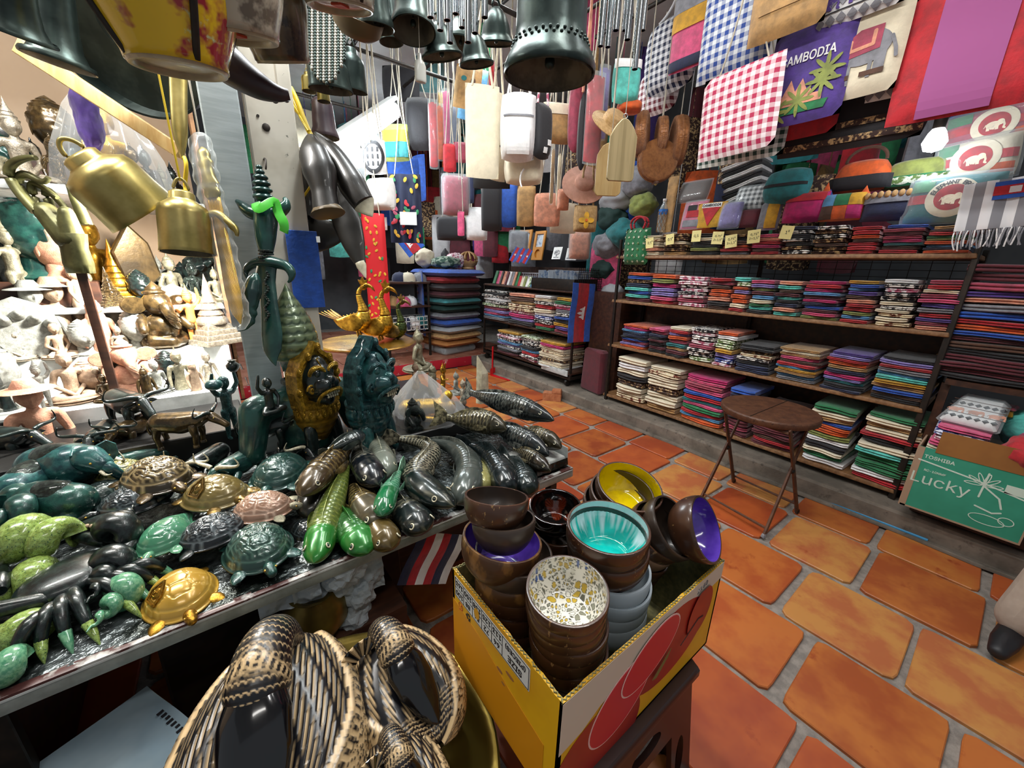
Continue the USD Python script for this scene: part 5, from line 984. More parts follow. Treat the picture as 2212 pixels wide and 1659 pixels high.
for q in(1,-1):
 obj('claw_arm',blob([(((.4,q*.5,.55),.17),((.2,q*1.0,.7),.15)),(((.2,q*1.0,.7),.15),((-.4,q*1.15,.75),.16))],.08,5),'bronze_black',o)
 c=obj('claw',sweep(spline([(-.35,q*1.15,.75),(-.9,q*1.1,.8),(-1.5,q*.8,.75),(-1.75,q*.5,.7)],14),np.r_[.12,.22,.28,.3,.3,.29,.27,.25,.22,.18,.15,.11,.07,.02],np.r_[.12,.25,.32,.34,.33,.3,.27,.24,.2,.17,.13,.1,.06,.02],14),'bronze_black',o)
 tp=spline([(-.5,q*.9,.86),(-1.0,q*.84,.9),(-1.55,q*.55,.82)],9)
 for k in range(9):obj('tooth',ball(tp[k],.075-.004*k,1,(1,1,.9)),'sandstone',c)
 obj('pincer',sweep(spline([(-.4,q*.8,.7),(-.9,q*.65,.72),(-1.45,q*.45,.7)],10),np.array([.1,.14,.16,.16,.15,.13,.1,.08,.05,.02]),np.array([.1,.15,.17,.17,.16,.14,.11,.08,.05,.02]),12),'bronze_black',o)
 for k in range(4):
  a=[(.55-.32*k,q*.45,.5),(.95-.42*k+.15,q*(.95+.05*k),.62),(1.35-.45*k,q*(1.25+.05*k),.28),(1.6-.45*k,q*(1.4+.04*k),.02)]
  if True:a=[V(.5+.1*k,q*(.1+.16*k),.5),V(.95+.05*k,q*(.2+.22*k),.62),V(1.5-.12*k,q*(.28+.27*k),.3),V(1.95-.2*k,q*(.32+.30*k),.03)]
  l=obj('leg',tube(a[:3],[.1,.13,.09],10,14),'bronze_black',o);obj('leg_tip',tube([a[2],(a[2]+a[3])/2+V(0,0,.03),a[3]],[.095,.07,.01],10,10),'jade_olive' if k%2==0 else 'jade_light',l)
def whelk(u,v,z,wpx,yaw,label,mat,tilt=0):
 p,d=place(u,v,z);s=px(wpx,d);o=thing('snail_shell',label,'snail shell','stone snail shells',frame(p,yaw,s=s)@rot([0,1,0],tilt))
 t=np.linspace(0,3.6*2*PI,130);k=t/t[-1];r=.40*k**1.5+.005;P=np.c_[1.0-1.35*k**1.15,r*.72*np.cos(t),r*.72*np.sin(t)+.42]
 obj('whorl',sweep(P,r*.62+.012,r*.8+.012,14,(1,0,0)),mat,o)
 obj('mouth',xf(lathe([(.001,0),(.24,.0),(.27,.03),(.2,.05),(.001,.02)],18,1,.7),frame(P[-1]+V(-.02,0,0),z=(-1,.2,.1))),mat,o)
 return o
whelk(62,1305,.0,105,205,'big mottled green stone snail shell at the table end','jade_olive')
whelk(35,1215,.05,110,190,'yellow green stone snail shell behind the big mottled one','jade_olive')
whelk(100,1205,.05,95,175,'green stone snail shell with brown mouth beside the crab claw','jade_olive')
whelk(270,1318,.0,84,-118,'pale green stone snail shell between crab and gold turtle','jade_light',0)
whelk(252,1262,.02,92,-105,'glossy black stone snail shell next to the pale green one','bronze_black')
whelk(266,1168,.05,88,80,'black striped stone snail shell above the glossy black one','bronze_black')
whelk(40,1405,.0,96,160,'olive stone snail shell at the very end of the table','jade_olive')
whelk(15,1480,.0,84,210,'light green snail shell cut off by the picture edge','jade_light')
whelk(40,1142,.06,80,215,'dark green glossy snail shell behind the yellow green one','bronze_green')
for u,v,z,yaw,k,lb,src in[(35,1000,.05,-40,1.0,'black buffalo figure at the outer table end behind the elephants','buffalo_figure_002'),(235,985,.05,-100,.9,'black buffalo figure with lowered horns between farmer and frogs','buffalo_figure_002'),(150,985,.04,-20,1.0,'dark green lying buffalo figure below the farmer figure','buffalo_figure_003'),(330,1005,.03,200,1.0,'dark green lying buffalo figure above the dark brown turtle','buffalo_figure_003'),(300,965,.06,-120,.9,'brown buffalo figure under the tall black one','buffalo_figure_001'),(640,985,.03,-70,1.0,'black lying buffalo figure at the feet of the gilded lion','buffalo_figure_004'),(90,1065,.06,60,.8,'small dark elephant figure wedged between the two larger ones','elephant_figure')]:
 sp=stage.GetPrimAtPath('/World/'+src);sv=np.linalg.norm(np.array(UsdGeom.Xformable(sp).GetLocalTransformation())[0,:3]);p,d=place(u,v,z);copy_of(sp,lb,frame(p,yaw,s=sv*k))
 # --------- rear table beside the column, tiers and shelves behind it
o=thing('rear_table','second display table behind the column carrying bird figures','table')
obj('table_top',bx(.34,YC,TZ-.03,.925,2.2,TZ-.001),'dark_plastic',o);obj('table_top',bx(-1.7,YC,TZ-.03,.04,2.68,TZ-.001),'dark_plastic',o)
for x,y in((.36,2.15),(.9,2.15),(-1.6,2.6),(0,2.6)):obj('leg',bx(x-.018,y-.018,0,x+.018,y+.018,TZ-.03),'black_metal',o)
T1,T2,S1,S2=.68,.82,1.0,1.43
o=thing('tiered_stand','white stepped stand behind the table for stone heads and bronze figures','stand')
obj('step',bx(-1.7,1.59,TZ,.04,1.95,.63,.003),'dark_plastic',o);obj('step',bx(-1.7,1.95,TZ,.04,2.2,T1,.003),'white_paint',o);obj('step',bx(-1.7,2.2,TZ,.04,2.42,T2,.003),'white_paint',o)
o=thing('figure_shelf','white edged shelves against the tan wall crowded with figures','shelf')
obj('shelf_board',bx(-1.75,2.30,S1-.025,.05,2.70,S1,.003),'white_paint',o);obj('shelf_board',bx(-1.75,2.08,S2-.03,-.17,2.70,S2,.003),'white_paint',o)
obj('shelf_board',bx(-.17,2.3,S2-.03,.05,2.70,S2,.003),'white_paint',o)
obj('upright',bx(.052,2.32,TZ,.066,2.68,2.3),'wood',o);obj('upright',bx(-1.75,2.3,TZ,-1.73,2.68,2.3),'wood',o)
D('carton_tan','#b07a42',rough=.8);D('carton_lit','#c8803a',rough=.7)
tag(obj('cardboard_strip',bx(-.45,2.44,.86,.03,2.45,.97),'carton_tan'),'tan cardboard strip under the lower shelf edge','cardboard')
a,b=ay(40,98,1.95),ay(392,330,1.66);tag(obj('beam',bar(a,b,.03,.045),'pale_wood'),'slanting pale wooden batten in front of the upper shelf','beam')
def uyz(u,Y,z):
 n=CR[0]*FPX-CR[2]*(u-1106);return V(-(n[1]*Y+n[2]*(z-CAMH))/n[0],Y,z)
def stat(kind,u,v,h,z,yaw,mat,label,mat2=None,name=None,cat_=None,group=None):
 p=uyz(u,v,z)if v<10 else az(u,v,z);d=(p-CP)@CR[2];s=px(h,d)*1.02;T=frame(p,yaw)
 if kind=='head':
  o=thing(name or 'head_figure',label,cat_ or 'head figure',group,T@np.diag([s,s,s,1.]));H=np.array(np.diag([.3,.26,.34,1.0]));H[:3,3]=(0,0,.50)
  obj('head',xf(head_mesh('hair',4),H),mat,o);obj('neck',lathe([(.001,0),(.24,0),(.25,.04),(.16,.12),(.15,.3),(.001,.31)],20),mat,o)
  obj('topknot',mv(lathe([(.2,0),(.21,.03),(.16,.06),(.165,.08),(.11,.11),(.11,.125),(.05,.17),(.001,.2)],18),-.02,0,.77),mat2 or mat,o);return o
 if kind=='sit':o=person_fig(T,s/.80,mat,label,LAP,name or 'seated_figure',cat_ or 'figure',group,'sit','buddha',mat2);obj('lotus_base',lathe([(.001,-.0),(.28,-.0),(.3,.02),(.26,.035),(.29,.05),(.27,.06),(.001,.06)],24),mat,o);return o
 if kind=='sitcrown':o=person_fig(T,s/.95,mat,label,(LAP[0],(((.02,.2,.2),(.1,.24,.34)))),name or 'seated_figure',cat_ or 'figure',group,'sit','crown',mat2);obj('lotus_base',lathe([(.001,0),(.28,0),(.3,.02),(.26,.035),(.29,.05),(.27,.06),(.001,.06)],24),mat,o);return o
 if kind=='stand':o=person_fig(T,s/1.2,mat,label,DOWN,name or 'standing_figure',cat_ or 'figure',group,'robe','crown',mat2);return o
 if kind=='dance':return person_fig(T,s/1.2,mat,label,(UP[0],OUT[1]),name or 'dancing_figure',cat_ or 'figure',group,'stand','crown',mat2)
 if kind=='robe':return person_fig(T,s/1.1,mat,label,DOWN,name or 'robed_figure',cat_ or 'figure',group,'robe','buddha',mat2)
 if kind=='hat':return person_fig(T,s/.72,mat,label,DOWN,name or 'bust_figure',cat_ or 'figure',group,'bust','plain',mat2,None,True)
 if kind=='bust':return person_fig(T,s/.82,mat,label,DOWN,name or 'bust_figure',cat_ or 'figure',group,'bust','buddha',mat2)
 if kind=='ganesha':
  o=thing(name or 'elephant_headed_figure',label,cat_ or 'figure',group,T@np.diag([s,s,s,1.]))
  obj('body',blob([(((0,0,.3),.26),((.05,0,.34),.24)),(((.05,.2,.12),.14),((.25,-.02,.1),.1)),(((.05,-.2,.12),.14),((.25,.02,.1),.1)),(((0,.25,.5),.09),((.2,.32,.32),.07)),(((0,-.25,.5),.09),((.2,-.32,.32),.07))],.06,5),mat,o)
  obj('head',blob([(((.05,0,.72),.19),((.16,0,.66),.14))],.06,4),mat,o);obj('trunk',tube([(.26,0,.66),(.36,0,.5),(.34,.06,.36),(.26,.12,.36)],[.1,.075,.055,.04],10,14),mat,o)
  for q in(1,-1):obj('ear',xf(ext(ell(0,0,.13,.17,16),.03,.008),trimesh.transformations.translation_matrix([.03,q*.3,.7])@rot([0,1,0],90)),mat,o)
  obj('crown',mv(lathe([(.14,0),(.15,.03),(.1,.06),(.1,.09),(.05,.14),(.001,.2)],16),.03,0,.86),mat2 or mat,o);return o
 if kind=='stupa':
  o=thing(name or 'stupa_figure',label,cat_ or 'stupa',group,T@np.diag([s,s,s,1.]));obj('base',cat([bx(-.3+k*.04,-.3+k*.04,k*.07,.3-k*.04,.3-k*.04,k*.07+.075,.008)for k in range(4)]),mat,o)
  obj('spire',mv(lathe([(.19,0),(.2,.06),(.15,.12),(.16,.14),(.12,.2),(.13,.22),(.09,.3),(.1,.32),(.06,.42),(.065,.44),(.03,.6),(.001,.72)],18),z=.285),mat,o);return o
 if kind=='naga':
  o=thing(name or 'serpent_hood_figure',label,cat_ or 'figure',group,T@np.diag([s,s,s,1.]));obj('hood',xf(ext(Polygon([(-.18,0),(-.3,.25),(-.42,.5),(-.36,.78),(-.2,.9),(0,1.0),(.2,.9),(.36,.78),(.42,.5),(.3,.25),(.18,0)]),.16,.03),frame((0,0,0),x=(0,1,0),z=(1,0,0))),mat,o)
  for k in range(5):obj('serpent_head',blob([(((.14,(k-2)*.15,.55+.16*(1-abs(k-2)/2)),.085),((.26,(k-2)*.155,.6+.16*(1-abs(k-2)/2)),.05))],.04,3,10),mat,o)
  return o
stat('head',8,2.1,150,T1,-62,'stone_grey','big pale stone head cut by the picture edge')
stat('sit',165,2.08,118,T1,-70,'sandstone','warm sandstone seated figure in the bright lamp light')
stat('ganesha',288,2.1,112,T1,-70,'sandstone_pink','pinkish elephant-headed seated figure with round belly')
stat('bust',395,2.05,92,T1,-70,'bronze_pale','grey bearded guardian bust behind the green jar bearer')
stat('sit',235,2.02,62,T1,-80,'bronze_brown','small dark brown seated figure beside the elephant-headed one')
stat('sit',345,2.05,76,T1,-60,'stone_grey','small pale grey seated figure between elephant-headed one and guardian bust')
stat('naga',70,2.27,128,T2,-75,'stone_grey','pale stone hood of many serpent heads')
stat('hat',108,2.30,150,T2,-65,'stone_grey','white stone bust with a pointed hat, the paler of two',group=None)
stat('hat',152,2.34,150,T2,-60,'sandstone','tan stone bust with a pointed hat in front of the robed figure')
stat('robe',228,2.26,168,T2,-70,'sandstone_pink','tall rosy robed figure leaning in the lamp light')
stat('head',305,2.27,92,T2,-70,'stone_grey','small pale head covered in tight curls')
stat('ganesha',358,2.29,128,T2,-60,'bronze_brown','glossy brown elephant-headed figure next to the curly head')
stat('dance',425,2.3,120,T2,-65,'carton_lit','orange gilded dancing figure beside the column')
stat('stupa',468,2.3,140,T2,-60,'silvered','silver ornamented stupa touching the column')
stat('sit',30,2.36,90,T2,-60,'bronze_pale','worn bronze seated figure behind the big pale head')
stat('sit',265,2.24,60,T2,-75,'silvered','tiny silvered seated figure below the robed one')
tag(obj('pedestal',bx(-.75,2.33,S1,-.35,2.5,S1+.10,.004),'dark_wood'),'dark block raising the green and reddish heads','block')
stat('head',98,2.44,190,S1+.1,-62,'bronze_green','large dark green head with a banded topknot',mat2='bronze_carved')
stat('head',140,2.40,135,S1+.1,-30,'sandstone_pink','reddish stone head with curled hair and pointed topknot')
stat('bust',176,2.34,92,S1,-25,'sandstone','orange-lit stone bust below the reddish head')
stat('dance',22,2.4,190,S1,-50,'stone_grey','grey stone figure with a raised long arm')
stat('sit',228,2.55,180,S1,-70,'gold','gilded seated figure on a high carved throne under the upper shelf',mat2='gold')
stat('stupa',266,2.42,130,S1,-70,'gold','golden ringed pagoda beside the hanging brass bells')
stat('sit',58,2.5,165,S1,-70,'gold','golden seated figure wrapped in brown film under the shelf end')
o=thing('leaf_figure','dark bronze leaf-shaped fan standing on the lower shelf','figure',None,frame(az(298,656,S1),20));obj('leaf',xf(ext(Polygon([(0,0),(.03,.05),(.1,.12),(.08,.26),(.02,.34),(-.05,.22),(-.03,.1)]),.03,.008),rot([1,0,0],90)),'bronze_brown',o);obj('foot',lathe([(.001,0),(.045,0),(.04,.015),(.001,.02)],14),'bronze_pale',o)
for k in range(7):
 u=335+k*23;stat(['sit','dance','sit','ganesha','sit','naga','sit'][k],u,652-(k%2)*6,72+14*(k%3),S1,-70+8*(k%3),['bronze_black','stone_grey','bronze_pale','bronze_black','bronze_carved','bronze_black','bronze_pale'][k],f'{["black", "grey", "pale", "black", "carved dark", "black", "pale"][k]} miniature {["seated", "dancing", "seated", "elephant-headed", "seated", "serpent-hooded", "seated"][k]} figure, {ORDL[k]} from the leaf fan along the lower shelf')
stat('robe',45,2.52,250,S2,-62,'bronze_black','tall black robed figure on the upper shelf')
tag(obj('pedestal',bx(-.55,2.42,S2,-.33,2.6,S2+.12,.004),'dark_wood'),'dark block at the back of the upper shelf under the bronze head','block')
stat('head',138,2.5,130,S2+.12,-62,'bronze_brown','bronze head with heavy lids on the upper shelf, behind the lower helmeted one')
stat('bust',138,2.28,110,S2,-62,'brown_carved','helmeted dark bronze bust in front of the heavy-lidded head')
stat('sitcrown',62,2.24,175,S2,-60,'silvered','silver seated deity with a spread crown and a staff')
stat('robe',180,2.5,190,S2,-70,'bronze_teal','dark blue-green robed figure beside the wrapped golden one')
o=stat('sit',258,2.3,180,S2,-68,'gold_bright','golden seated figure on a tall base, wrapped in a clear plastic cone')
D('film_wrap','#f2f6f8',rough=.08,alpha=.14,spec=.8);D('film_clear','#eef4f6',rough=.06,alpha=.05,spec=.8)
def film_cone(o,r,h,n=40):
 a=np.arange(n)*2*PI/n;R=1+.06*np.sin(a*7)+.04*np.sin(a*13+1);prof=[(1.0,0),(1.02,.1),(.9,.35),(.55,.7),(.16,.94),(.05,1.0),(.12,1.06)]
 v=np.array([[(r*k*R*(1 if i<4 else 1))*np.cos(a),(r*k*R)*np.sin(a),np.full(n,z*h)]for i,(k,z)in enumerate(prof)]).transpose(0,2,1).reshape(-1,3)
 obj('plastic_wrap',tm(v,grid_faces(len(prof),n,True)[:,::-1]),'film_clear',o,smooth=20,label='clear plastic wrapping gathered at the top')
film_cone(o,.40,.98)
stat('sit',332,2.45,110,S2,-60,'bronze_black','black seated figure beyond the wrapped golden one')
stat('stand',362,2.5,110,S2,-60,'bronze_pale','pale bronze standing figure at the shelf end by the brass scabbard')
stat('sit',8,2.22,90,S2,-60,'bronze_pale','bronze seated figure at the outer end of the upper shelf')
crumple('wrapped_figure','purple film-wrapped bundle behind the golden cone','bundle',az(208,330,S2+.1),(.035,.04,.10),'cloth_v',31)
D('hand_bronze','#3e3c22',mott='#5a5a38',mscale=14,metal=.5,rough=.4)
for k_,u,Y,h,z,yaw,m_,lb in[('bust',20,2.06,90,.68,-70,'bronze_black','black capped bust before the big pale head'),('dance',105,2.0,105,.68,-60,'stone_grey','pale dancing figure just behind the farmer figure'),('head',205,2.12,84,.68,-60,'sandstone','sandy small head beside the warm seated figure'),('naga',255,2.14,90,.68,-70,'silvered','silvered serpent hood behind the elephant-headed figure'),('robe',322,2.0,92,.68,-70,'bronze_brown','dark brown robed figure behind the tall buffalo'),('head',372,2.12,80,.68,-60,'bronze_black','black glossy head near the guardian bust'),('robe',425,2.0,92,.68,-60,'sandstone','sandy robed figure beside the column base'),('bust',455,2.1,74,.68,-60,'silvered','silvered bust under the ornamented stupa'),('sit',135,2.23,80,T2,-60,'sandstone','sandy seated figure below the two pointed hats'),('head',190,2.24,78,T2,-60,'stone_grey','white curly head at the feet of the robed figure'),('bust',270,2.38,130,T2,-60,'stone_grey','white reclining-like bust behind the robed figure'),('robe',320,2.38,135,T2,-70,'silvered','silvered robed figure behind the curly head'),('naga',395,2.38,120,T2,-70,'sandstone','tan serpent hood behind the brown elephant-headed figure'),('robe',445,2.39,118,T2,-60,'silvered','silvered robed figure wrapped against the column'),('sit',48,2.24,70,T2,-60,'silvered','silvered small seated figure by the serpent hood'),('robe',0,2.38,170,T2,-60,'sandstone','tan robed figure at the outer end of the stand'),('dance',60,2.36,175,S1,-40,'bronze_pale','dull bronze dancer with outstretched arms on the lower shelf'),('bust',205,2.36,78,S1,-60,'bronze_pale','dull bronze bust at the hand pillar'),('stupa',245,2.36,80,S1,-60,'brown_carved','squat carved drum-shaped stupa under the golden throne'),('head',312,2.38,74,S1,-60,'bronze_black','black head beside the leaf fan'),('robe',15,2.56,170,S1,-60,'gold','golden robed figure deep on the lower shelf'),('robe',100,2.54,150,S2,-60,'bronze_black','black robed figure behind the silver deity'),('head',20,2.4,120,S2,-60,'bronze_green','dark green head at the outer end of the upper shelf'),('bust',210,2.52,130,S2,-60,'bronze_black','black bust behind the wrapped golden figure'),('sit',305,2.3,105,S2,-60,'bronze_brown','brown seated figure by the plastic cone'),('stand',385,2.56,120,S2,-60,'bronze_black','black crowned figure at the column strip')]:stat(k_,u,Y,h,z,yaw,m_,lb)
tag(obj('shelf_lamp',bx(-.26,1.94,1.382,.0,2.078,1.405,.004),'black_metal'),'black lamp housing under the upper shelf edge, lighting the figures below','lamp')
p=ay(176,590,2.0);tag(obj('pedestal',bx(p[0]-.012,1.99,.68,p[0]+.012,2.01,p[2]),'dark_wood'),'slim dark pillar under the bronze hand','pillar');d=(p-CP)@CR[2];k=px(1,d)
o=thing('hand_figure','green bronze hand with long fingers curled at the tips','hand figure',None,frame(p,x=CR[0],z=(0,0,1)))
P=lambda x,y,dy=0.:V((x-176)*k,dy,(590-y)*k)
obj('wrist',lathe([(.001,0),(26*k,0),(28*k,20*k),(25*k,50*k),(30*k,80*k),(.001,84*k)],18,1,.7),'hand_bronze',o)
obj('palm',blob([((P(170,520),24*k),(P(140,470),20*k)),((P(178,520),22*k),(P(180,470),13*k))],.012,6),'hand_bronze',o)
for nm,pts,r in[('index_finger',[(132,470),(108,430),(104,395),(122,380),(165,372)],9),('middle_finger',[(128,478),(106,440),(103,410),(120,400),(150,412),(166,405)],9),('ring_finger',[(124,488),(112,440),(118,415),(145,428),(160,440)],8),('little_finger',[(140,490),(128,450),(130,425),(150,445),(168,482)],8),('thumb',[(182,490),(176,450),(168,412)],11)]:
 i=['index_finger','middle_finger','ring_finger','little_finger','thumb'].index(nm);obj(nm,tube([P(x,y,-.02+.018*i)for x,y in pts],np.array([1,.95,.85,.5])*r*k,10,24),'hand_bronze',o)
 # --------- guardian lions, crowned torso, birds
def scaled_body(prof,rows,cols,dark,light,n=72,m=60,amp=.03,sx=1,sy=1):
 p=spline(np.array(prof),m);a=np.arange(n)*2*PI/n;t=np.linspace(0,1,m)
 s,q=np.meshgrid((1-t)*rows,a/(2*PI)*cols,indexing='ij');e,h=scallop(s,q)
 r=p[:,:1]*(1+amp*(h-.5)*2);v=np.stack([r*np.cos(a)*sx,r*np.sin(a)*sy,np.repeat(p[:,1:2],n,1)],-1).reshape(-1,3)
 c0,c1=np.array(srgb(dark)),np.array(srgb(light));w=np.clip(e,0,1).reshape(-1,1);hh=h.reshape(-1,1)
 return tm(v,grid_faces(m,n,True)[:,::-1]),(c0*(1-.7*hh)+c1*.7*hh)*(1-.6*w)+c0*.5*w
D('cdgold',None,cd=True,rough=.3,metal=.65)
def lion(u,v,h,z,yaw,label,trim,face,dark,light,cdm,chestmat):
 p=az(u,v,TZ+z);d=(p-CP)@CR[2];s=px(h,d);o=thing('lion_figure',label,'lion figure','guardian lion figures',frame(p,yaw)@np.diag([s*.78,s*.84,s,1.]))
 m,c=scaled_body([(.06,0.0),(.13,.08),(.22,.22),(.255,.36),(.22,.46),(.17,.5),(.001,.51)],9,22,dark,light);obj('chest',m,cdm,o,col=c)
 obj('leg',blob([(((.1,.17,.2),.075),((.16,.19,-.06),.06))],.05,3),face,o);obj('leg',blob([(((.1,-.17,.2),.075),((.16,-.19,-.06),.06))],.05,3),face,o)
 col=obj('collar',lathe([(.235,.40),(.26,.42),(.262,.45),(.24,.47),(.19,.49),(.19,.41)],36),trim,o)
 for k in range(11):a=math.radians(-80+16*k);obj('collar_drop',sc(ball((0,0,0),1,2),.022,.028,.05).apply_transform(trimesh.transformations.translation_matrix([.262*math.cos(a),.262*math.sin(a),.375])),trim,col)
 halo=Polygon([(-.25,.42),(-.28,.6),(-.27,.76),(-.2,.88),(-.08,.96),(0,1.05),(.08,.96),(.2,.88),(.27,.76),(.28,.6),(.25,.42)])
 F=frame((-.06,0,0),x=(0,1,0),z=(1,0,0));hl=obj('mane_hood',xf(ext(halo,.16,.03),F),trim,o)
 obj('mane_rim',xf(ext(halo.difference(halo.buffer(-.04)),.2,0),F),trim,hl,smooth=False)
 for k in range(9):
  q=halo.exterior.interpolate((k+.5)/9*.92+.04,True);obj('mane_curl',xf(mv(sc(ball((0,0,0),1,2),.04,.045,.03),q.x*.93,.7+(q.y-.7)*.93,.2),F),trim,hl)
 obj('head',blob([(((.08,0,.68),.19),((.16,0,.70),.16)),(((.14,.07,.62),.12),((.26,.06,.62),.09)),(((.14,-.07,.62),.12),((.26,-.06,.62),.09)),(((.1,0,.53),.14),((.26,0,.52),.08)),(((.12,0,.8),.12),((.1,0,.86),.06))],.03,5),face,o)
 obj('muzzle',blob([(((.26,.07,.64),.085),((.33,.05,.65),.06)),(((.26,-.07,.64),.085),((.33,-.05,.65),.06)),(((.3,0,.69),.06),((.35,0,.7),.045))],.03,4),face,o)
 obj('teeth',cat([bx(.345,y-.012,.565,.375,y+.012,.595,.003)for y in np.arange(-.075,.08,.03)]+[bx(.34,y-.011,.535,.368,y+.011,.56,.003)for y in np.arange(-.06,.065,.03)]),'horn_pale',o)
 obj('mouth',bx(.24,-.1,.53,.352,.1,.598,.02),'bronze_black',o)
 obj('lip_band',tube([(.28,-.15,.50),(.37,-.09,.60),(.39,0,.615),(.37,.09,.60),(.28,.15,.50)],.018,8,24),trim,o)
 for q in(1,-1):
  obj('eye',ball((.245,q*.085,.76),.038,2),face,o);obj('brow',tube([(.22,q*.17,.76),(.27,q*.14,.825),(.28,q*.07,.82),(.29,q*.02,.775)],[.02,.026,.022,.014],8,16),trim,o)
  obj('cheek_spiral',tube([(.22+.008*k*.2,q*(.17+.05*math.cos(k*.8)*(1-k/14)),.62+.05*math.sin(k*.8)*(1-k/14))for k in range(14)],.012,6,40),trim,o)
  obj('nostril',ball((.375,q*.022,.695),.014,1),'bronze_black',o)
 for k in range(4):obj('brow_line',tube([(.25-.01*k,-.012+.008*k-.004,.8+.01*k),(.2-.02*k,(-.5+k*.33)*.1,.9)],.007,6,4),trim,o)
 return o
lion(690,955,212,.07,-62,'guardian lion with gilded mane and chest and a black snarling face','gold_carved','bronze_black','#6a4c10','#b48c2c','cdgold',None)
lion(805,958,224,.07,-60,'guardian lion in all-over dark teal bronze, beside the gilded one','teal_carved','bronze_teal','#0d2c30','#1f5054','cdmetal',None)
tag(obj('riser_box',bx(.16,1.12,TZ+.01,.44,1.40,TZ+.062,.004),'dark_plastic'),'low black box under the two guardian lions','box')
p=ad(690,860,1.42);d=1.42;s=px(270,d);o=thing('torso_figure','dark green bronze torso of a dancer with a tall scaled pointed crown','torso figure',None,frame(V(.20,1.455,TZ+.04),-70)@np.diag([s,s,s*1.06,1.]))
obj('torso',blob([(((0,0,.08),.2),((0,0,.3),.2)),(((0,-.3,.38),.1),((0,.3,.38),.1)),(((0,0,.32),.2),((0,0,.42),.12)),(((0,0,.42),.10),((.02,0,.56),.09)),(((0,.33,.37),.1),((.02,.4,.1),.08)),(((0,-.33,.37),.1),((.02,-.4,.1),.08))],.04,8),'bronze_green',o)
H=np.diag([.13,.115,.145,1.0]);H[:3,3]=(.03,0,.66);obj('head',xf(head_mesh('bald',4),H),'bronze_green',o)
m,c=scaled_body([(.135,0),(.155,.05),(.16,.12),(.14,.22),(.1,.32),(.055,.40),(.02,.46),(.002,.5)],9,14,'#12302c','#7c8a64',amp=.05);obj('crown',mv(m,.0,0,.68),'cdmetal',o,col=c)
obj('plinth',lathe([(.001,-.14),(.26,-.14),(.24,-.02),(.2,.02),(.001,.02)],28),'dark_plastic',o);obj('neck_ring',mv(lathe([(.1,0),(.125,.01),(.125,.03),(.1,.04)],24),.01,0,.5),'bronze_carved',o)
D('cdbird',None,cd=True,rough=.28,metal=.75)
def goose(u,v,h,Y,yaw,label,dark,light,trim):
 p=ay(u,v,Y);d=(p-CP)@CR[2];s=px(h,d);o=thing('goose_figure',label,'bird figure','long-necked bird figures',frame(p,yaw)@np.diag([s,s,s,1.]))
 path=spline([(-.2,0,.24),(-.04,0,.2),(.09,0,.32),(.10,0,.52),(.06,0,.70),(.13,0,.84)],70);r=np.interp(np.linspace(0,1,70),[0,.06,.22,.38,.5,.65,.85,.95,1],[.01,.08,.15,.15,.1,.06,.042,.036,.028]);n=40
 m=sweep(path,r*.85,r,n,(0,0,1));e,hh=scallop(np.repeat(np.linspace(0,1,70),n)*22,np.tile(np.arange(n),70)/n*12);c0,c1=np.array(srgb(dark)),np.array(srgb(light));w=np.clip(e,0,1)[:,None]
 col=c0*w+(c0*.25+c1*.75)*(1-w);obj('body',m,'cdbird',o,col=np.vstack([col,col[:1],col[-1:]]))
 obj('head',blob([(((.15,0,.84),.055),((.2,0,.87),.045))],.02,4),trim,o);obj('beak',tube([(.22,0,.87),(.3,0,.83),(.34,0,.77)],[.035,.025,.004],10,8),trim,o)
 obj('crest',xf(ext(Polygon([(-.05,0),(.05,0),(.09,.09),(.03,.07),(0,.14),(-.04,.07),(-.08,.08)]),.02),frame((.15,.01,.88),x=(1,0,0),z=(0,-1,0))),trim,o)
 for q in(1,-1):obj('wing',sweep(spline([(.12,q*.13,.28),(-.1,q*.17,.24),(-.36,q*.1,.28)],10),np.array([.06,.12,.14,.14,.13,.12,.1,.08,.05,.01]),.02,10,(0,q,.1)),trim,o);obj('leg',tube([(.0,q*.06,.08),(.02,q*.06,0)],.022,8),trim,o);obj('eye',ball((.19,q*.042,.875),.012,1),'bronze_black',o)
 for k in range(5):obj('tail_feather',sweep(spline([(-.2,(k-2)*.03,.22),(-.38,(k-2)*.08,.32),(-.55,(k-2)*.13,.42)],8),np.array([.02,.035,.045,.05,.05,.045,.03,.006]),.008,8,(0,0,1)),trim,o)
 return o
YB=1.95
tr=ay(800,735,YB);o=thing('bird_stand','gilded round stand with a scalloped silver foot under the bird figures','stand',None,frame((tr[0]-.01,YB+.02,TZ)))
hb=tr[2]-TZ-.005;obj('top_plate',mv(lathe([(.001,0),(.22,0),(.235,.01),(.22,.018),(.001,.018)],36),z=hb-.018),'gold',o);obj('foot',lathe([(.001,0),(.15,0),(.155,.02),(.11,.05),(.1,hb-.05),(.14,hb-.018),(.001,hb-.018)],30),'silvered',o)
goose(775,725,122,YB-.06,-35,'golden long-necked bird figure, taller one at the column side','#6a4810','#e0b444','gold')
goose(822,735,126,YB-.04,-40,'golden long-necked bird figure in the middle of the three','#6a4810','#d8a838','gold')
goose(858,738,100,YB+.0,-45,'dark bronze long-necked bird figure with a gilded crest','#1c2414','#5a6a3c','bronze_gold')
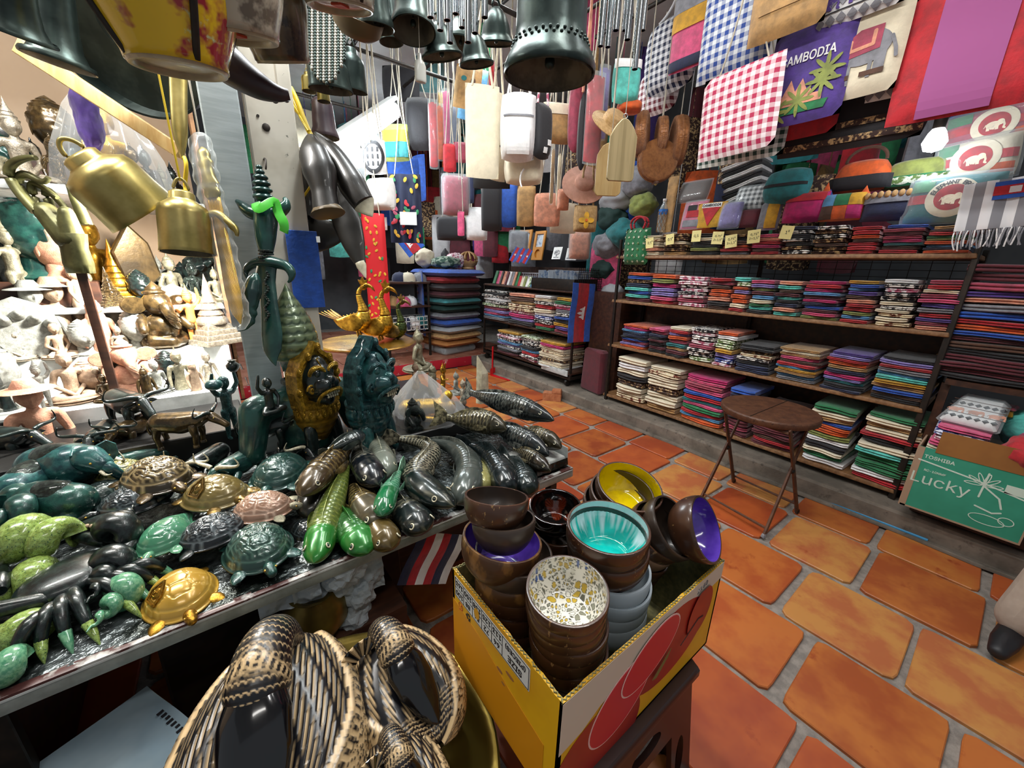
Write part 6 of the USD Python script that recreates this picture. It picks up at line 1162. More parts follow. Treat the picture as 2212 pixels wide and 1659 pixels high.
def wrapped(u,v,z,w,h,label):
 p,d=place(u,v,z);s=px(w,d);o=thing('wrapped_figure',label,'wrapped figure',None,frame(p,-30))
 obj('figure',blob([(((-s*.3,0,s*.18),s*.16),((s*.3,0,s*.2),s*.15)),(((s*.2,0,s*.2),s*.12),((s*.32,0,s*.4),s*.08)),(((-s*.2,-.02,s*.06),s*.06),((s*.1,-.04,s*.05),s*.06))],.012,3),'gold_bright',o)
 k=h/w;n=36;a=np.arange(n)*2*PI/n;R=1+.07*np.sin(a*5)+.05*np.sin(a*11)
 v_=np.array([[s*.55*q*R*np.cos(a)-s*.12*z_*k,s*.42*q*R*np.sin(a),np.full(n,s*k*z_)]for q,z_ in((1,0),(1.02,.2),(.8,.45),(.4,.75),(.06,1.0))]).transpose(0,2,1).reshape(-1,3)
 obj('plastic_wrap',tm(v_,grid_faces(5,n,True)[:,::-1]),'film_wrap',o,smooth=20,label='shiny clear plastic peaked over the figure')
wrapped(925,905,.06,135,108,'golden animal figure under a peaked shiny plastic wrap')
tag(obj('display_block',bx(.40,1.30,TZ+.006,.88,1.555,TZ+.058,.004),'dark_plastic'),'low black block under the wrapped golden figure','block')
p,d=place(1042,868,.02);s=px(105,d);tag(obj('crystal',xf(hull([(.16*math.cos(a)*(1 if k<7 else .8),.13*math.sin(a)*(1 if k<7 else .8),z)for k,(a,z)in enumerate([(i*.9,0)for i in range(7)]+[(i*.9+.2,.62)for i in range(7)]+[(2.4,.96),(2.8,1.0),(1.9,.9)])]),frame(p,20,s=s)),'horn_pale',smooth=False),'rough pale brown crystal point standing at the table edge','crystal')
stat('robe',935,850,92,TZ+.06,-40,'bronze_pale','small pale bronze robed figure behind the wrapped golden one');stat('dance',958,862,78,TZ+.06,-40,'gold','small gold dancing figure next to the pale robed one')
stat('bust',1000,872,58,TZ+.06,-35,'silvered','small silver face bust in front of the crystal');stat('bust',898,838,60,TZ+.06,-35,'sandstone','round-topped stone bust behind the teal lion')
stat('sit',905,800,92,TZ,-45,'bronze_pale','bronze cluster-like seated figure below the bird stand');stat('sit',985,850,50,TZ+.06,-40,'stone_grey','tiny white seated figure at the wrapped figure')
stat('ganesha',892,930,70,TZ+.05,-50,'bronze_carved','dark carved elephant-headed figure beside the teal lion')
# --------- metal rails overhead and what hangs from them
D('bell_dark','#26302e',mott='#3e4a46',mscale=8,metal=.7,rough=.32,bump=.1,bscale=60);D('bell_inside','#4a443a',mott='#6e6656',mscale=14,rough=.8);D('chrome','#c2c8cc',metal=1.,rough=.14)
D('porcelain_yellow','#c8a51c',mott='#8a2430',mscale=11,mlo=.55,mhi=.62,mott2='#a8b890',m2=(.6,.66),m2scale=15,rough=.2,coat=.5);D('porcelain_cream','#a89a80',mott='#8e8068',mscale=12,rough=.35,coat=.3);D('porcelain_silver','#a09888',mott='#5a5248',mscale=16,mlo=.5,mhi=.6,rough=.25,coat=.4);D('porcelain_brown','#6e6248',mott='#3a2c20',mscale=9,rough=.3,coat=.4,mott2='#1e1612',m2=(.55,.6),m2scale=12)
D('label_red','#b8432c',rough=.6);D('cord_yellow','#e0c024',rough=.5);D('rope','#b8b0a0',rough=.8);D('horn_dark','#161412',mott='#26221e',mscale=10,rough=.4,coat=.15);D('hide_purple','#2a1c26',mott='#3a2a30',mscale=10,rough=.4)
RZ=2.42
for k,(a,b)in enumerate([((-.8,.55),(1.0,.55)),((-.8,.95),(1.3,.95)),((-.6,1.35),(1.3,1.35)),((.2,2.0),(1.9,2.0)),((.4,2.9),(2.6,2.9)),((.3,3.9),(2.9,3.9))]):
 tag(obj('hanging_rail',tube([V(*a,RZ+.04),V(*b,RZ+.04)],.012,10),'black_metal'),f'dark pipe rail overhead, {ORDL[k]} from the camera, carrying hanging goods','rail','overhead rails')
for k,x in enumerate((-.75,.95)):tag(obj('hanging_rail',tube([V(x,-.4,RZ+.065),V(x,4.0,RZ+.065)],.012,10),'black_metal'),f'long pipe rail running along the aisle above the {"statues" if k == 0 else "table end"}','rail','overhead rails')
for k,(x,y)in enumerate([(-.75,.2),(-.75,3.2),(.95,.2),(.95,3.2)]):tag(obj('rail_hanger',tube([V(x,y,RZ+.07),V(x,y,3.06)],.005,6),'black_metal'),f'thin rod holding the {"statue" if x < 0 else "aisle"} rail to the ceiling at its {"near" if y < 1 else "far"} end','rod')
PROF=dict(bell=[(0,1.0),(.34,.985),(.46,.93),(.52,.84),(.55,.6),(.58,.35),(.66,.16),(.82,.05),(.98,0),(1,.02),(.95,.05)],big=[(0,1.0),(.5,.99),(.66,.94),(.72,.86),(.735,.6),(.75,.36),(.80,.24),(.93,.14),(1.0,.06),(.99,.0),(.94,.02)],cow=[(0,1.0),(.3,.99),(.42,.95),(.43,.86),(.52,.82),(.78,.74),(.86,.62),(.88,.3),(.92,.06),(.94,0),(.90,.01)],dome=[(0,1.0),(.12,.99),(.3,.92),(.52,.76),(.68,.52),(.76,.28),(.84,.17),(1.0,.06),(.98,.02),(.9,.06)],tall=[(0,1.0),(.4,.985),(.55,.93),(.62,.84),(.66,.55),(.7,.25),(.82,.1),(.85,0),(.8,.01)])
def bell(kind,u,v,wpx,hpx,d,label,mat='bell_dark',tilt=0,tdir=0,cat_='bell',name='hanging_bell',bumps=0,clap=True,cord='rope',sy=1.0,group=None,inside='bell_inside',loop=True,top=None):
 """A bell hung so that its mouth centre is at pixel u, v at depth d; wpx mouth width, hpx height; tilt towards world angle tdir."""
 p=ad(u,v,d);R,H=px(wpx,d)/2,px(hpx,d);c=math.radians(tdir)
 T=frame(p)@rot([-math.sin(c),math.cos(c),0],tilt);o=thing(name,label,cat_,group,T)
 pr=[(r*R+1e-4,z*H)for r,z in PROF[kind]]
 obj('shell',lathe(pr[::-1],44,1,sy),mat,o);wall=.93
 inn=[(max(r*R*wall,1e-4),z*H*.95+.0)for r,z in PROF[kind][:-1]];obj('inner_wall',tm(*(lambda m:(m.vertices,m.faces[:,::-1]))(lathe(inn[::-1],44,1,sy))),inside,o)
 if clap:obj('clapper',cat(ball((0,0,H*.12),R*.11,2,(1,1,1.3)),tube([(0,0,H*.2),(0,0,H*.9)],R*.025,6)),'bell_dark',o)
 if loop:obj('loop',tube([(-R*.2,0,H*.97),(-R*.17,0,H*1.12),(0,0,H*1.19),(R*.17,0,H*1.12),(R*.2,0,H*.97)],R*.055,8,20),mat,o)
 if bumps:
  for zz in(.23,.27):
   for k in range(bumps):
    a=k*2*PI/bumps+(zz>.25)*PI/bumps;rr=R*(.82 if zz<.25 else .79);obj('boss',ball((rr*math.cos(a),rr*math.sin(a)*sy,zz*H),R*.035,1),mat,o)
 if cord:
  q=np.linalg.inv(T)@np.r_[(T@V(0,0,H*1.17,1))[:2],top or RZ+.04,1];obj('cord',tube([(0,0,H*1.15),q[:3]],.0028,6),cord,o)
 return o
bell('big',1186,165,196,205,1.22,'big dark green temple bell with a beaded rim at the top centre',bumps=34,tilt=-3,tdir=50)
bell('dome',956,126,92,62,1.25,'conical bronze bell with a flared rim under the wind chime',tilt=14,tdir=200,group='flared conical bells');bell('dome',995,100,78,56,1.35,'dark conical bell directly behind the chime tubes',tilt=5,group='flared conical bells')
bell('dome',1030,142,76,56,1.22,'conical bell with coppery inside hanging lowest of the four',tilt=12,tdir=200,group='flared conical bells');bell('dome',1072,98,82,62,1.3,'conical bell with a brown rim touching the big temple bell',tilt=16,tdir=230,group='flared conical bells')
bell('tall',893,68,112,130,1.15,'grey green tubular bell seen from below, by the chime',tilt=10,tdir=60)
bell('tall',810,62,96,120,1.1,'dark half-hidden bell behind the tan bowl-shaped gong',tilt=8,tdir=240);bell('tall',846,92,60,110,1.28,'narrow weathered bell between the dark bell and the tubular one',tilt=-4)
bell('cow',716,196,98,66,1.3,'flat-sided green bronze cattle bell below the chains',sy=.6,tilt=-4);bell('cow',765,198,60,80,1.35,'bright edged cattle bell beside the flat-sided one',sy=.6)
bell('tall',703,298,66,74,1.5,'dark brown polished bell hung on a pink cord','hide_purple',cord='cloth_p')
bell('cow',668,198,30,36,1.35,'small golden bell near the yellow cord','brass');bell('cow',700,220,28,34,1.38,'small golden bell below the cattle bell','brass')
bell('bell',40,78,118,170,.85,'dark bell with white light streaks cut by the corner of the picture',tilt=-22,tdir=120);bell('bell',128,138,118,200,1.0,'big dark olive bell behind the streaked one',tilt=-12,tdir=140)
o=thing('gong','huge dark bronze gong hanging behind the yellow pot','gong');p=ad(275,52,1.15);T=frame(p,x=CR[0],z=CR[2]*-1+V(0,0,-.9));UsdGeom.Xformable(o).GetOrderedXformOps()[0].Set(Gf.Matrix4d(T.T.tolist()));R=px(165,1.15)
obj('disc',lathe([(.001,.012),(.25*R,.02),(.28*R,.0),(.9*R,-.004),(R,.01),(R,.06),(.97*R,.06),(.96*R,.02),(.3*R,.012),(.27*R,.03),(.001,.035)],60),'bell_dark',o)
q=np.linalg.inv(T)@np.r_[p[:2],RZ+.04,1];obj('cord',tube([(0,R*.9,.03),q[:3]],.003,6),'rope',o)
bell('cow',310,462,150,128,1.12,'big tilted brass bell hanging beside the wrapped sword','brass',tilt=-38,tdir=15,cord=None,inside='bell_inside');bell('cow',408,548,106,128,1.08,'upright brass bell with a dark mouth, in front of the tilted one','brass',tilt=8,tdir=60,cord='cord_yellow',inside='bell_inside')
o=thing('scabbard','slim gilded scabbard hanging point down above the brass bells','scabbard');obj('blade',sweep(spline([ad(385,120,1.05),ad(386,220,1.06),ad(390,300,1.07),ad(394,345,1.08)],16),np.linspace(.021,.016,16)*np.r_[np.ones(12),.9,.7,.45,.1],.008,12,(0,-1,0)),'brass',o);obj('knot',tube([ad(398,340,1.07),ad(402,370,1.07),ad(400,400,1.08),ad(404,420,1.08)],.005,8),'cord_yellow',o)
obj('cord',tube([ad(385,120,1.05),V(*ad(385,120,1.05)[:2],RZ+.04)],.003,6),'rope',o)
def pot(u,v,rpx,rtop,hpx,d,label,mat,base,sticker=True,tilt=0,tdir=0,band=None,cradle=False):
 p=ad(u,v,d);r,R,H=px(rpx,d),px(rtop,d),px(hpx,d);c=math.radians(tdir);T=frame(p)@rot([-math.sin(c),math.cos(c),0],tilt);o=thing('porcelain_pot',label,'pot',None,T)
 obj('wall',lathe([(r*.93,.004),(r,0),(r*1.02,.012),((r+R)/2*1.02,H*.45),(R,H*.85),(R*.96,H),(R*.9,H),(R*.93,H*.8)],48),mat,o);b=obj('base',lathe([(.0005,.004),(r*.8,.004),(r*.84,-.004),(r*.95,-.005),(r*.99,.003)][::-1],44),base,o)
 if sticker:obj('sticker',xf(bx(-r*.22,-r*.17,-.0005,r*.22,r*.17,.0035),rot([0,0,1],40)),'label_red',b,smooth=False)
 if band:obj('white_band',lathe([(r*1.022,.013),(r*1.035,.02),(r*1.08,.045),(r*1.06,.048)],48),'porcelain_white',o);obj('red_line',lathe([(r*1.075,.046),(r*1.085,.047),(r*1.09,.052),(r*1.07,.053)],48),'label_red',o)
 if cradle:
  for a in(200,290,20,110):a=math.radians(a);obj('black_strap',tube([(r*.95*math.cos(a),r*.95*math.sin(a),.004),(r*1.06*math.cos(a),r*1.06*math.sin(a),.02),((r+R)/2*1.05*math.cos(a),(r+R)/2*1.05*math.sin(a),H*.45),(R*1.04*math.cos(a),R*1.04*math.sin(a),H*.85),(0,0,RZ+.04-p[2])],.006,8,40),'black_metal',o)
 else:obj('cord',tube([(R*.9,0,H),(0,0,H*1.5),(0,0,RZ+.04-p[2])],.003,6),'rope',o)
 return o
D('porcelain_white','#d8d8d0',rough=.2,coat=.5)
pot(388,146,90,150,190,.72,'yellow porcelain pot with red flowers, green leaves and black straps, seen from below','porcelain_yellow','porcelain_cream',False,band=True,cradle=True,tilt=-8,tdir=60)
pot(506,78,88,120,130,.76,'silvery porcelain pot with a yellow rim and red sticker on its base','porcelain_silver','porcelain_cream',tilt=-14,tdir=60)
pot(612,132,54,80,150,.95,'brown speckled porcelain pot with a glossy cream base and red sticker','porcelain_brown','porcelain_cream',tilt=-22,tdir=50)
pot(735,14,70,90,120,.88,'cream based porcelain pot with black straps near the chains','porcelain_silver','porcelain_cream',tilt=-16,tdir=60,cradle=True)
D('hide','#5a4a30',rough=.5)
o=thing('bowl_gong','tan bowl-shaped gong with a dark rim behind the pot bases','gong',None,frame(ad(770,80,1.12))@rot([1,0,0],35));obj('bowl',lathe([(.001,0),(.04,.004),(.06,.02),(.066,.05),(.07,.05),(.063,.018),(.042,.0),(.001,-.004)],30),'hide',o);q=np.linalg.inv(frame(ad(770,80,1.12))@rot([1,0,0],35))@np.r_[ad(770,80,1.12)[:2],RZ+.04,1];obj('cord',tube([(0,.066,.05),q[:3]],.003,6),'rope',o)
o=thing('buffalo_horn','long dark purple brown horn lying under the pots against the column','horn');obj('horn',tube([ad(455,108,.95),ad(520,160,.97),ad(580,195,1.0),ad(625,205,1.02)],[.045,.042,.03,.012],16,30),'hide_purple',o);obj('cord',tube([ad(500,150,.96),V(*ad(500,150,.96)[:2],RZ+.04)],.003,6),'rope',o)
o=thing('wooden_bead_bundle','dark glossy seed bundle hanging beside the yellow cord','beads');
for k in range(9):p=ad(588+9*(k%4)+3*(k//4),196+8*(k//3)+2*(k%3),1.12);obj('bead',ball(p,.009,2),'hide_purple',o)
obj('cord',tube([ad(600,196,1.12),V(*ad(600,196,1.12)[:2],RZ+.04)],.003,6),'rope',o)
o=thing('chain_tassel','shimmering tassel of hanging metal chains under the cream based pot','chains')
for k in range(13):
 u=668+k*6.2;ln=60+70*math.sin(.4+k*.2);pts=[ad(u+k*.1,18+j*6.5,1.22)for j in range(int((ln+40)/6.5))]
 obj('chain',cat([ball(q,.0048,1,(1,1,1.35))for q in pts]),'silver' if k%2 else 'bell_dark',o)
obj('top_ring',tube([ad(664,16,1.22),ad(746,16,1.22)],.005,6),'bell_dark',o);obj('cord',tube([ad(700,16,1.22),V(*ad(700,16,1.22)[:2],RZ+.04)],.003,6),'rope',o)
def chime(label,tubes,d0,ring,sail=None):
 o=thing('wind_chime',label,'wind chime');c=ad(*ring,d0);c[2]=max(c[2],2.0)
 obj('ring_plate',mv(lathe([(.001,0),(.06,0),(.062,.006),(.06,.012),(.001,.012)],30),c[0],c[1],c[2]),'pale_wood',o)
 for k,(u,v,dd)in enumerate(tubes):
  b=ad(u,v,d0+dd);tp=V(b[0],b[1],c[2]-.04);r=.0085;L=tp[2]-b[2]
  obj('chime_tube',mv(lathe([(r*.8,0),(r,0),(r,L),(r*.8,L),(r*.8,.02)],16),*b),'chrome',o);obj('string',tube([tp,V(b[0]*.6+c[0]*.4,b[1]*.6+c[1]*.4,c[2])],.0012,5),'rope',o)
 obj('cord',tube([c,V(c[0],c[1],RZ+.04)],.002,6),'rope',o)
 if sail:
  u,v0,v1,wpx,dd=sail;A,B=ad(u,v0,dd),ad(u,v1,dd);w,h=px(wpx,dd),A[2]-B[2]
  g=Polygon([(-w/2+.006,0),(w/2-.006,0),(w/2,.006),(w/2,h*.72),(w*.32,h*.88),(w*.12,h*.985),(0,h),(-w*.12,h*.985),(-w*.32,h*.88),(-w/2,h*.72),(-w/2,.006)])
  T=frame(V(A[0],A[1],B[2]),x=CR[0]+V(.1,.1,0),z=(0,0,1));sl=obj('wooden_sail',xf(mv(xf(ext(g,.007,.0015),rot([1,0,0],90)),y=.0035),T),'pale_wood_stripe',o);obj('eyelet',xf(trimesh.creation.torus(.006,.0015,major_sections=16,minor_sections=6),T@trimesh.transformations.translation_matrix([0,0,h+.006])@rot([1,0,0],90)),'chrome',sl)
  obj('sail_string',tube([A+V(0,0,.012),V(A[0],A[1],c[2])],.0012,5),'rope',o)
 return o
D('pale_wood_stripe','#c4ae80',mott='#a89468',mscale=3.5,mlo=.4,mhi=.6,vscale=(14,14,.6),rough=.45)
chime('wind chime of shiny steel tubes above the conical bells',[(930,38,0),(951,66,.02),(966,44,-.03),(972,93,.03),(984,30,.05),(1007,44,.0),(1011,92,-.02),(1026,72,.03),(1047,38,.01),(998,60,.06)],1.0,(985,-60))
chime('wind chime of steel tubes with a wooden board hanging below, beside the big bell',[(1297,100,0),(1313,102,.03),(1330,66,-.02),(1350,66,.02),(1355,86,.0),(1372,112,.02),(1381,46,.05),(1388,66,.03),(1371,150,-.02)],1.15,(1345,-70),(1351,256,384,62,1.12))
o=thing('wooden_board','second pale wooden chime board hanging behind the striped one','board');A,B=ad(1321,305,1.3),ad(1321,418,1.3);w=px(58,1.3);h=A[2]-B[2];T=frame(V(A[0],A[1],B[2]),x=CR[0]+V(-.1,.1,0),z=(0,0,1))
obj('board',xf(mv(xf(ext(Polygon([(-w/2+.01,0),(w/2-.01,0),(w/2,.01),(w/2,h*.75),(w*.3,h*.92),(0,h),(-w*.3,h*.92),(-w/2,h*.75),(-w/2,.01)]),.007,.0015),rot([1,0,0],90)),y=.0035),T),'pale_wood',o);obj('string',tube([A,V(A[0],A[1],RZ+.04)],.0012,5),'rope',o)
o=thing('plastic_bottle','small white plastic tag-shaped bottle hanging from the grey green bell','bottle');p=ad(909,178,1.18);s=px(1,1.18);obj('bottle_body',mv(lathe([(.001,0),(11*s,0),(13*s,3*s),(13*s,30*s),(10*s,37*s),(4*s,42*s),(3.5*s,52*s),(.001,53*s)],18,1,.6),*p),'porcelain_white',o);obj('string',tube([p+V(0,0,52*s),V(p[0],p[1],RZ+.04)],.0012,5),'rope',o)
# --------- on and beside the column: dagger, short dagger, sword, horns
def relief(o,pts,r,mat):return obj('raised_ornament',cat([ball(q,r,1)for q in pts]),mat,o)
dd=1.19;s=px(1,dd);Q=lambda u,v,k=0.:ad(u,v,dd-k)
o=thing('dagger','large dark green bronze dagger with a stacked-ring pommel and hooked guard hanging on the column','dagger')
Fd=lambda u,v:frame(Q(u,v),x=CR[0],z=(0,0,1))
ring_=[(.001,0)];z=0
for r,h in[(19,16),(20,15),(19,13),(17,12),(14,11),(9,10),(6,8)]:ring_+=[(r*.7*s,(z+.5)*s),(r*s,(z+h*.35)*s),(r*s,(z+h*.65)*s),(r*.72*s,(z+h)*s)];z+=h
obj('pommel',xf(lathe(ring_+[(.001,(z+1)*s)],24),Fd(573,452)),'bronze_green',o)
obj('grip',sweep(spline([Q(574,456),Q(574,500),Q(575,545)],14),np.interp(np.linspace(0,1,14),[0,.3,.7,1],[24,24,20,14])*s,np.interp(np.linspace(0,1,14),[0,.3,.7,1],[20,20,17,12])*s,18,CR[2]),'bronze_green',o)
for q_,pts in((-1,[(562,462),(540,458),(525,446),(511,434)]),(1,[(588,460),(610,452),(618,440),(614,428)])):obj('side_horn',tube([Q(*a)for a in pts],np.array([13,14,11,4])*s,12,20),'bronze_green',o)
obj('waist_rings',cat([mv(lathe([(9*s,0),(15*s,1.5*s),(15*s,4.5*s),(9*s,6*s)],20),*Q(575,566-7*k))for k in range(4)]),'bronze_carved',o)
obj('guard',sweep(spline([Q(534,600),Q(533,582),Q(548,570),Q(575,566),Q(604,570),Q(626,582),Q(630,598),Q(622,610)],30),np.interp(np.linspace(0,1,30),[0,.15,.5,.85,1],[3,8,15,9,2])*s,np.interp(np.linspace(0,1,30),[0,.15,.5,.85,1],[3,8,13,9,2])*s,12,(0,0,1)),'bronze_green',o)
bl=spline([Q(576,565),Q(580,640),Q(586,700),Q(588,740),Q(590,770),Q(596,790)],26);obj('blade',sweep(bl,np.interp(np.linspace(0,1,26),[0,.2,.45,.7,.85,1],[24,18,19,23,20,1])*s,np.interp(np.linspace(0,1,26),[0,.8,1],[8,6,1])*s,16,CR[2]),'bronze_green',o)
relief(o,[Q(576+.05*k+4*math.sin(k),588+k*4.5,.012)for k in range(24)],.0042,'bronze_carved')
gr_=obj('ribbon',sweep(spline([Q(552,438,.03),Q(575,442,.04),Q(592,436,.035),Q(600,455,.03),Q(610,475,.03),Q(613,502,.02)],24),px(10,dd),.0012,8,CR[2]),'ribbon_green',o)if D('ribbon_green','#3fae30',rough=.35,coat=.3)is None else None
obj('hook',tube([Q(574,366),Q(574,350),Q(574,340)+V(0,.02,.0),V(*(Q(574,338)[:2]+V(.02,.12)),Q(574,338)[2])],.003,6),'black_metal',o)
o=thing('short_dagger','short green bronze dagger hanging in front of the hooked guard of the large one','dagger');A,B=Q(552,590,.05),Q(537,680,.05)
obj('handle',sweep(spline([Q(553,590,.05),Q(545,625,.05),Q(540,660,.05),Q(538,690,.05),Q(528,706,.05),Q(518,714,.05)],34),np.interp(np.linspace(0,1,34),[0,.1,.3,.55,.6,.66,.72,.78,.84,.9,1],[4,13,19,15,11,15,10,14,9,8,2])*s,np.interp(np.linspace(0,1,34),[0,.1,.3,.55,1],[4,12,16,13,2])*s,16,CR[2]),'bronze_green',o);obj('cord',tube([Q(553,590,.05),Q(556,575,.045)],.002,6),'rope',o)
o=thing('sword','gilded sword in a clear plastic sleeve hanging slantwise before the column','sword');dd=1.1;s=px(1,dd)
obj('hilt',sweep(spline([Q(436,318),Q(444,350),Q(452,385),Q(462,430)],30),np.interp(np.linspace(0,1,30),[0,.05,.15,.25,.3,.45,.6,.75,.8,.9,1],[3,10,14,12,17,13,14,20,15,18,12])*s,np.interp(np.linspace(0,1,30),[0,.1,.5,1],[3,9,10,9])*s,16,CR[2]),'brass',o)
obj('guard',tube([Q(440,455),Q(452,462),Q(468,462),Q(492,480),Q(508,495),Q(512,510)],np.array([4,8,9,9,8,3])*s,10,24),'brass',o)
obj('blade',sweep(spline([Q(462,430),Q(478,500),Q(492,575),Q(505,640),Q(520,700)],24),np.interp(np.linspace(0,1,24),[0,.2,.5,.75,.9,1],[15,13,15,17,13,1])*s,np.interp(np.linspace(0,1,24),[0,.8,1],[5,4,1])*s,12,CR[2]),'gold_bright',o)
obj('plastic_sleeve',sweep(spline([Q(430,290),Q(440,350),Q(460,440),Q(480,520),Q(500,620),Q(522,712)],40),(26+3*np.sin(np.arange(40)*1.7))*s*np.r_[.5,.8,np.ones(36),.7,.3],(15+2*np.sin(np.arange(40)*2.3))*s*np.r_[.5,.8,np.ones(36),.7,.3],14,CR[2]),'film_clear',o,smooth=25)
obj('cord',tube([Q(430,290),V(*Q(430,290)[:2],RZ+.04)],.0025,6),'rope',o)
dd=1.3;s=px(1,dd)
def hornp(pts,ra,label,tip=True,rim=True,rb=None):
 o=thing('polished_horn',label,'horn','dark horns hanging beside the column');L=spline([ad(u,v,d_)for u,v,d_ in pts],30);r=np.interp(np.linspace(0,1,30),np.linspace(0,1,len(ra)),ra)*s
 obj('body',sweep(L,r,r*(rb or .8),18,CR[2]),'horn_dark',o)
 if tip:T_=(L[-1]-L[-4])/np.linalg.norm(L[-1]-L[-4]);obj('pale_tip',sweep(np.array([L[-2],L[-1]+T_*4*s,L[-1]+T_*14*s,L[-1]+T_*26*s,L[-1]+T_*34*s]),np.array([r[-1]*1.02,r[-1]*.98,r[-1]*.7,r[-1]*.35,.001]),np.array([r[-1]*.5,r[-1]*.4,r[-1]*.3,r[-1]*.2,.001]),14,CR[2]),'horn_pale',o)
 if rim:obj('mouth_rim',sweep(np.array([L[-3],L[-1],L[-1]+(L[-1]-L[-3])*.3]),np.array([r[-1],r[-1]*1.28,r[-1]*1.1]),np.array([r[-1]*.7,r[-1]*.9,r[-1]*.6]),18,CR[2]),'hide',o)
 obj('cord',tube([L[0],ad(672,290,dd),ad(645,245,dd),V(*ad(640,238,dd)[:2],RZ+.04)],.004,6,20),'cord_yellow',o);return o
hornp([(672,296,1.28),(680,340,1.26),(696,390,1.25),(704,440,1.25),(708,462,1.25)],[10,30,34,25,28],'dark horn bell with a flared mouth, nearest in the hanging bundle',False,True)
hornp([(678,292,1.32),(715,330,1.32),(748,378,1.31),(776,425,1.3),(786,440,1.3)],[9,22,26,30,24],'long dark horn slanting away with a pale flared tip at its end',True,False)
hornp([(655,320,1.36),(662,420,1.4),(668,470,1.4)],[8,16,12],'slim dark horn hidden against the column',False,False)
hornp([(720,400,1.42),(738,450,1.42),(756,500,1.42),(772,550,1.42),(780,572,1.42)],[10,30,34,26,12],'dark leaf-shaped horn hanging lowest with a narrow white tip',True,False,rb=.3)
hornp([(612,470,1.44),(640,490,1.44),(690,505,1.43),(730,500,1.43)],[14,42,46,26],'broad blue-black horn body held flat across the column',False,False,rb=.35)
tag(obj('price_sticker',xf(bx(-.018,0,-.01,.018,.001,.01),frame(ad(680,517,1.36),x=CR[0],z=(0,0,1))),'paper',smooth=False),'small white price sticker on the broad blue-black horn','sticker')
tag(obj('yellow_cord',tube([ad(628,190,dd),ad(650,240,dd),ad(668,285,dd),ad(676,300,dd)],.008,10),'cord_yellow'),'thick knotted yellow cord holding the bundle of dark horns','cord')
tag(obj('blue_plate',bx(.235,YC-.012,1.04,.335,YC-.002,1.30,.001),'cloth_b'),'deep blue metal plate fixed to the column behind the horns','plate')
# --------- textiles and bags hanging overhead
TOPZ=2.66
for a,b,w_ in(((2.3,-.4),(2.3,2.3),'above the rack of folded bags'),((1.62,.6),(1.62,5.2),'down the middle of the aisle'),((2.05,1.6),(2.05,5.2),'beside the aisle above the cart')):tag(obj('hanging_rail',tube([V(*a,TOPZ),V(*b,TOPZ)],.012,10),'black_metal'),'high pipe rail '+w_,'rail','overhead rails')
for x,y in((2.3,.3),(2.3,2.1),(1.62,.9),(1.62,5),(2.05,1.8),(2.05,5)):tag(obj('rail_hanger',tube([V(x,y,TOPZ),V(x,y,3.06)],.005,6),'black_metal'),f'thin rod carrying a high rail at {x} by {y} metres'.split(' at ')[0]+{(2.3,.3):' over the striped scarf',(2.3,2.1):' over the green tote',(1.62,.9):' over the folding stool',(1.62,5):' over the cap stand',(2.05,1.8):' by the rattan bags',(2.05,5):' over the garments'}[(x,y)],'rod')
def hang(name,cat_,u,v0,v1,w,d,mat,label,t=.05,c=.06,side=False,yaw=0,deco=None,uvm=False,roll=0,handle='rope',group=None,pinch=0,film=None,hw=.3,flat=False):
 p=ax(u,v1,d)if side else ad(u,v1,d);q=ax(u,v0,d)if side else ad(u,v0,d);W=px(w,(p-CP)@CR[2]);H=max(.03,q[2]-p[2])
 T=frame(p,x=(0,-1,0)if side else(CR[0][0],CR[0][1],0),z=(0,0,1))@rot([0,0,1],yaw)@rot([0,1,0],roll);o=thing(name,label,cat_,group,T)
 if flat:m,uv=sheet(W,H,22,16,lambda x,z:t*.35*np.sin(x/W*16)*(.4-z/H),.004);m.apply_translation([0,0,H])
 else:m,uv=pillow(W,H,t,c,pinch=pinch)
 obj('body',m,mat,o,uv=uv if uvm else None)
 if handle:
  for s in(1,-1):obj('handle',tube([(s*W*hw,0,H*.97),(s*W*hw*.45,0,H*.97+(TOPZ-q[2])*.35),(0,0,max((TOPZ if side else 3.065)-p[2],H+.05))],.004 if handle=='rope' else .007,6),handle,o)
 if deco:deco(o,W,H,t)
 if film:fm,_=pillow(W*1.1,H*1.08,t*1.25,.05);obj('plastic_wrap',mv(fm,z=-H*.03),film,o)
 return o
D('stripe_pink','#a0528a',rough=.8)
HG='cloth bags hanging above the rack'
def d_gold(o,w,h,t):
 patch(o,'temple',unary_union([sbox(-w*.35,h*.3,w*.35,h*.42)]+[Polygon([(x*w-s,h*.42),(x*w+s,h*.42),(x*w,h*k)])for x,s,k in((-.2,.03,.62),(0,.04,.75),(.2,.03,.62))]),w,h,t,'cloth_c')
def d_cambodia(o,w,h,t):
 patch(o,'lettering',affinity.translate(affinity.scale(textpoly('CAMBODIA',h*.085),.82,1),0,h*.64),w,h,t,'cloth_W',.004)
 patch(o,'green_base',Polygon([(-w*.4,h*.1),(w*.3,h*.1),(w*.34,h*.18),(-w*.4,h*.18)]),w,h,t,'cloth_g')
 patch(o,'temple',unary_union([sbox(-w*.36,h*.18,w*.26,h*.26)]+[Polygon([(x*w-s,h*.26),(x*w+s,h*.26),(x*w,h*k)])for x,s,k in((-.28,.02,.36),(-.14,.03,.44),(.0,.03,.43),(.1,.015,.34))]),w,h,t,'cloth_O',.004)
 for x,z in((.26,.46),(.24,.36),(-.02,.22),(-.3,.14)):patch(o,'palm',unary_union([affinity.rotate(ell(x*w+.03,z*h,.03,.007,10),a,origin=(x*w,z*h))for a in range(0,360,45)]),w,h,t,'cloth_G',.005)
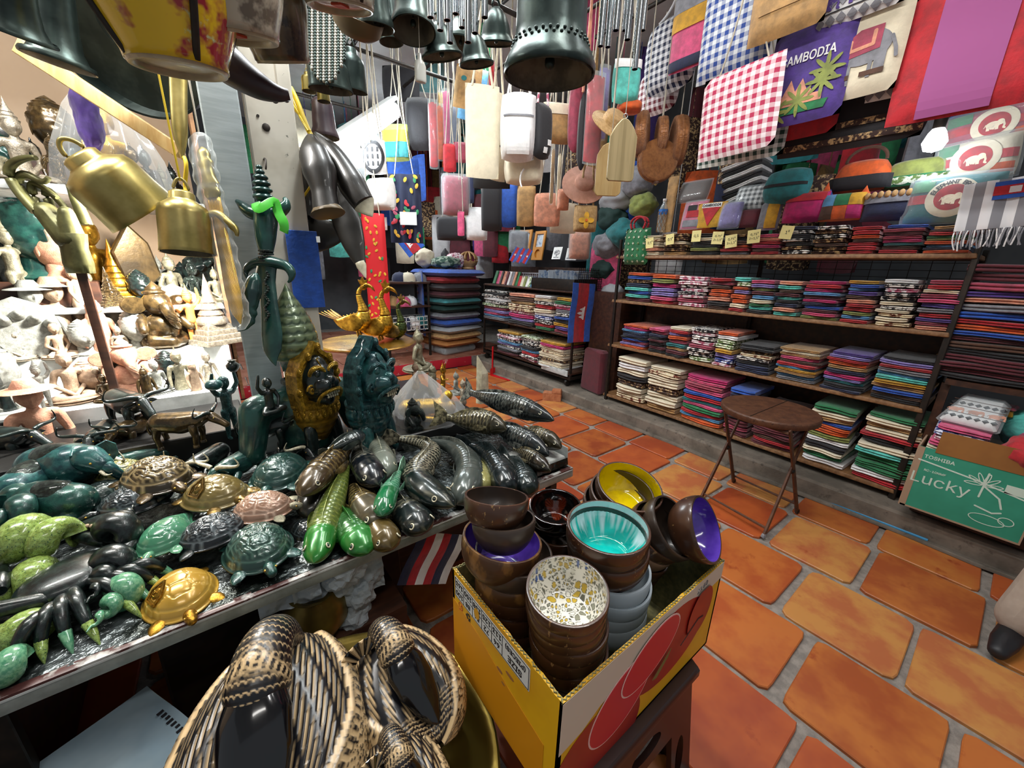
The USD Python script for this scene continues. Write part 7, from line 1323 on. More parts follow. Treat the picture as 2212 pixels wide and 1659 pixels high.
def d_elephant(o,w,h,t):
 patch(o,'elephant_print',unary_union([ell(0,h*.5,w*.34,h*.18),sbox(-w*.3,h*.14,-w*.14,h*.5),sbox(.02,h*.18,w*.14,h*.5),sbox(w*.16,h*.2,w*.3,h*.5)]),w,h,t,'cloth_s')
 patch(o,'saddle_print',Polygon([(-w*.26,h*.42),(w*.2,h*.46),(w*.2,h*.7),(-w*.1,h*.7),(-w*.26,h*.62)]),w,h,t,'cloth_R',.004);patch(o,'saddle_border',LineString([(-w*.2,h*.6),(-w*.2,h*.5),(w*.1,h*.52),(w*.1,h*.65)]).buffer(.006),w,h,t,'cloth_O',.005)
 patch(o,'tail',LineString([(w*.33,h*.55),(w*.4,h*.42),(w*.42,h*.34)]).buffer(.005),w,h,t,'cloth_s',.004)
 for x in(-.22,.08,.23):patch(o,'foot_band',sbox(w*x-w*.08,h*.2,w*x+w*.08,h*.25),w,h,t,'cloth_B',.005)
def d_rows(o,w,h,t):
 for k in range(5):
  z=h*(.06+k*.19);patch(o,'diamond_row',unary_union([Polygon([(x-.016,z),(x,z-.018),(x+.016,z),(x,z+.018)])for x in np.arange(-w*.45,w*.45,.034)]),w,h,t,'cloth_s',.003);patch(o,'line',sbox(-w*.47,z+.021,w*.47,z+.025),w,h,t,'cloth_k',.003)
  patch(o,'elephant_row',unary_union([elephant(.085,x,z+.032)for x in np.arange(-w*.4,w*.42,.095)]),w,h,t,'cloth_v',.003)
def d_band(*bs):
 return lambda o,w,h,t:[patch(o,'band',sbox(-w*.475,h*a,w*.475,h*b),w,h,t,'cloth_'+c,.0025+.001*i)for i,(a,b,c)in enumerate(bs)]
hang('tote_bag','bag',1574,-70,165,150,2.1,'gingham_blue','large blue and white checked cotton bag, topmost of the checked ones',.05,.02,True,uvm=True,group=HG)
hang('shoulder_bag','bag',1440,40,205,128,2.3,'gingham_navy','navy and white checked sling bag with long straps',.12,.3,True,uvm=True,group=HG,handle='gingham_navy')
hang('shoulder_bag','bag',1416,150,250,100,2.42,'gingham_maroon','maroon checked sling bag below the navy checked one',.1,.3,True,uvm=True,group=HG)
hang('tote_bag','bag',1583,150,335,160,2.02,'gingham_red','crimson and white checked cotton bag hanging lowest',.05,.03,True,uvm=True,group=HG,roll=-3)
hang('tote_bag','bag',1590,190,352,180,2.22,'gingham_green','dark green checked bag showing behind the crimson checked one',.04,.03,True,uvm=True,group=HG)
hang('tote_bag','bag',1722,60,268,150,2.12,'cloth_v','purple bag lettered Cambodia with a temple and palm trees',.06,.05,True,deco=d_cambodia,group=HG)
hang('tote_bag','bag',1700,130,305,170,2.24,'cloth_r','plain red bag behind the purple lettered one',.04,.05,True,group=HG)
hang('tote_bag','bag',1848,20,212,126,2.14,'cloth_w','cream bag printed with a grey elephant under a red saddle cloth',.05,.05,True,deco=d_elephant,group=HG)
hang('tote_bag','bag',1978,-30,200,176,2.2,'cloth_W','white bag with rows of purple elephants and a red patch',.05,.04,True,deco=lambda o,w,h,t:[d_rows(o,w,h,t),patch(o,'red_patch',sbox(-w*.3,h*.52,-w*.05,h*.64),w,h,t,'cloth_r',.006)],group=HG)
hang('tote_bag','bag',1852,-150,40,150,2.1,'cloth_W','white bag with elephant rows above the cream elephant bag',.05,.04,True,deco=d_rows,group=HG)
hang('tote_bag','bag',2085,-60,246,270,2.16,'cloth_r','big red bag with a broad pink centre stripe at the outer end',.05,.04,True,deco=lambda o,w,h,t:patch(o,'pink_stripe',sbox(-w*.3,h*.02,w*.12,h*.97),w,h,t,'stripe_pink'),group=HG)
hang('tote_bag','bag',1690,-110,80,150,2.02,'cloth_c','shiny orange tan bag with embroidered temple, highest of the row',.05,.04,True,deco=d_gold,group=HG)
hang('shoulder_bag','bag',1490,-20,148,105,2.2,'cloth_p','pink bag with yellow, grey and blue bands and embroidery',.06,.05,True,deco=d_band((.02,.14,'n'),(.5,.72,'y'),(.72,.98,'s')),group=HG)
hang('shoulder_bag','bag',1815,200,325,260,2.3,'cloth_k','long black bag with two brown patterned borders',.06,.12,True,deco=d_band((.1,.2,'j'),(.34,.44,'j')),group=HG)
CG='bags and clothes hanging over the aisle'
L_=lambda*a,**k:hang(*a,**{**dict(group=CG),**k})
L_('tote_bag','bag',1042,205,386,72,2.25,'cloth_w','cream canvas tote bag facing the aisle, outermost of the canvas ones',.03,.03,yaw=14,handle='cloth_w')
L_('tote_bag','bag',1075,220,392,40,2.4,'cloth_w','narrow cream canvas tote edge with a button',.04,.03,yaw=40,handle='cloth_w',deco=lambda o,w,h,t:patch(o,'button',ell(0,h*.4,.006,.006),w,h,t,'cloth_k'))
L_('tote_bag','bag',1062,300,408,80,2.5,'cloth_k','black canvas tote edge below the cream totes',.03,.03)
L_('backpack','bag',1118,215,352,78,2.2,'cloth_W','white canvas backpack with flap under the big temple bell',.16,.2,handle='cloth_W',deco=lambda o,w,h,t:[patch(o,'pocket',sbox(-w*.3,h*.08,w*.3,h*.45),w,h,t,'cloth_W',.012),patch(o,'flap_line',sbox(-w*.4,h*.6,w*.4,h*.62),w,h,t,'cloth_s',.006)])
L_('backpack','bag',1130,330,402,84,2.35,'cloth_w','crumpled off-white drawstring bag below the white backpack',.12,.25,deco=lambda o,w,h,t:obj('drawstring',tube([(0,-t*.6,h*.4),(-.02,-t*.7,h*.1),(-.01,-t*.7,-.02)],.005,6),'cloth_W',o))
L_('pouch','bag',1168,235,345,46,2.2,'cloth_k','black pouch with white patches on a red patterned strap',.08,.2,yaw=35,deco=lambda o,w,h,t:[patch(o,'white_patch',sbox(-w*.1+k*w*.2,h*(.1+.14*k),w*.12+k*w*.2,h*(.2+.14*k)),w,h,t,'cloth_W')for k in range(2)],handle='cloth_F')
L_('shoulder_bag','bag',1206,232,312,78,2.35,'cloth_c','tan flap bag on a chain beside the black pouch',.08,.15,yaw=10,deco=d_band((.68,.97,'w')))
L_('shoulder_bag','bag',1240,190,330,36,2.3,'cloth_R','crimson round-bottomed bag with a long strap',.07,.3,handle='cloth_R',yaw=25)
L_('shoulder_bag','bag',1254,215,368,24,2.25,'cloth_k','slim black curved bag next to the crimson one',.05,.35,handle='cloth_O',yaw=30)
L_('scarf_packet','scarf',1276,185,352,38,2.2,'cloth_r','red scarf in a long clear packet',.03,.05,film='film',yaw=15);L_('scarf_packet','scarf',1296,165,300,24,2.3,'cloth_V','lavender scarf in clear plastic beside the red one',.03,.05,film='film',yaw=15)
L_('gift_bag','bag',1348,140,226,60,2.1,'cloth_a','mint green gathered cloth bag above the straw hat',.08,.2,deco=d_band((.75,.97,'W')));L_('cloth_hat','hat',1358,222,246,54,2.15,'cloth_o','coral cloth hat under the mint green bag',.12,.3)
D('straw','#c09a68',mott='#a8824e',mscale=60,rough=.6,bump=.7,bscale=160,btype='bands');D('straw_pink','#c08872',mott='#b07a62',mscale=30,rough=.6,bump=.6,bscale=160,btype='bands');D('rattan_bag','#a0683a',mott='#84522c',mscale=50,rough=.5,bump=.7,bscale=190,btype='bands')
def disc(name,cat_,u,v,r,d,nrm,mat,label,prof,trim=None):
 p=ad(u,v,d);R=px(r,d);o=thing(name,label,cat_,CG,frame(p,x=CR[0],z=nrm));obj('body',lathe([(max(a*R,1e-4),b*R)for a,b in prof],44),mat,o);T=np.linalg.inv(frame(p,x=CR[0],z=nrm))
 k=T@np.r_[p[:2],TOPZ,1];k0=T@np.r_[p+V(0,0,R*.6),1];obj('strap',tube([k0[:3],k[:3]],.003,6),'rope',o)
 if trim:obj('band',lathe([(R*1.005,-.05*R),(R*1.03,-.04*R),(R*1.03,.04*R),(R*1.005,.05*R)],44),trim,o);obj('clasp',xf(bx(-.02,-R*1.07,-.025,.02,-R*1.0,.025,.005),np.eye(4)),'cloth_B',o);obj('knob',ball((0,-R*1.09,0),.008,1),'brass',o)
 return o
RB=[(.001,.28),(.85,.28),(.97,.24),(1,.15),(1,-.15),(.97,-.24),(.85,-.28),(.001,-.28)];tw=-CR[2]*V(1,1,.2)
disc('sun_hat','hat',1322,270,48,2.05,CR[0]*.5+tw+V(0,0,.9),'straw','straw hat behind the striped chime board',[(.001,.5),(.4,.5),(.5,.4),(.55,.12),(1,0),(1,-.03),(.5,.08),(.001,.1)])
for u,v,r,nr,lb in[(1388,292,44,CR[0]*.8+tw*.35,'tilted round rattan bag beside the chime board'),(1428,296,38,CR[0]*.95+tw*.2,'round rattan bag with a brown leather clasp, middle one'),(1464,306,48,CR[0]*.95+tw*.15,'largest round rattan bag hanging next to the crimson checked bag'),(1420,348,42,tw,'round rattan bag facing the aisle, hanging lowest')]:disc('rattan_bag','bag',u,v,r,2.3,nr,'rattan_bag',lb,RB,'rattan_bag')
disc('sun_hat','hat',1262,398,48,2.5,tw+V(0,0,.5),'straw_pink','dusty pink woven sun hat above the flower basket',[(.001,.35),(.3,.35),(.42,.26),(.46,.1),(1,0),(1,-.03),(.45,.05),(.001,.06)])
def d_flower(o,w,h,t):[patch(o,'petal',affinity.rotate(ell(0,h*.42+.026,.016,.024,14),a,origin=(0,h*.42)),w,h,t,'cloth_y',.006)for a in range(0,360,90)];patch(o,'flower_heart',ell(0,h*.42,.008,.008,10),w,h,t,'cloth_o',.011)
L_('wicker_bag','bag',1262,445,502,50,2.55,'straw','wicker bag with a yellow four-petal flower',.08,.1,deco=d_flower,handle='straw')
L_('paper_bag','bag',1005,152,236,56,2.6,'cloth_c','tan paper bag with round stickers below the conical bells',.05,.04,roll=8,deco=lambda o,w,h,t:[patch(o,'sticker',ell(-w*.15,h*.66,.018,.014),w,h,t,'cloth_t'),patch(o,'sticker',ell(w*.2,h*.62,.016,.02),w,h,t,'cloth_B')])
L_('paper_bag','bag',1016,160,262,60,2.75,'cloth_l','light blue bag edges behind the tan paper bag',.08,.04,roll=10)
R2=[('backpack',908,222,326,58,3.0,'k','black embroidered backpack beneath the white tag bottle',.12),('shoulder_bag',858,275,350,60,3.0,'G','olive bag with yellow and teal patches',.08),('scarf_packet',938,235,362,18,2.9,'r','glossy red scarf packet, outer one of a pair',.03),('scarf_packet',952,240,345,16,2.95,'o','orange red scarf packet touching the glossy red one',.03),('scarf_packet',966,210,320,14,3.0,'M','magenta scarf strip',.02),('scarf_packet',953,205,260,12,3.05,'y','yellow scarf strip on the same hook as the magenta one',.02),('scarf_packet',982,240,330,20,3.1,'n','dark blue scarf in crinkled plastic',.03),('purse',972,315,372,28,2.9,'r','red and blue flag purse hanging crooked',.03),('purse',995,310,352,30,2.9,'R','rose red beaded purse',.04),('basket_box',985,384,466,56,3.0,'R','reddish woven box in clear plastic',.12),('key_fob',996,458,510,16,3.0,'p','hot pink leather fob under the woven box',.02),('jacket',1062,395,500,46,3.2,'k','black hanging jacket',.08),('jacket',1098,395,492,38,3.2,'b','royal blue hanging jacket',.08),('panel_bag',1135,405,490,40,3.0,'c','tan flat bag under the off-white drawstring bag',.03),('panel_bag',1180,420,490,56,2.9,'O','pale brown flat bag behind the drumstick bundle',.03),('panel_bag',1215,440,505,60,3.0,'w','beige card of leather goods over the postcards',.02),('drum_stick',1190,330,440,8,2.7,'c','bundled bamboo sticks in plastic',.02),('drum_stick',1204,340,446,8,2.72,'w','pale bamboo sticks beside the brown bundle',.02),('purse',1215,410,455,26,2.7,'O','pale pink stuffed purse',.06),('shoulder_bag',812,308,378,50,2.6,'W','black edged pouch printed with little black figures',.06),('backpack',826,388,455,62,2.7,'W','white cloth backpack under the printed pouch',.14),('glove',1062,140,200,12,2.4,'r','bright red toy behind the conical bells',.04),('shirt',868,150,220,80,3.4,'k','black shirt with dotted border',.06),('shirt',930,130,200,60,3.5,'t','teal shirt in plastic',.06),('shirt',872,345,392,70,3.4,'b','blue star printed cloth',.03),('shirt',1045,60,160,40,3.0,'g','green cloth strip',.04),('shirt',1268,10,110,46,2.6,'p','pink souvenir shirt with teal shoulder',.05),('shirt',1010,380,440,30,3.6,'n','dark navy pouch',.05),('cap',975,470,520,66,3.8,'k','black caps piled on the back counter',.14),('cap',1030,450,520,46,3.8,'W','white caps piled on the back counter',.12),('packet',1120,500,545,40,3.9,'s','grey packet behind the frames',.05),('packet',1250,500,560,44,3.5,'O','pinkish packets at the rack end',.08)]
for nm,u,v0,v1,w,d,c,lb,t in R2:L_(nm,{'scarf_packet':'scarf','basket_box':'box','key_fob':'key fob','panel_bag':'bag','shoulder_bag':'bag','backpack':'bag','drum_stick':'sticks','glove':'toy'}.get(nm,nm),u,v0,v1,w,d,'cloth_'+c,lb+' hanging over the aisle'*(len(lb.split())<8),t,.1,yaw=rnd.uniform(-15,15),film='film' if 'plastic' in lb or 'packet' in nm else None,deco=(lambda o,w,h,t:[patch(o,'black_border',ell(0,h*.5,w*.48,h*.48).difference(ell(0,h*.5,w*.38,h*.36)),w,h,t,'cloth_k')]+[patch(o,'black_figure',sbox(x*w-.006,z*h-.014,x*w+.006,z*h+.014),w,h,t,'cloth_k')for x in(-.22,0,.22)for z in(.3,.5,.7)])if 'little black' in lb else d_band((.1,.5,'t'),(.5,.8,'y'))if 'teal patches' in lb else None)
D('print_red','#b8121c',rough=.8);D('print_navy','#161c36',rough=.8)
def pants(u,v0,v1,w,d,mat,spots,label,legs=2):
 o=hang('trousers' if legs==2 else 'dress','clothing',u,v0,v1,w,d,mat,label,.05,.02,group=CG,flat=legs==1);W=px(w,d);H=ad(u,v0,d)[2]-ad(u,v1,d)[2];r=random.Random(u)
 for k in range(46):x,z=r.uniform(-.42,.42)*W,r.uniform(.04,.96)*H;obj('printed_fruit',mv(sc(ball((0,0,0),1,1),W*.05,.002,W*.085).apply_transform(rot([0,1,0],r.uniform(-60,60))),x,front_y(W,H,.05,x,z)-.003 if legs==2 else-.022,z),r.choice(spots),o)
pants(825,470,735,46,2.9,'print_red',['cloth_y']*7+['cloth_g'],'red trousers printed with yellow fruit, hanging before the cap stand');pants(880,385,525,66,3.1,'print_navy',['cloth_y','cloth_r','cloth_g','cloth_R'],'navy dress printed with red and yellow fruit',1)
for k,(u,v,w,h,d,lb)in enumerate([(826,483,20,26,2.82,'white price tag tied to the red fruit trousers'),(882,472,36,26,3.0,'white handwritten card pinned to the navy fruit dress')]):tag(obj('price_tag',xf(bx(-px(w,d)/2,0,-px(h,d)/2,px(w,d)/2,.002,px(h,d)/2),frame(ad(u,v,d),x=CR[0],z=(0,0,1))),'paper',smooth=False),lb,'tag')
for k,(u,v,s,c)in enumerate([(1330,440,.16,'S'),(1370,410,.15,'s'),(1320,480,.14,'K'),(1345,520,.16,'t'),(1310,545,.15,'s'),(1300,590,.13,'K'),(1385,450,.12,'G'),(1320,640,.12,'S'),(1340,660,.10,'W')]):p=ax(u,v+20,2.98);crumple('wrapped_goods',f'{["pale grey", "grey", "dark green", "teal", "silver grey", "blackish", "olive", "misty grey", "white"][k]} goods in crinkled plastic heaped between cart and rack','goods',p,(s*.8,s,s*.8),'cloth_'+c,50+k,'wrapped goods between cart and rack')
tag(obj('goods_shelf',cat(bx(2.8,2.12,.1,3.3,2.45,1.0)),'dark_wood'),'dark cupboard between cart and rack carrying wrapped goods','cupboard')
tag(obj('plastic_stool',cat(bx(2.64,2.14,.1,2.78,2.42,.5,.02)),'cloth_m'),'dark red plastic stool between cart and rack','stool')
def back_goods(n,x0,x1,y0,y1,z0,z1,where,grp):
 r=random.Random(n);ks=list('knrmtgbvpwWcRosaj')
 for k in range(n):
  c=r.choice(ks);w,h=r.uniform(.22,.4),r.uniform(.35,.7);x,y,z=x0+(x1-x0)*(k%9+r.uniform(0,.8))/9,y0+(y1-y0)*r.random(),z0+(z1-z0)*(k//9+r.uniform(0,.6))/max(1,n//9)
  m,uv=pillow(w,h,.06,.08,9,9);T=frame((x,y,z),x=(CR[0][0],CR[0][1],0),z=(0,0,1))@rot([0,0,1],r.uniform(-40,40));o=tag(obj('hanging_garment',cat(xf(m,T),xf(tube([(0,0,h),(0,0,3.06-z)],.003,5),T)),'cloth_'+c),f'{PAL[c][0]} garment in the dim rows {where}','clothing',f'{PAL[c][0]} {grp}')
back_goods(54,.4,3.9,5.3,6.6,.9,2.5,'at the far end of the market','garments at the far end');back_goods(45,2.95,3.35,2.4,5.6,.9,2.5,'behind the cart','garments behind the cart');back_goods(36,3.25,3.75,.3,2.2,1.1,2.5,'behind the rack','garments behind the rack')
D('lamp_tube','#eefaff',emit=30)
for k,(u0,v0,u1,v1,d0,d1)in enumerate([(718,330,850,238,2.35,2.75),(690,372,775,345,2.9,3.0)]):
 o=thing('fluorescent_lamp',['glaring fluorescent tube slanting over the aisle','second glaring tube lower behind the hanging horns'][k],'lamp');A,B=ad(u0,v0,d0),ad(u1,v1,d1);obj('tube',tube([A,B],.055,12),'lamp_tube',o);obj('fitting',bar(A+V(0,0,.075),B+V(0,0,.075),.1,.03),'white_panel',o);obj('hanger',tube([A+V(0,0,.06),V(A[0],A[1],3.06)],.004,6),'black_metal',o)
o=thing('signboard','white sloping awning panel lit by the tubes over the aisle','panel');obj('panel',bar(ad(690,395,4.3),ad(850,268,5.0),.03,.5),'white_panel',o);obj('rod',tube([ad(780,320,4.6),V(*ad(780,320,4.6)[:2],3.06)],.006,6),'black_metal',o)
o=thing('bulb_lamp','bright white bulb in a clear cover above the green handbag','lamp');p=ax(2012,330,2.62);obj('bulb',mv(lathe([(.001,0),(.03,.01),(.042,.04),(.03,.075),(.018,.095),(.001,.097)],20),*p),'lamp_bulb',o);obj('socket',mv(lathe([(.02,.09),(.022,.13),(.001,.14)],14),*p),'black_metal',o);obj('cord',tube([p+V(0,0,.13),V(p[0],p[1],3.06)],.004,6),'black_metal',o)
# --------- fruit carton of coconut bowls on a brown plastic stool
D('carton_yellow','#d8a814',mott='#c8900e',mscale=5,rough=.45);D('carton_cream','#c9bfae',rough=.5);D('carton_core','#8a8458',mott='#6a6848',mscale=60,rough=.9);D('apple_red','#c01a30',rough=.35);D('apple_dark','#8c1a18',mott='#a02418',mscale=8,rough=.4);D('print_outline','#e0b8b0',rough=.5);D('stalk_green','#6a6a34',rough=.5);D('carton_amber','#c8860e',rough=.45)
X0,X1,Y0,Y1,ZB,ZT=.312,.800,.266,.590,.365,.60
o=thing('carton','yellow fruit carton printed with red apples and a size table, filled with coconut bowls','box')
def wall_edge(a,b,t,hz,seed):
 n=40;tt=np.linspace(0,1,n);r=np.random.default_rng(seed);top=hz+r.normal(0,.0009,n)
 A,B=V(*a),V(*b);p=A+np.outer(tt,B-A);nn=np.array([-(B-A)[1],(B-A)[0]])/np.linalg.norm(B-A)*t
 v=np.vstack([np.c_[p,np.full(n,ZB)],np.c_[p,top],np.c_[p+nn,top],np.c_[p+nn,np.full(n,ZB)]])
 f=np.vstack([np.array([[k*n+i,(k+1)%4*n+i,(k+1)%4*n+i+1,k*n+i+1]for i in range(n-1)])for k in range(4)]);caps=np.array([[0,n,2*n,3*n],[n-1,4*n-1,3*n-1,2*n-1]])
 return tm(v,np.vstack([f[:,[0,2,1]],f[:,[0,3,2]],caps[:,[0,1,2]],caps[:,[0,2,3]]]))
for a,b,m_,nm,sd in[((X0,Y1),(X0,Y0),'carton_yellow','side_wall',1),((X0,Y0),(X1,Y0),'carton_yellow','front_wall',2),((X1,Y0),(X1,Y1),'carton_core','side_wall',3),((X1,Y1),(X0,Y1),'carton_core','rear_wall',4)]:
 obj(nm,fixn(wall_edge(a,b,.006,ZT,sd)),m_,o,smooth=False)
 A,B=V(*a),V(*b);nn=np.array([-(B-A)[1],(B-A)[0]])/np.linalg.norm(B-A);T=np.eye(4);e=(B-A)/np.linalg.norm(B-A);T[:3,0],T[:3,1],T[:3,2],T[:3,3]=(*e,0),(*nn,0),(0,0,1),(*A,ZT-.003);L=np.linalg.norm(B-A)
 zz=[(x,.0012+.0036*((k//1)%2))for k,x in enumerate(np.arange(0,L,.004))];obj('corrugation',xf(ext(LineString(zz).buffer(.0007),.0045),T),'carton_core',o,smooth=False)
obj('bottom',bx(X0,Y0,ZB,X1,Y1,ZB+.006),'carton_core',o);obj('lining',bx(X0+.0062,Y0+.0062,ZB+.006,X1-.0062,Y0+.0075,ZT-.006),'carton_core',o,smooth=False)
FA=np.eye(4);FA[:3,0],FA[:3,1],FA[:3,2],FA[:3,3]=(0,-1,0),(0,0,1),(-1,0,0),(X0,Y1,ZT)
FB=np.eye(4);FB[:3,0],FB[:3,1],FB[:3,2],FB[:3,3]=(1,0,0),(0,0,1),(0,-1,0),(X0,Y0,ZT)
def pr_(F,nm,poly,mat,lift=0.,parent=None):return obj(nm,xf(ext(poly,.0006),F@trimesh.transformations.translation_matrix([0,0,.0001+lift])),mat,parent or o,smooth=False)
D('label_white','#cdd2d2',rough=.45)
lx0,lx1,ly1,ly0=.012,.250,-.012,-.058
lab=pr_(FA,'size_label',sbox(lx0,ly0,lx1,ly1).buffer(.002),'label_white')
cols=np.array([lx0,.047,.078,.108,.140,.172,.205]);cols=lx0+(np.arange(6)*.033);xs=list(cols);hx=xs[5]
ln=[sbox(lx0,ly1-.0008,lx1,ly1),sbox(lx0,ly0,lx1,ly0+.0008),sbox(lx1-.0008,ly0,lx1,ly1),sbox(lx0,(ly0+ly1)/2-.0004,hx,(ly0+ly1)/2+.0004)]+[sbox(x,ly0,x+.0008,ly1)for x in xs]
pr_(FA,'table_lines',unary_union(ln),'ink',.0006)
def up_down(s,h,x,y,rot_=180):return affinity.translate(affinity.rotate(textpoly(s,h),rot_,origin=(0,0)),x,y)
for i,(a,b)in enumerate([('163','100'),('150','88'),('138','84'),('125','72'),('113','64')]):
 x=xs[i]+.0165;pr_(FA,'number',up_down(a,.0105,x,ly1-.0115),'ink',.0006);pr_(FA,'number',up_down(b,.0105,x,ly0+.0115),'ink',.0006)
pr_(FA,'lettering',up_down('SIZE',.0125,(hx+lx1)/2,ly0+.013),'ink',.0006);pr_(FA,'lettering',up_down('(PIECES)',.0095,(hx+lx1)/2,ly1-.012),'ink',.0006)
pr_(FA,'yellow_smudge',ell(xs[2]+.017,-.036,.009,.012),'carton_yellow',.0012)
tri=unary_union([affinity.rotate(Polygon([(-.004,.0035),(.002,.0035),(.002,.001),(.007,.0055),(.002,.010),(.002,.0075),(-.004,.0075)]),a,origin=(0,0))for a in(0,120,240)]);pr_(FA,'recycling_mark',affinity.translate(tri,.062,-.074),'ink');pr_(FA,'mark',affinity.translate(unary_union([ring(0,0,.008,.009,.001),ring(.004,-.002,.004,.007,.001),sbox(-.006,-.012,-.002,-.009)]),.032,-.072),'label_red')
pr_(FA,'brown_smear',affinity.translate(unary_union([ell(0,0,.009,.004,9),ell(.012,-.02,.006,.003,7),ell(.03,.018,.012,.004,9)]),.17,-.10),'carton_brown');pr_(FA,'amber_area',Polygon([(0,-.075),(.10,-.085),(.20,-.115),(.292,-.13),(.292,-.247),(0,-.247)]),'carton_amber',-.00005)
def fb(u,v):p=on(u,v,1,Y0);return(p[0]-X0,p[2]-ZT)
W_=X1-X0
pr_(FB,'cream_band',Polygon([(0,-.002),(W_,-.002),(W_,-.045),(.36,-.05),(.2,-.06),(.09,-.085),(.05,-.105),(0,-.112)]),'carton_cream')
pr_(FB,'apple_print',ell(.305,-.105,.135,.085,40),'apple_dark',.0004);pr_(FB,'apple_print',ell(.10,-.20,.12,.10,40).intersection(sbox(0,-.247,W_,0)),'apple_dark',.0004)
for(cx_,cy_,a,b,an)in((.155,-.125,.088,.062,30),(.232,-.075,.088,.05,22)):e_=affinity.rotate(ell(cx_,cy_,a,b,44),an);k_=.0009+(cx_>.2)*.0016;pr_(FB,'apple_outline',e_.buffer(.0035),'print_outline',k_);pr_(FB,'apple_print',e_,'apple_red',k_+.0006)
pr_(FB,'apple_print',affinity.rotate(ell(.405,-.085,.045,.06,36),-15).intersection(sbox(0,-.247,W_-.002,-.03)),'apple_dark',.0036)
pr_(FB,'stalk_print',Polygon([(.245,-.15),(.29,-.115),(.30,-.108),(.292,-.125),(.26,-.155)]),'stalk_green',.0045);pr_(FB,'smear',LineString([(.34,-.13),(.40,-.10),(.42,-.105)]).buffer(.0016),'ink',.0045);pr_(FB,'lettering',affinity.translate(affinity.rotate(textpoly('2160',.012,False),8,origin=(0,0)),.40,-.02),'print_grey',.0008)
o=thing('plastic_stool','dark brown plastic stool with oval leg openings under the fruit carton','stool');D('plastic_brown','#2e1a16',rough=.35)
sx,sy,sh=.555,.43,.175
obj('seat',mv(ext(sbox(-sh,-sh,sh,sh).buffer(.012),.022,.006),sx,sy,ZB-.0225),'plastic_brown',o)
side=Polygon([(-.165,0),(.165,0),(.195,-.36),(.115,-.36),(.095,-.12),(-.095,-.12),(-.115,-.36),(-.195,-.36)]).difference(ell(.135,-.21,.016,.06)).difference(ell(-.135,-.21,.016,.06)).difference(ell(0,-.07,.05,.022))
for k in range(4):a=k*PI/2;e_,n_=V(math.cos(a),math.sin(a),0),V(math.sin(a),-math.cos(a),0);T=np.eye(4);yv=V(0,0,1)-n_*.09;yv/=np.linalg.norm(yv);T[:3,0],T[:3,1],T[:3,2],T[:3,3]=e_,yv,np.cross(e_,yv),V(sx,sy,ZB-.02)+n_*.165;obj('leg_panel',xf(ext(side,.012,0),T),'plastic_brown',o,smooth=False)
# --------- coconut bowls
D('coconut','#2e1b12',mott='#4a2e1e',mscale=7,rough=.3,coat=.25,mott2='#8a6a42',m2=(.635,.65),m2scale=95,vscale=(1,1,.5));D('coconut_grey','#2a211c',mott='#40332a',mscale=6,rough=.34,coat=.2,mott2='#6a5238',m2=(.7,.72),m2scale=70);D('coconut_rough','#4a2e18',mott='#7a5428',mscale=26,mlo=.48,mhi=.56,rough=.4,coat=.2,vscale=(1,1,.4));D('coconut_light','#6e5040',mott='#8a6a52',mscale=8,rough=.35,coat=.3,mott2='#b89468',m2=(.66,.68),m2scale=60)
D('lacquer_yellow','#e0c400',mott='#b89c08',mscale=14,mlo=.5,mhi=.7,rough=.12,coat=.6);D('lacquer_purple','#4a2c9a',mott='#6a4ac0',mscale=12,rough=.14,coat=.6);D('lacquer_black','#080606',mott='#3a1408',mscale=16,mlo=.56,mhi=.6,rough=.06,coat=.8);D('cdlacquer',None,cd=True,rough=.1,coat=.7)
def bowl(p,nrm,R,label,outer='coconut',inner='coconut_grey',lining=None,depth=.95,group='coconut bowls stacked in the fruit carton',wrapped=False):
 T=frame(p,x=CR[0],z=nrm);o=thing('coconut_bowl',label,'bowl',group,T);t=np.linspace(0,1,18);H=R*depth
 a1=math.acos(.16/1.013);pr=[(max(1.013*R*math.sin(q*(PI-a1)),1e-4),-R*(.16+1.013*math.cos(q*(PI-a1))))for q in t]
 pr=[(r,max(z,-H*.98))for r,z in pr]
 obj('shell',lathe(pr+[(pr[-1][0]-.0022,.0006),(pr[-1][0]-.0042,0)],52),outer,o)
 ip=[(max(r-.0045,1e-4),z+(.0042 if r<R*.9 else .004*(1-(r/R-.9)*9)))for r,z in pr];ip[-1]=(pr[-1][0]-.0042,0);n,ml=120,18
 if lining:
  P=spline(np.array(ip),90);a=np.arange(180)*2*PI/180;v=np.stack([P[:,:1]*np.cos(a),P[:,:1]*np.sin(a),np.repeat(P[:,1:2],180,1)],-1).reshape(-1,3);m=tm(v,grid_faces(90,180,True));c=lining(v/R,v[:,2]/H)
  path=obj('lacquer_lining',m,'cdlacquer',o,col=c)
 else:
  m=lathe(ip,52);obj('lining',m,inner,o,smooth=True)
 return o
def unroll(q):
 a=np.arctan2(np.hypot(q[:,0],q[:,1]),-(q[:,2]+.16))/1.73;h=np.hypot(q[:,0],q[:,1])+1e-9;return np.c_[q[:,0]/h*a,q[:,1]/h*a,q[:,2]]
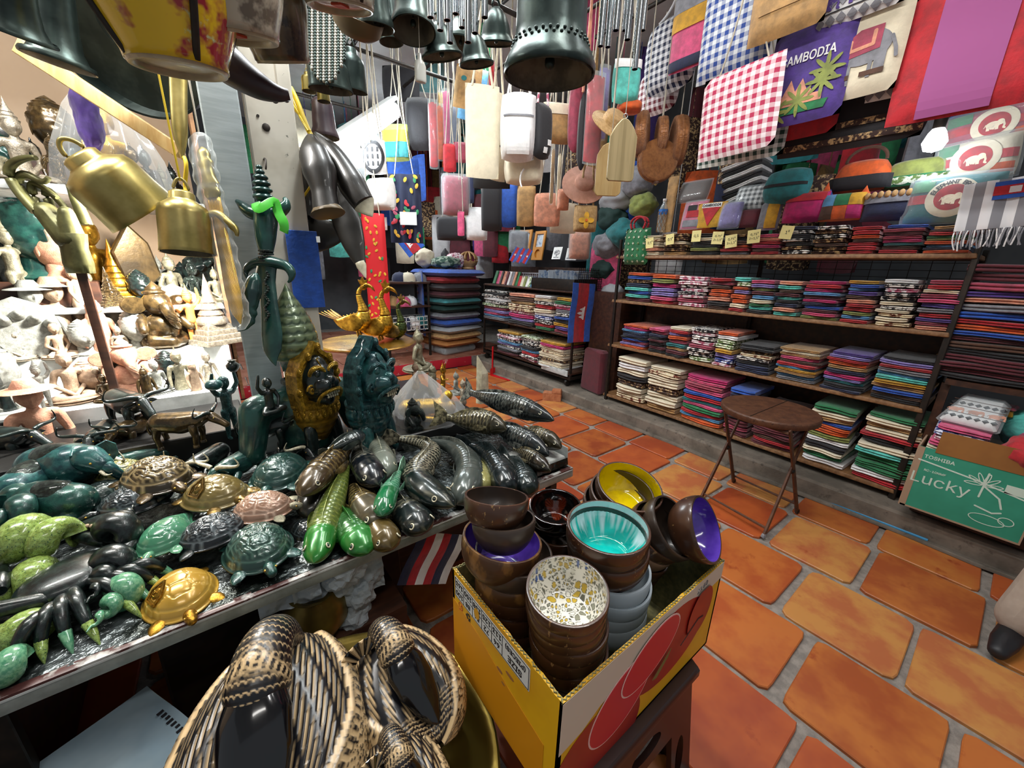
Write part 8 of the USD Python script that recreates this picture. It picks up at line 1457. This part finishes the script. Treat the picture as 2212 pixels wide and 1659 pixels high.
def mosaic(q,z):
 q=unroll(q)
 r=np.random.default_rng(5);c=r.uniform(-1.1,1.1,(620,2));n2=meshkit.fbm(np.c_[q[:,:2]*1.7,0*z],3,4)
 d=np.sqrt(((q[:,None,:2]*(1+.25*(z[:,None,None]+1)*0)-c)**2).sum(-1));i=d.argsort(1)[:,:2];d0,d1=np.take_along_axis(d,i,1).T
 pal=np.array([srgb(x)for x in('#c8a83c','#d8d4c4','#b89a34','#e4e0d4','#24509a','#8a8a78')]);kind=np.array([[0,1,2,3,0,5],[4,1,4,3,0,4]])[(meshkit.noise(np.c_[c*2.2,c[:,:1]*0],11)>.52).astype(int),r.integers(0,6,620)]
 col=pal[kind[i[:,0]]];e=(d1-d0)[:,None];col=np.where(e<.018,np.array(srgb('#e8e4d8')),np.where(e<.034,np.array(srgb('#5c5c50')),col));return col
def turq(q,z):
 q=unroll(q)
 th=np.arctan2(q[:,1],q[:,0]);rr=np.hypot(q[:,0],q[:,1]);st=meshkit.fbm(np.c_[np.cos(th)*14,np.sin(th)*14,rr*1.2],3,2);k=np.clip((rr+(st-.5)*.9-.54)*4.5,0,1)[:,None];dk=np.clip((meshkit.fbm(np.c_[q[:,:2]*3,0*z],3,8)-.52)*6,0,1)[:,None]
 return(np.array(srgb('#0cb8ae'))*(1-.35*dk))*(1-k)+np.array(srgb('#cfe4e8'))*k
def leafy(q,z):
 q=unroll(q)
 col=np.tile(np.array(srgb('#0a0706')),(len(q),1))
 for(x,y,s)in((-.35,-.3,.42),(.1,.5,.4),(.55,.1,.3)):
  d=np.hypot(q[:,0]-x,q[:,1]-y);a=np.arctan2(q[:,1]-y,q[:,0]-x);w=np.clip((s*(.75+.25*np.sin(a*3))-d)*20,0,1)[:,None];col=col*(1-w)+np.array(srgb('#5a1e0c'))*(.7+.3*np.sin(a*26))[:,None]*w
 return col
tc_=V(-.585,-.757,0);UPV=V(0,0,1)
def bstack(u,v,z,wpx,nrm,label,inner='coconut_grey',lining=None,outer='coconut',under=(),R=None,step=.021,where=''):
 p=az(u,v,z);d=(p-CP)@CR[2];R=R or px(wpx,d)/2;nrm=V(*nrm)/np.linalg.norm(nrm);bowl(p,nrm,R,label,outer,inner,lining)
 q,n2=p.copy(),nrm.copy()
 for k,(dx,dz,om)in enumerate(under):
  n2=n2*.75+UPV*.25;n2/=np.linalg.norm(n2);q=q-V(nrm[0]*.02,nrm[1]*.02,dz)*1.0+CR[0]*dx
  nm={'coconut':'brown','coconut_grey':'dull grey-brown','coconut_rough':'fibrous brown','coconut_light':'light brown','tissue':'white paper-wrapped'}[om]
  q[0]=min(max(q[0],X0+.012+R),X1-.012-R);q[1]=min(max(q[1],Y0+.012+R),Y1-.012-R)
  if q[2]<ZB+.07:break
  bowl(q,n2+V(rnd.uniform(-.06,.06),rnd.uniform(-.06,.06),0),R*rnd.uniform(.96,1.0),f'{nm} coconut bowl, {ORD[k + 1]} from top of the stack {where}',om,'coconut_grey' if om!='tissue' else 'tissue')
bstack(1226,1270,.692,203,UPV+tc_*.12,'coconut bowl with a gold, white and blue mosaic lining',lining=mosaic,under=[(.0,.022,'coconut'),(.002,.023,'coconut'),(.006,.026,'coconut'),(.0,.03,'coconut'),(.006,.03,'coconut'),(0,.04,'coconut_grey'),(.0,.035,'coconut')],R=.0685,where='under the mosaic bowl')
bstack(1314,1134,.728,176,UPV+tc_*.05,'coconut bowl with turquoise and white streaked lacquer inside',lining=turq,under=[(.0,.014,'coconut_grey'),(.004,.03,'coconut'),(.012,.052,'tissue'),(.004,.03,'tissue'),(.0,.035,'tissue'),(0,.03,'tissue')],where='under the turquoise bowl')
bstack(1361,1048,.722,142,UPV+tc_*.30+CR[0]*.12,'coconut bowl with bright yellow lacquer lining at the back',inner='lacquer_yellow',under=[(-.012,.02,'coconut'),(-.008,.03,'coconut'),(0,.04,'coconut'),(0,.05,'coconut')],where='under the yellow bowl')
bstack(1527,1142,.682,152,CR[0]*.7+UPV*.5+tc_*.6,'tilted coconut bowl with purple lacquer inside, at the outer carton corner',inner='lacquer_purple',R=.068,under=[(-.016,.008,'coconut_grey'),(-.012,.016,'coconut'),(-.004,.03,'coconut_light'),(.004,.04,'coconut'),(0,.04,'coconut'),(0,.04,'coconut')],where='behind the purple bowl')
bstack(1200,1092,.695,114,UPV+tc_*.12,'coconut bowl lined with black lacquer and rust red leaves',lining=leafy,outer='lacquer_black',under=[(0,.05,'coconut'),(0,.05,'coconut')],where='under the black lacquer bowl')
bstack(1073,1070,.775,134,UPV-tc_*.30+CR[0]*.06,'smooth brown coconut bowl topping the stack at the table side, mouth tipped away',R=.062,under=[(.010,.04,'coconut_grey')],where='at the table side')
bstack(1086,1160,.695,172,UPV+CR[0]*.16-tc_*.10,'fibrous coconut bowl with a purple lining holding the two smooth bowls',inner='lacquer_purple',outer='coconut_rough',under=[(-.010,.032,'coconut_grey'),(-.008,.036,'coconut_rough'),(-.004,.03,'coconut'),(0,.04,'coconut'),(0,.04,'coconut')],where='under the fibrous bowl')
# --------- carved wooden ducks in a brass basin
D('cdduck',None,cd=True,rough=.33,coat=.15,coatr=.2);D('duck_bill','#07080c',rough=.14,coat=.5);D('basin_brass','#5a4a22',mott='#8a7838',mscale=6,metal=.8,rough=.38,bump=.1,bscale=40)
BC=V(.045,.535,0);BZ=.268
o=thing('brass_basin','wide dark brass basin with ring handles holding the carved ducks','basin',None,frame((BC[0],BC[1],BZ)))
obj('basin_body',lathe([(.001,0),(.20,0),(.25,.02),(.272,.055),(.284,.06),(.288,.064),(.284,.067),(.266,.062),(.243,.028),(.195,.008),(.001,.008)],64),'basin_brass',o);obj('foot_ring',lathe([(.13,-.02),(.15,-.02),(.15,.002),(.13,.002)],40),'basin_brass',o)
for k,a in enumerate((168,-12)):
 a=math.radians(a);c=V(.283*math.cos(a),.283*math.sin(a),.066);t_=V(-math.sin(a),math.cos(a),0);r_=V(math.cos(a),math.sin(a),0)
 if k==0:obj('ring_handle',tube([c+t_*.06,c+t_*.065+r_*.035+V(0,0,.035),c+r_*.06+V(0,0,.055),c-t_*.065+r_*.035+V(0,0,.035),c-t_*.06],.008,10,40),'basin_brass',o)
tag(obj('pedestal_crate',bx(-.16,.34,0,.25,.74,BZ-.021,.006),'dark_wood'),'dark crate carrying the brass basin','crate')
CREAM,BLACK=np.array(srgb('#c2a67c')),np.array(srgb('#0b0c12'))
def scroll(x,y,s):
 """Carved foliage: spirals in round cells with little leaves, 1 where the ground is left pale."""
 X,Y=x/s,y/s;row=np.floor(Y);X=X+.5*(row%2);cx,cy=X-np.floor(X)-.5,Y-row-.5;d=np.hypot(cx,cy);a=np.arctan2(cy,cx)
 spi=np.sin(a*1.0+d*21+row*2)>.42;leaf=(np.sin(a*7+np.floor(X)*2)>.35)&(d>.34)&(d<.46);rim=np.abs(d-.49)<.03
 return np.where(rim,1.,np.where(spi&(d<.33),0.,np.where(leaf,0.,1.)))
def duck(p,yaw,S,label,n=260):
 """Carved duck with its head tucked down on its breast; local -y towards the bill. S: half body width."""
 o=thing('duck_figure',label,'duck figure','carved black and cream ducks',frame(p,yaw)@np.diag([S,S,S,1.]))
 th,ph=np.meshgrid(np.linspace(0.02,PI-.02,n),np.arange(n)*2*PI/n,indexing='ij')
 yy=-np.cos(th);rr=np.sin(th)**.8;x,z=rr*np.sin(ph),rr*np.cos(ph);a=np.arctan2(x,z);side=np.abs(a)
 bx_,by_,bz_=x*1.0*(1-.12*yy),yy*1.28,z*.92
 pad=np.clip((side-.86-.14*np.cos(yy*3.2))*14,0,1)*np.clip((1.05-np.abs(yy+.1))*8,0,1)*np.clip((2.25-side)*8,0,1)
 edge=np.exp(-((side-.90-.14*np.cos(yy*3.2))/.045)**2)*(np.abs(yy+.1)<1.02)
 groove=np.abs(((a*15+yy*.8*np.sign(a))%1)-.5)*2;line=np.clip((groove-.70)*7,0,1);fine=0*line
 k_str=np.maximum(line,fine)*.9;sc_e,sc_h=scallop((yy+1)*20,a*10);low=np.clip((side-2.1)*6,0,1);fr=np.clip((-yy-.62)*8,0,1)
 flo=scroll(a*1.35,yy*1.28,.22)
 w=k_str*(1-pad);w=w*(1-np.maximum(low,fr))+np.clip(sc_e*1.2,0,1)*np.maximum(low,fr);w=w*(1-pad)+flo*pad
 band=np.exp(-((side-1.02-.14*np.cos(yy*3.2))/.05)**2)*pad;w=w*(1-band)+band*(np.sin(yy*70)>0);w=np.maximum(w*(1-edge),edge*(np.abs(side-.90-.14*np.cos(yy*3.2))<.022))
 bz_=bz_*(1-.62*np.clip(.2-yy,0,1)*np.exp(-(a/.5)**2));h=1+.07*pad-.012*w-.02*(groove>.8)*(1-pad)
 nz=.8+.4*meshkit.fbm(np.stack([bx_,by_,bz_],-1)*4,3,6);w=np.clip(w*nz,0,1)[...,None]
 obj('body',tm(np.stack([bx_*h,by_*h,bz_*h],-1).reshape(-1,3),grid_faces(n,n,True)),'cdduck',o,col=(BLACK*(1-w)+CREAM*w).reshape(-1,3))
 m,k=170,170;P=spline([(.02,.78,.42),(.02,.74,.84),(0,.52,1.10),(-.02,.22,1.15),(-.03,-.0,1.04),(-.03,-.16,.86)],m);r=np.interp(np.linspace(0,1,m),[0,.2,.45,.7,.88,1],[.30,.27,.27,.32,.34,.28])
 q=sweep(P,r*.98,r*.92,k,(0,.3,1));t,jj=np.repeat(np.linspace(0,1,m),k),np.tile(np.arange(k),m)/k;e,hh=scallop((1-t)*21,jj*28);e=e**1.8
 coll=np.exp(-((t-.86+.10*np.cos((jj-.25)*2*PI))/.035)**2);lines=np.sin((t+.10*np.cos((jj-.25)*2*PI))*330)>.2;ztop=np.exp(-(((jj-.25)*2*PI)/.5)**2)*np.exp(-((t-.74)/.06)**2)
 w2=np.clip(e*1.15-.15,0,1)*(1-coll)*(1-ztop)+coll*np.where(np.abs(coll-.5)<.15,1.,(np.sin(jj*150+t*60)>.1))+ztop*(np.sin(np.hypot(t-.74,(jj-.25)*.6)*260+np.arctan2(t-.74,jj-.25)*2)>.0)
 w2=np.clip(w2*(.8+.4*meshkit.fbm(np.c_[t*9,jj*9,0*t],3,2)),0,1)[:,None];v=q.vertices.copy();c=np.repeat(P,k,0);v[:m*k]=c+(v[:m*k]-c)*(1+.03*(hh-.5)*(1-coll)+.035*coll)[:,None]
 col=BLACK*(1-w2)+CREAM*w2;obj('neck_and_head',tm(v,q.faces),'cdduck',o,col=np.vstack([col,col[:1],col[-1:]]))
 b=spline([(-.03,-.03,1.0),(-.02,-.30,.90),(.02,-.62,.68),(.06,-.92,.42),(.09,-1.12,.22)],40);bl=obj('bill',sweep(b,np.interp(np.linspace(0,1,40),[0,.2,.45,.75,.93,1],[.28,.36,.35,.25,.13,.03]),np.interp(np.linspace(0,1,40),[0,.3,.8,1],[.26,.2,.1,.02]),26,(0,-.8,.6)),'duck_bill',o)
 for s in(1,-1):N=V(s*.13+.0,-.55,.86);obj('nostril',xf(trimesh.creation.torus(.035,.010,major_sections=18,minor_sections=8),frame(N,x=(1,0,0),z=(s*.3,-.85,.55))@np.diag([.7,1.5,1,1])),'cream_carve',bl)
 f=obj('tail_fan',sweep(spline([(0,.95,.2),(0,1.2,.45),(0,1.38,.8)],12),np.interp(np.linspace(0,1,12),[0,.5,1],[.3,.42,.5]),.07,14,(0,-1,.5)),'cdduck',o,col=None)if False else None
 return o
D('cream_carve','#b89c74',rough=.5)
cy_=math.degrees(math.atan2(CR[0][1],CR[0][0]))
p1,p2,p3=V(-.03,.585,.422),V(.178,.560,.402),ad(872,1705,.62)
duck(p1,cy_+20,.138,'largest carved duck figure with its black bill tucked down in front');duck(p2,cy_+46,.098,'smaller carved duck figure near the fruit carton, bill turned aside',170)
duck(p3,cy_+40,.066,'smallest carved duck figure with a ribbed crest, cut by the picture edge',150)
for(off,path)in(((-.45,.62,.62),'/World/duck_figure_001'),((-.55,.35,.75),'/World/duck_figure_002')):
 pa=stage.GetPrimAtPath(path)
 for k in range(11):obj('crest_rib',xf(bx(-.028,-.05,.15,.028,.05,.5,.02),trimesh.transformations.translation_matrix(off)@rot([0,1,0],-70+12*k)),'cream_carve' if k%2==0 else 'duck_bill',pa,smooth=False)
p=az(250,1600,.30);T=frame(V(*az(290,1610,.295)),cy_-25);o=thing('paper_sheet','pale blue-white paper with lines of handwriting lying by the basin handle','paper',None,T);D('paper_blue','#8fa6b4',mott='#a4b8c2',mscale=6,rough=.7)
u,v=np.meshgrid(np.linspace(-.12,.14,20),np.linspace(-.10,.07,16),indexing='ij');m_=tm(np.stack([u,v,.006*np.sin(u*22+v*12)],-1).reshape(-1,3),grid_faces(20,16));obj('sheet',m_,'paper_blue',o)
for k in range(9):obj('ink_stroke',bx(-.02+k*.012,.045+.002*(k%3),.0065,-.014+k*.012,.056,.0075),'ink',o,smooth=False)
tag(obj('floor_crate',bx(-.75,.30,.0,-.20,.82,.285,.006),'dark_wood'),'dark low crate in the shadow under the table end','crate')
o=thing('brass_pot','dull brass pot in the shadow behind the ducks','pot',None,frame(V(*ay(690,1370,.90)[:2],.30)));obj('pot_body',lathe([(.001,0),(.05,0),(.075,.04),(.07,.09),(.045,.115),(.055,.125),(.045,.125),(.03,.11),(.001,.1)],30),'basin_brass',o)
tag(obj('pot_plinth',bx(.02,.84,.0,.30,1.02,.299),'dark_wood'),'dark plinth under the dull brass pot','plinth')
o=thing('striped_cloth','red, navy and white striped cloth hanging under the table beside the carton','cloth',None,frame(V(*ay(960,1165,TY+.03))+V(0,0,.02),0)@rot([0,1,0],28))
for k,c in enumerate('nrWrnW'):m_,uv=sheet(.028,.16,4,8,lambda x,z:.004*np.sin(z*40),.002);obj('stripe',mv(m_,x=-.07+k*.028),'cloth_'+c,o)
# --------- passer-by at the edge of the picture
D('trousers','#b0a294',mott='#a09284',mscale=9,rough=.85,bump=.3,bscale=40);D('skin','#9a6a4c',rough=.5);D('shirt','#4a5a6a',rough=.85);D('hair_black','#14100e',rough=.5);D('shoe','#17161a',rough=.5)
F1,F2=V(2.03,-.245,0),V(2.18,-.62,0);hp=V(2.19,-.45,.90);o=thing('person','person in loose beige trousers and dark shoes stepping past the stall','person')
obj('trousers',blob([((tuple(hp+V(0,.08,0)),.115),(tuple((F1+hp)/2+V(-.01,.03,.04)),.085)),((tuple((F1+hp)/2+V(-.01,.03,.04)),.08),(tuple(F1+V(.0,0,.10)),.062)),((tuple(F1+V(.0,0,.10)),.062),(tuple(F1+V(0,0,.085)),.06)),((tuple(hp+V(0,-.08,0)),.115),(tuple((F2+hp)/2+V(.0,-.03,.04)),.085)),((tuple((F2+hp)/2+V(0,-.03,.04)),.08),(tuple(F2+V(0,0,.09)),.06)),((tuple(hp+V(0,.07,.06)),.12),(tuple(hp+V(0,-.07,.06)),.12))],.03,6),'trousers',o)
for F in(F1,F2):obj('shoe',blob([((tuple(F+V(.03,0,.036)),.036),(tuple(F+V(-.09,.02,.034)),.034)),((tuple(F+V(-.09,.02,.034)),.034),(tuple(F+V(-.15,.03,.026)),.024))],.015,4),'shoe',o)
obj('shirt',blob([((tuple(hp+V(0,.05,.10)),.13),(tuple(hp+V(0,.05,.45)),.13)),((tuple(hp+V(0,-.05,.10)),.13),(tuple(hp+V(0,-.05,.45)),.13)),((tuple(hp+V(0,.16,.50)),.065),(tuple(hp+V(0,-.16,.50)),.065)),((tuple(hp+V(0,.19,.49)),.06),(tuple(hp+V(.02,.25,.24)),.045)),((tuple(hp+V(0,-.19,.49)),.06),(tuple(hp+V(.02,-.25,.24)),.045))],.03,6),'shirt',o)
arm=[((tuple(hp+V(.02,q*.25,.24)),.04),(tuple(hp+V(-.06,q*.27,.02)),.03))for q in(1,-1)];hand=[((tuple(hp+V(-.06,q*.27,.02)),.028),(tuple(hp+V(-.08,q*.27,-.06)),.03))for q in(1,-1)]+[((tuple(hp+V(-.095+.018*i,q*.27,-.07)),.009),(tuple(hp+V(-.10+.02*i,q*.265,-.14+.006*abs(i-1.5))),.008))for i in range(4)for q in(1,-1)]+[((tuple(hp+V(-.11,q*.26,-.04)),.010),(tuple(hp+V(-.13,q*.25,-.085)),.009))for q in(1,-1)]
obj('skin',blob(arm+hand+[((tuple(hp+V(0,0,.52)),.055),(tuple(hp+V(-.01,0,.62)),.05))],.012,3),'skin',o)
H=np.diag([-.10,-.082,.118,1.]);H[:3,3]=hp+V(-.02,0,.74);obj('head',xf(head_mesh('bald',4),H),'skin',o);obj('hair',mv(sc(lathe([(1,-.2),(1.0,.2),(.8,.66),(.4,.95),(.001,1.03)],24),.103,.09,.122),*(hp+V(.0,0,.755))),'hair_black',o)
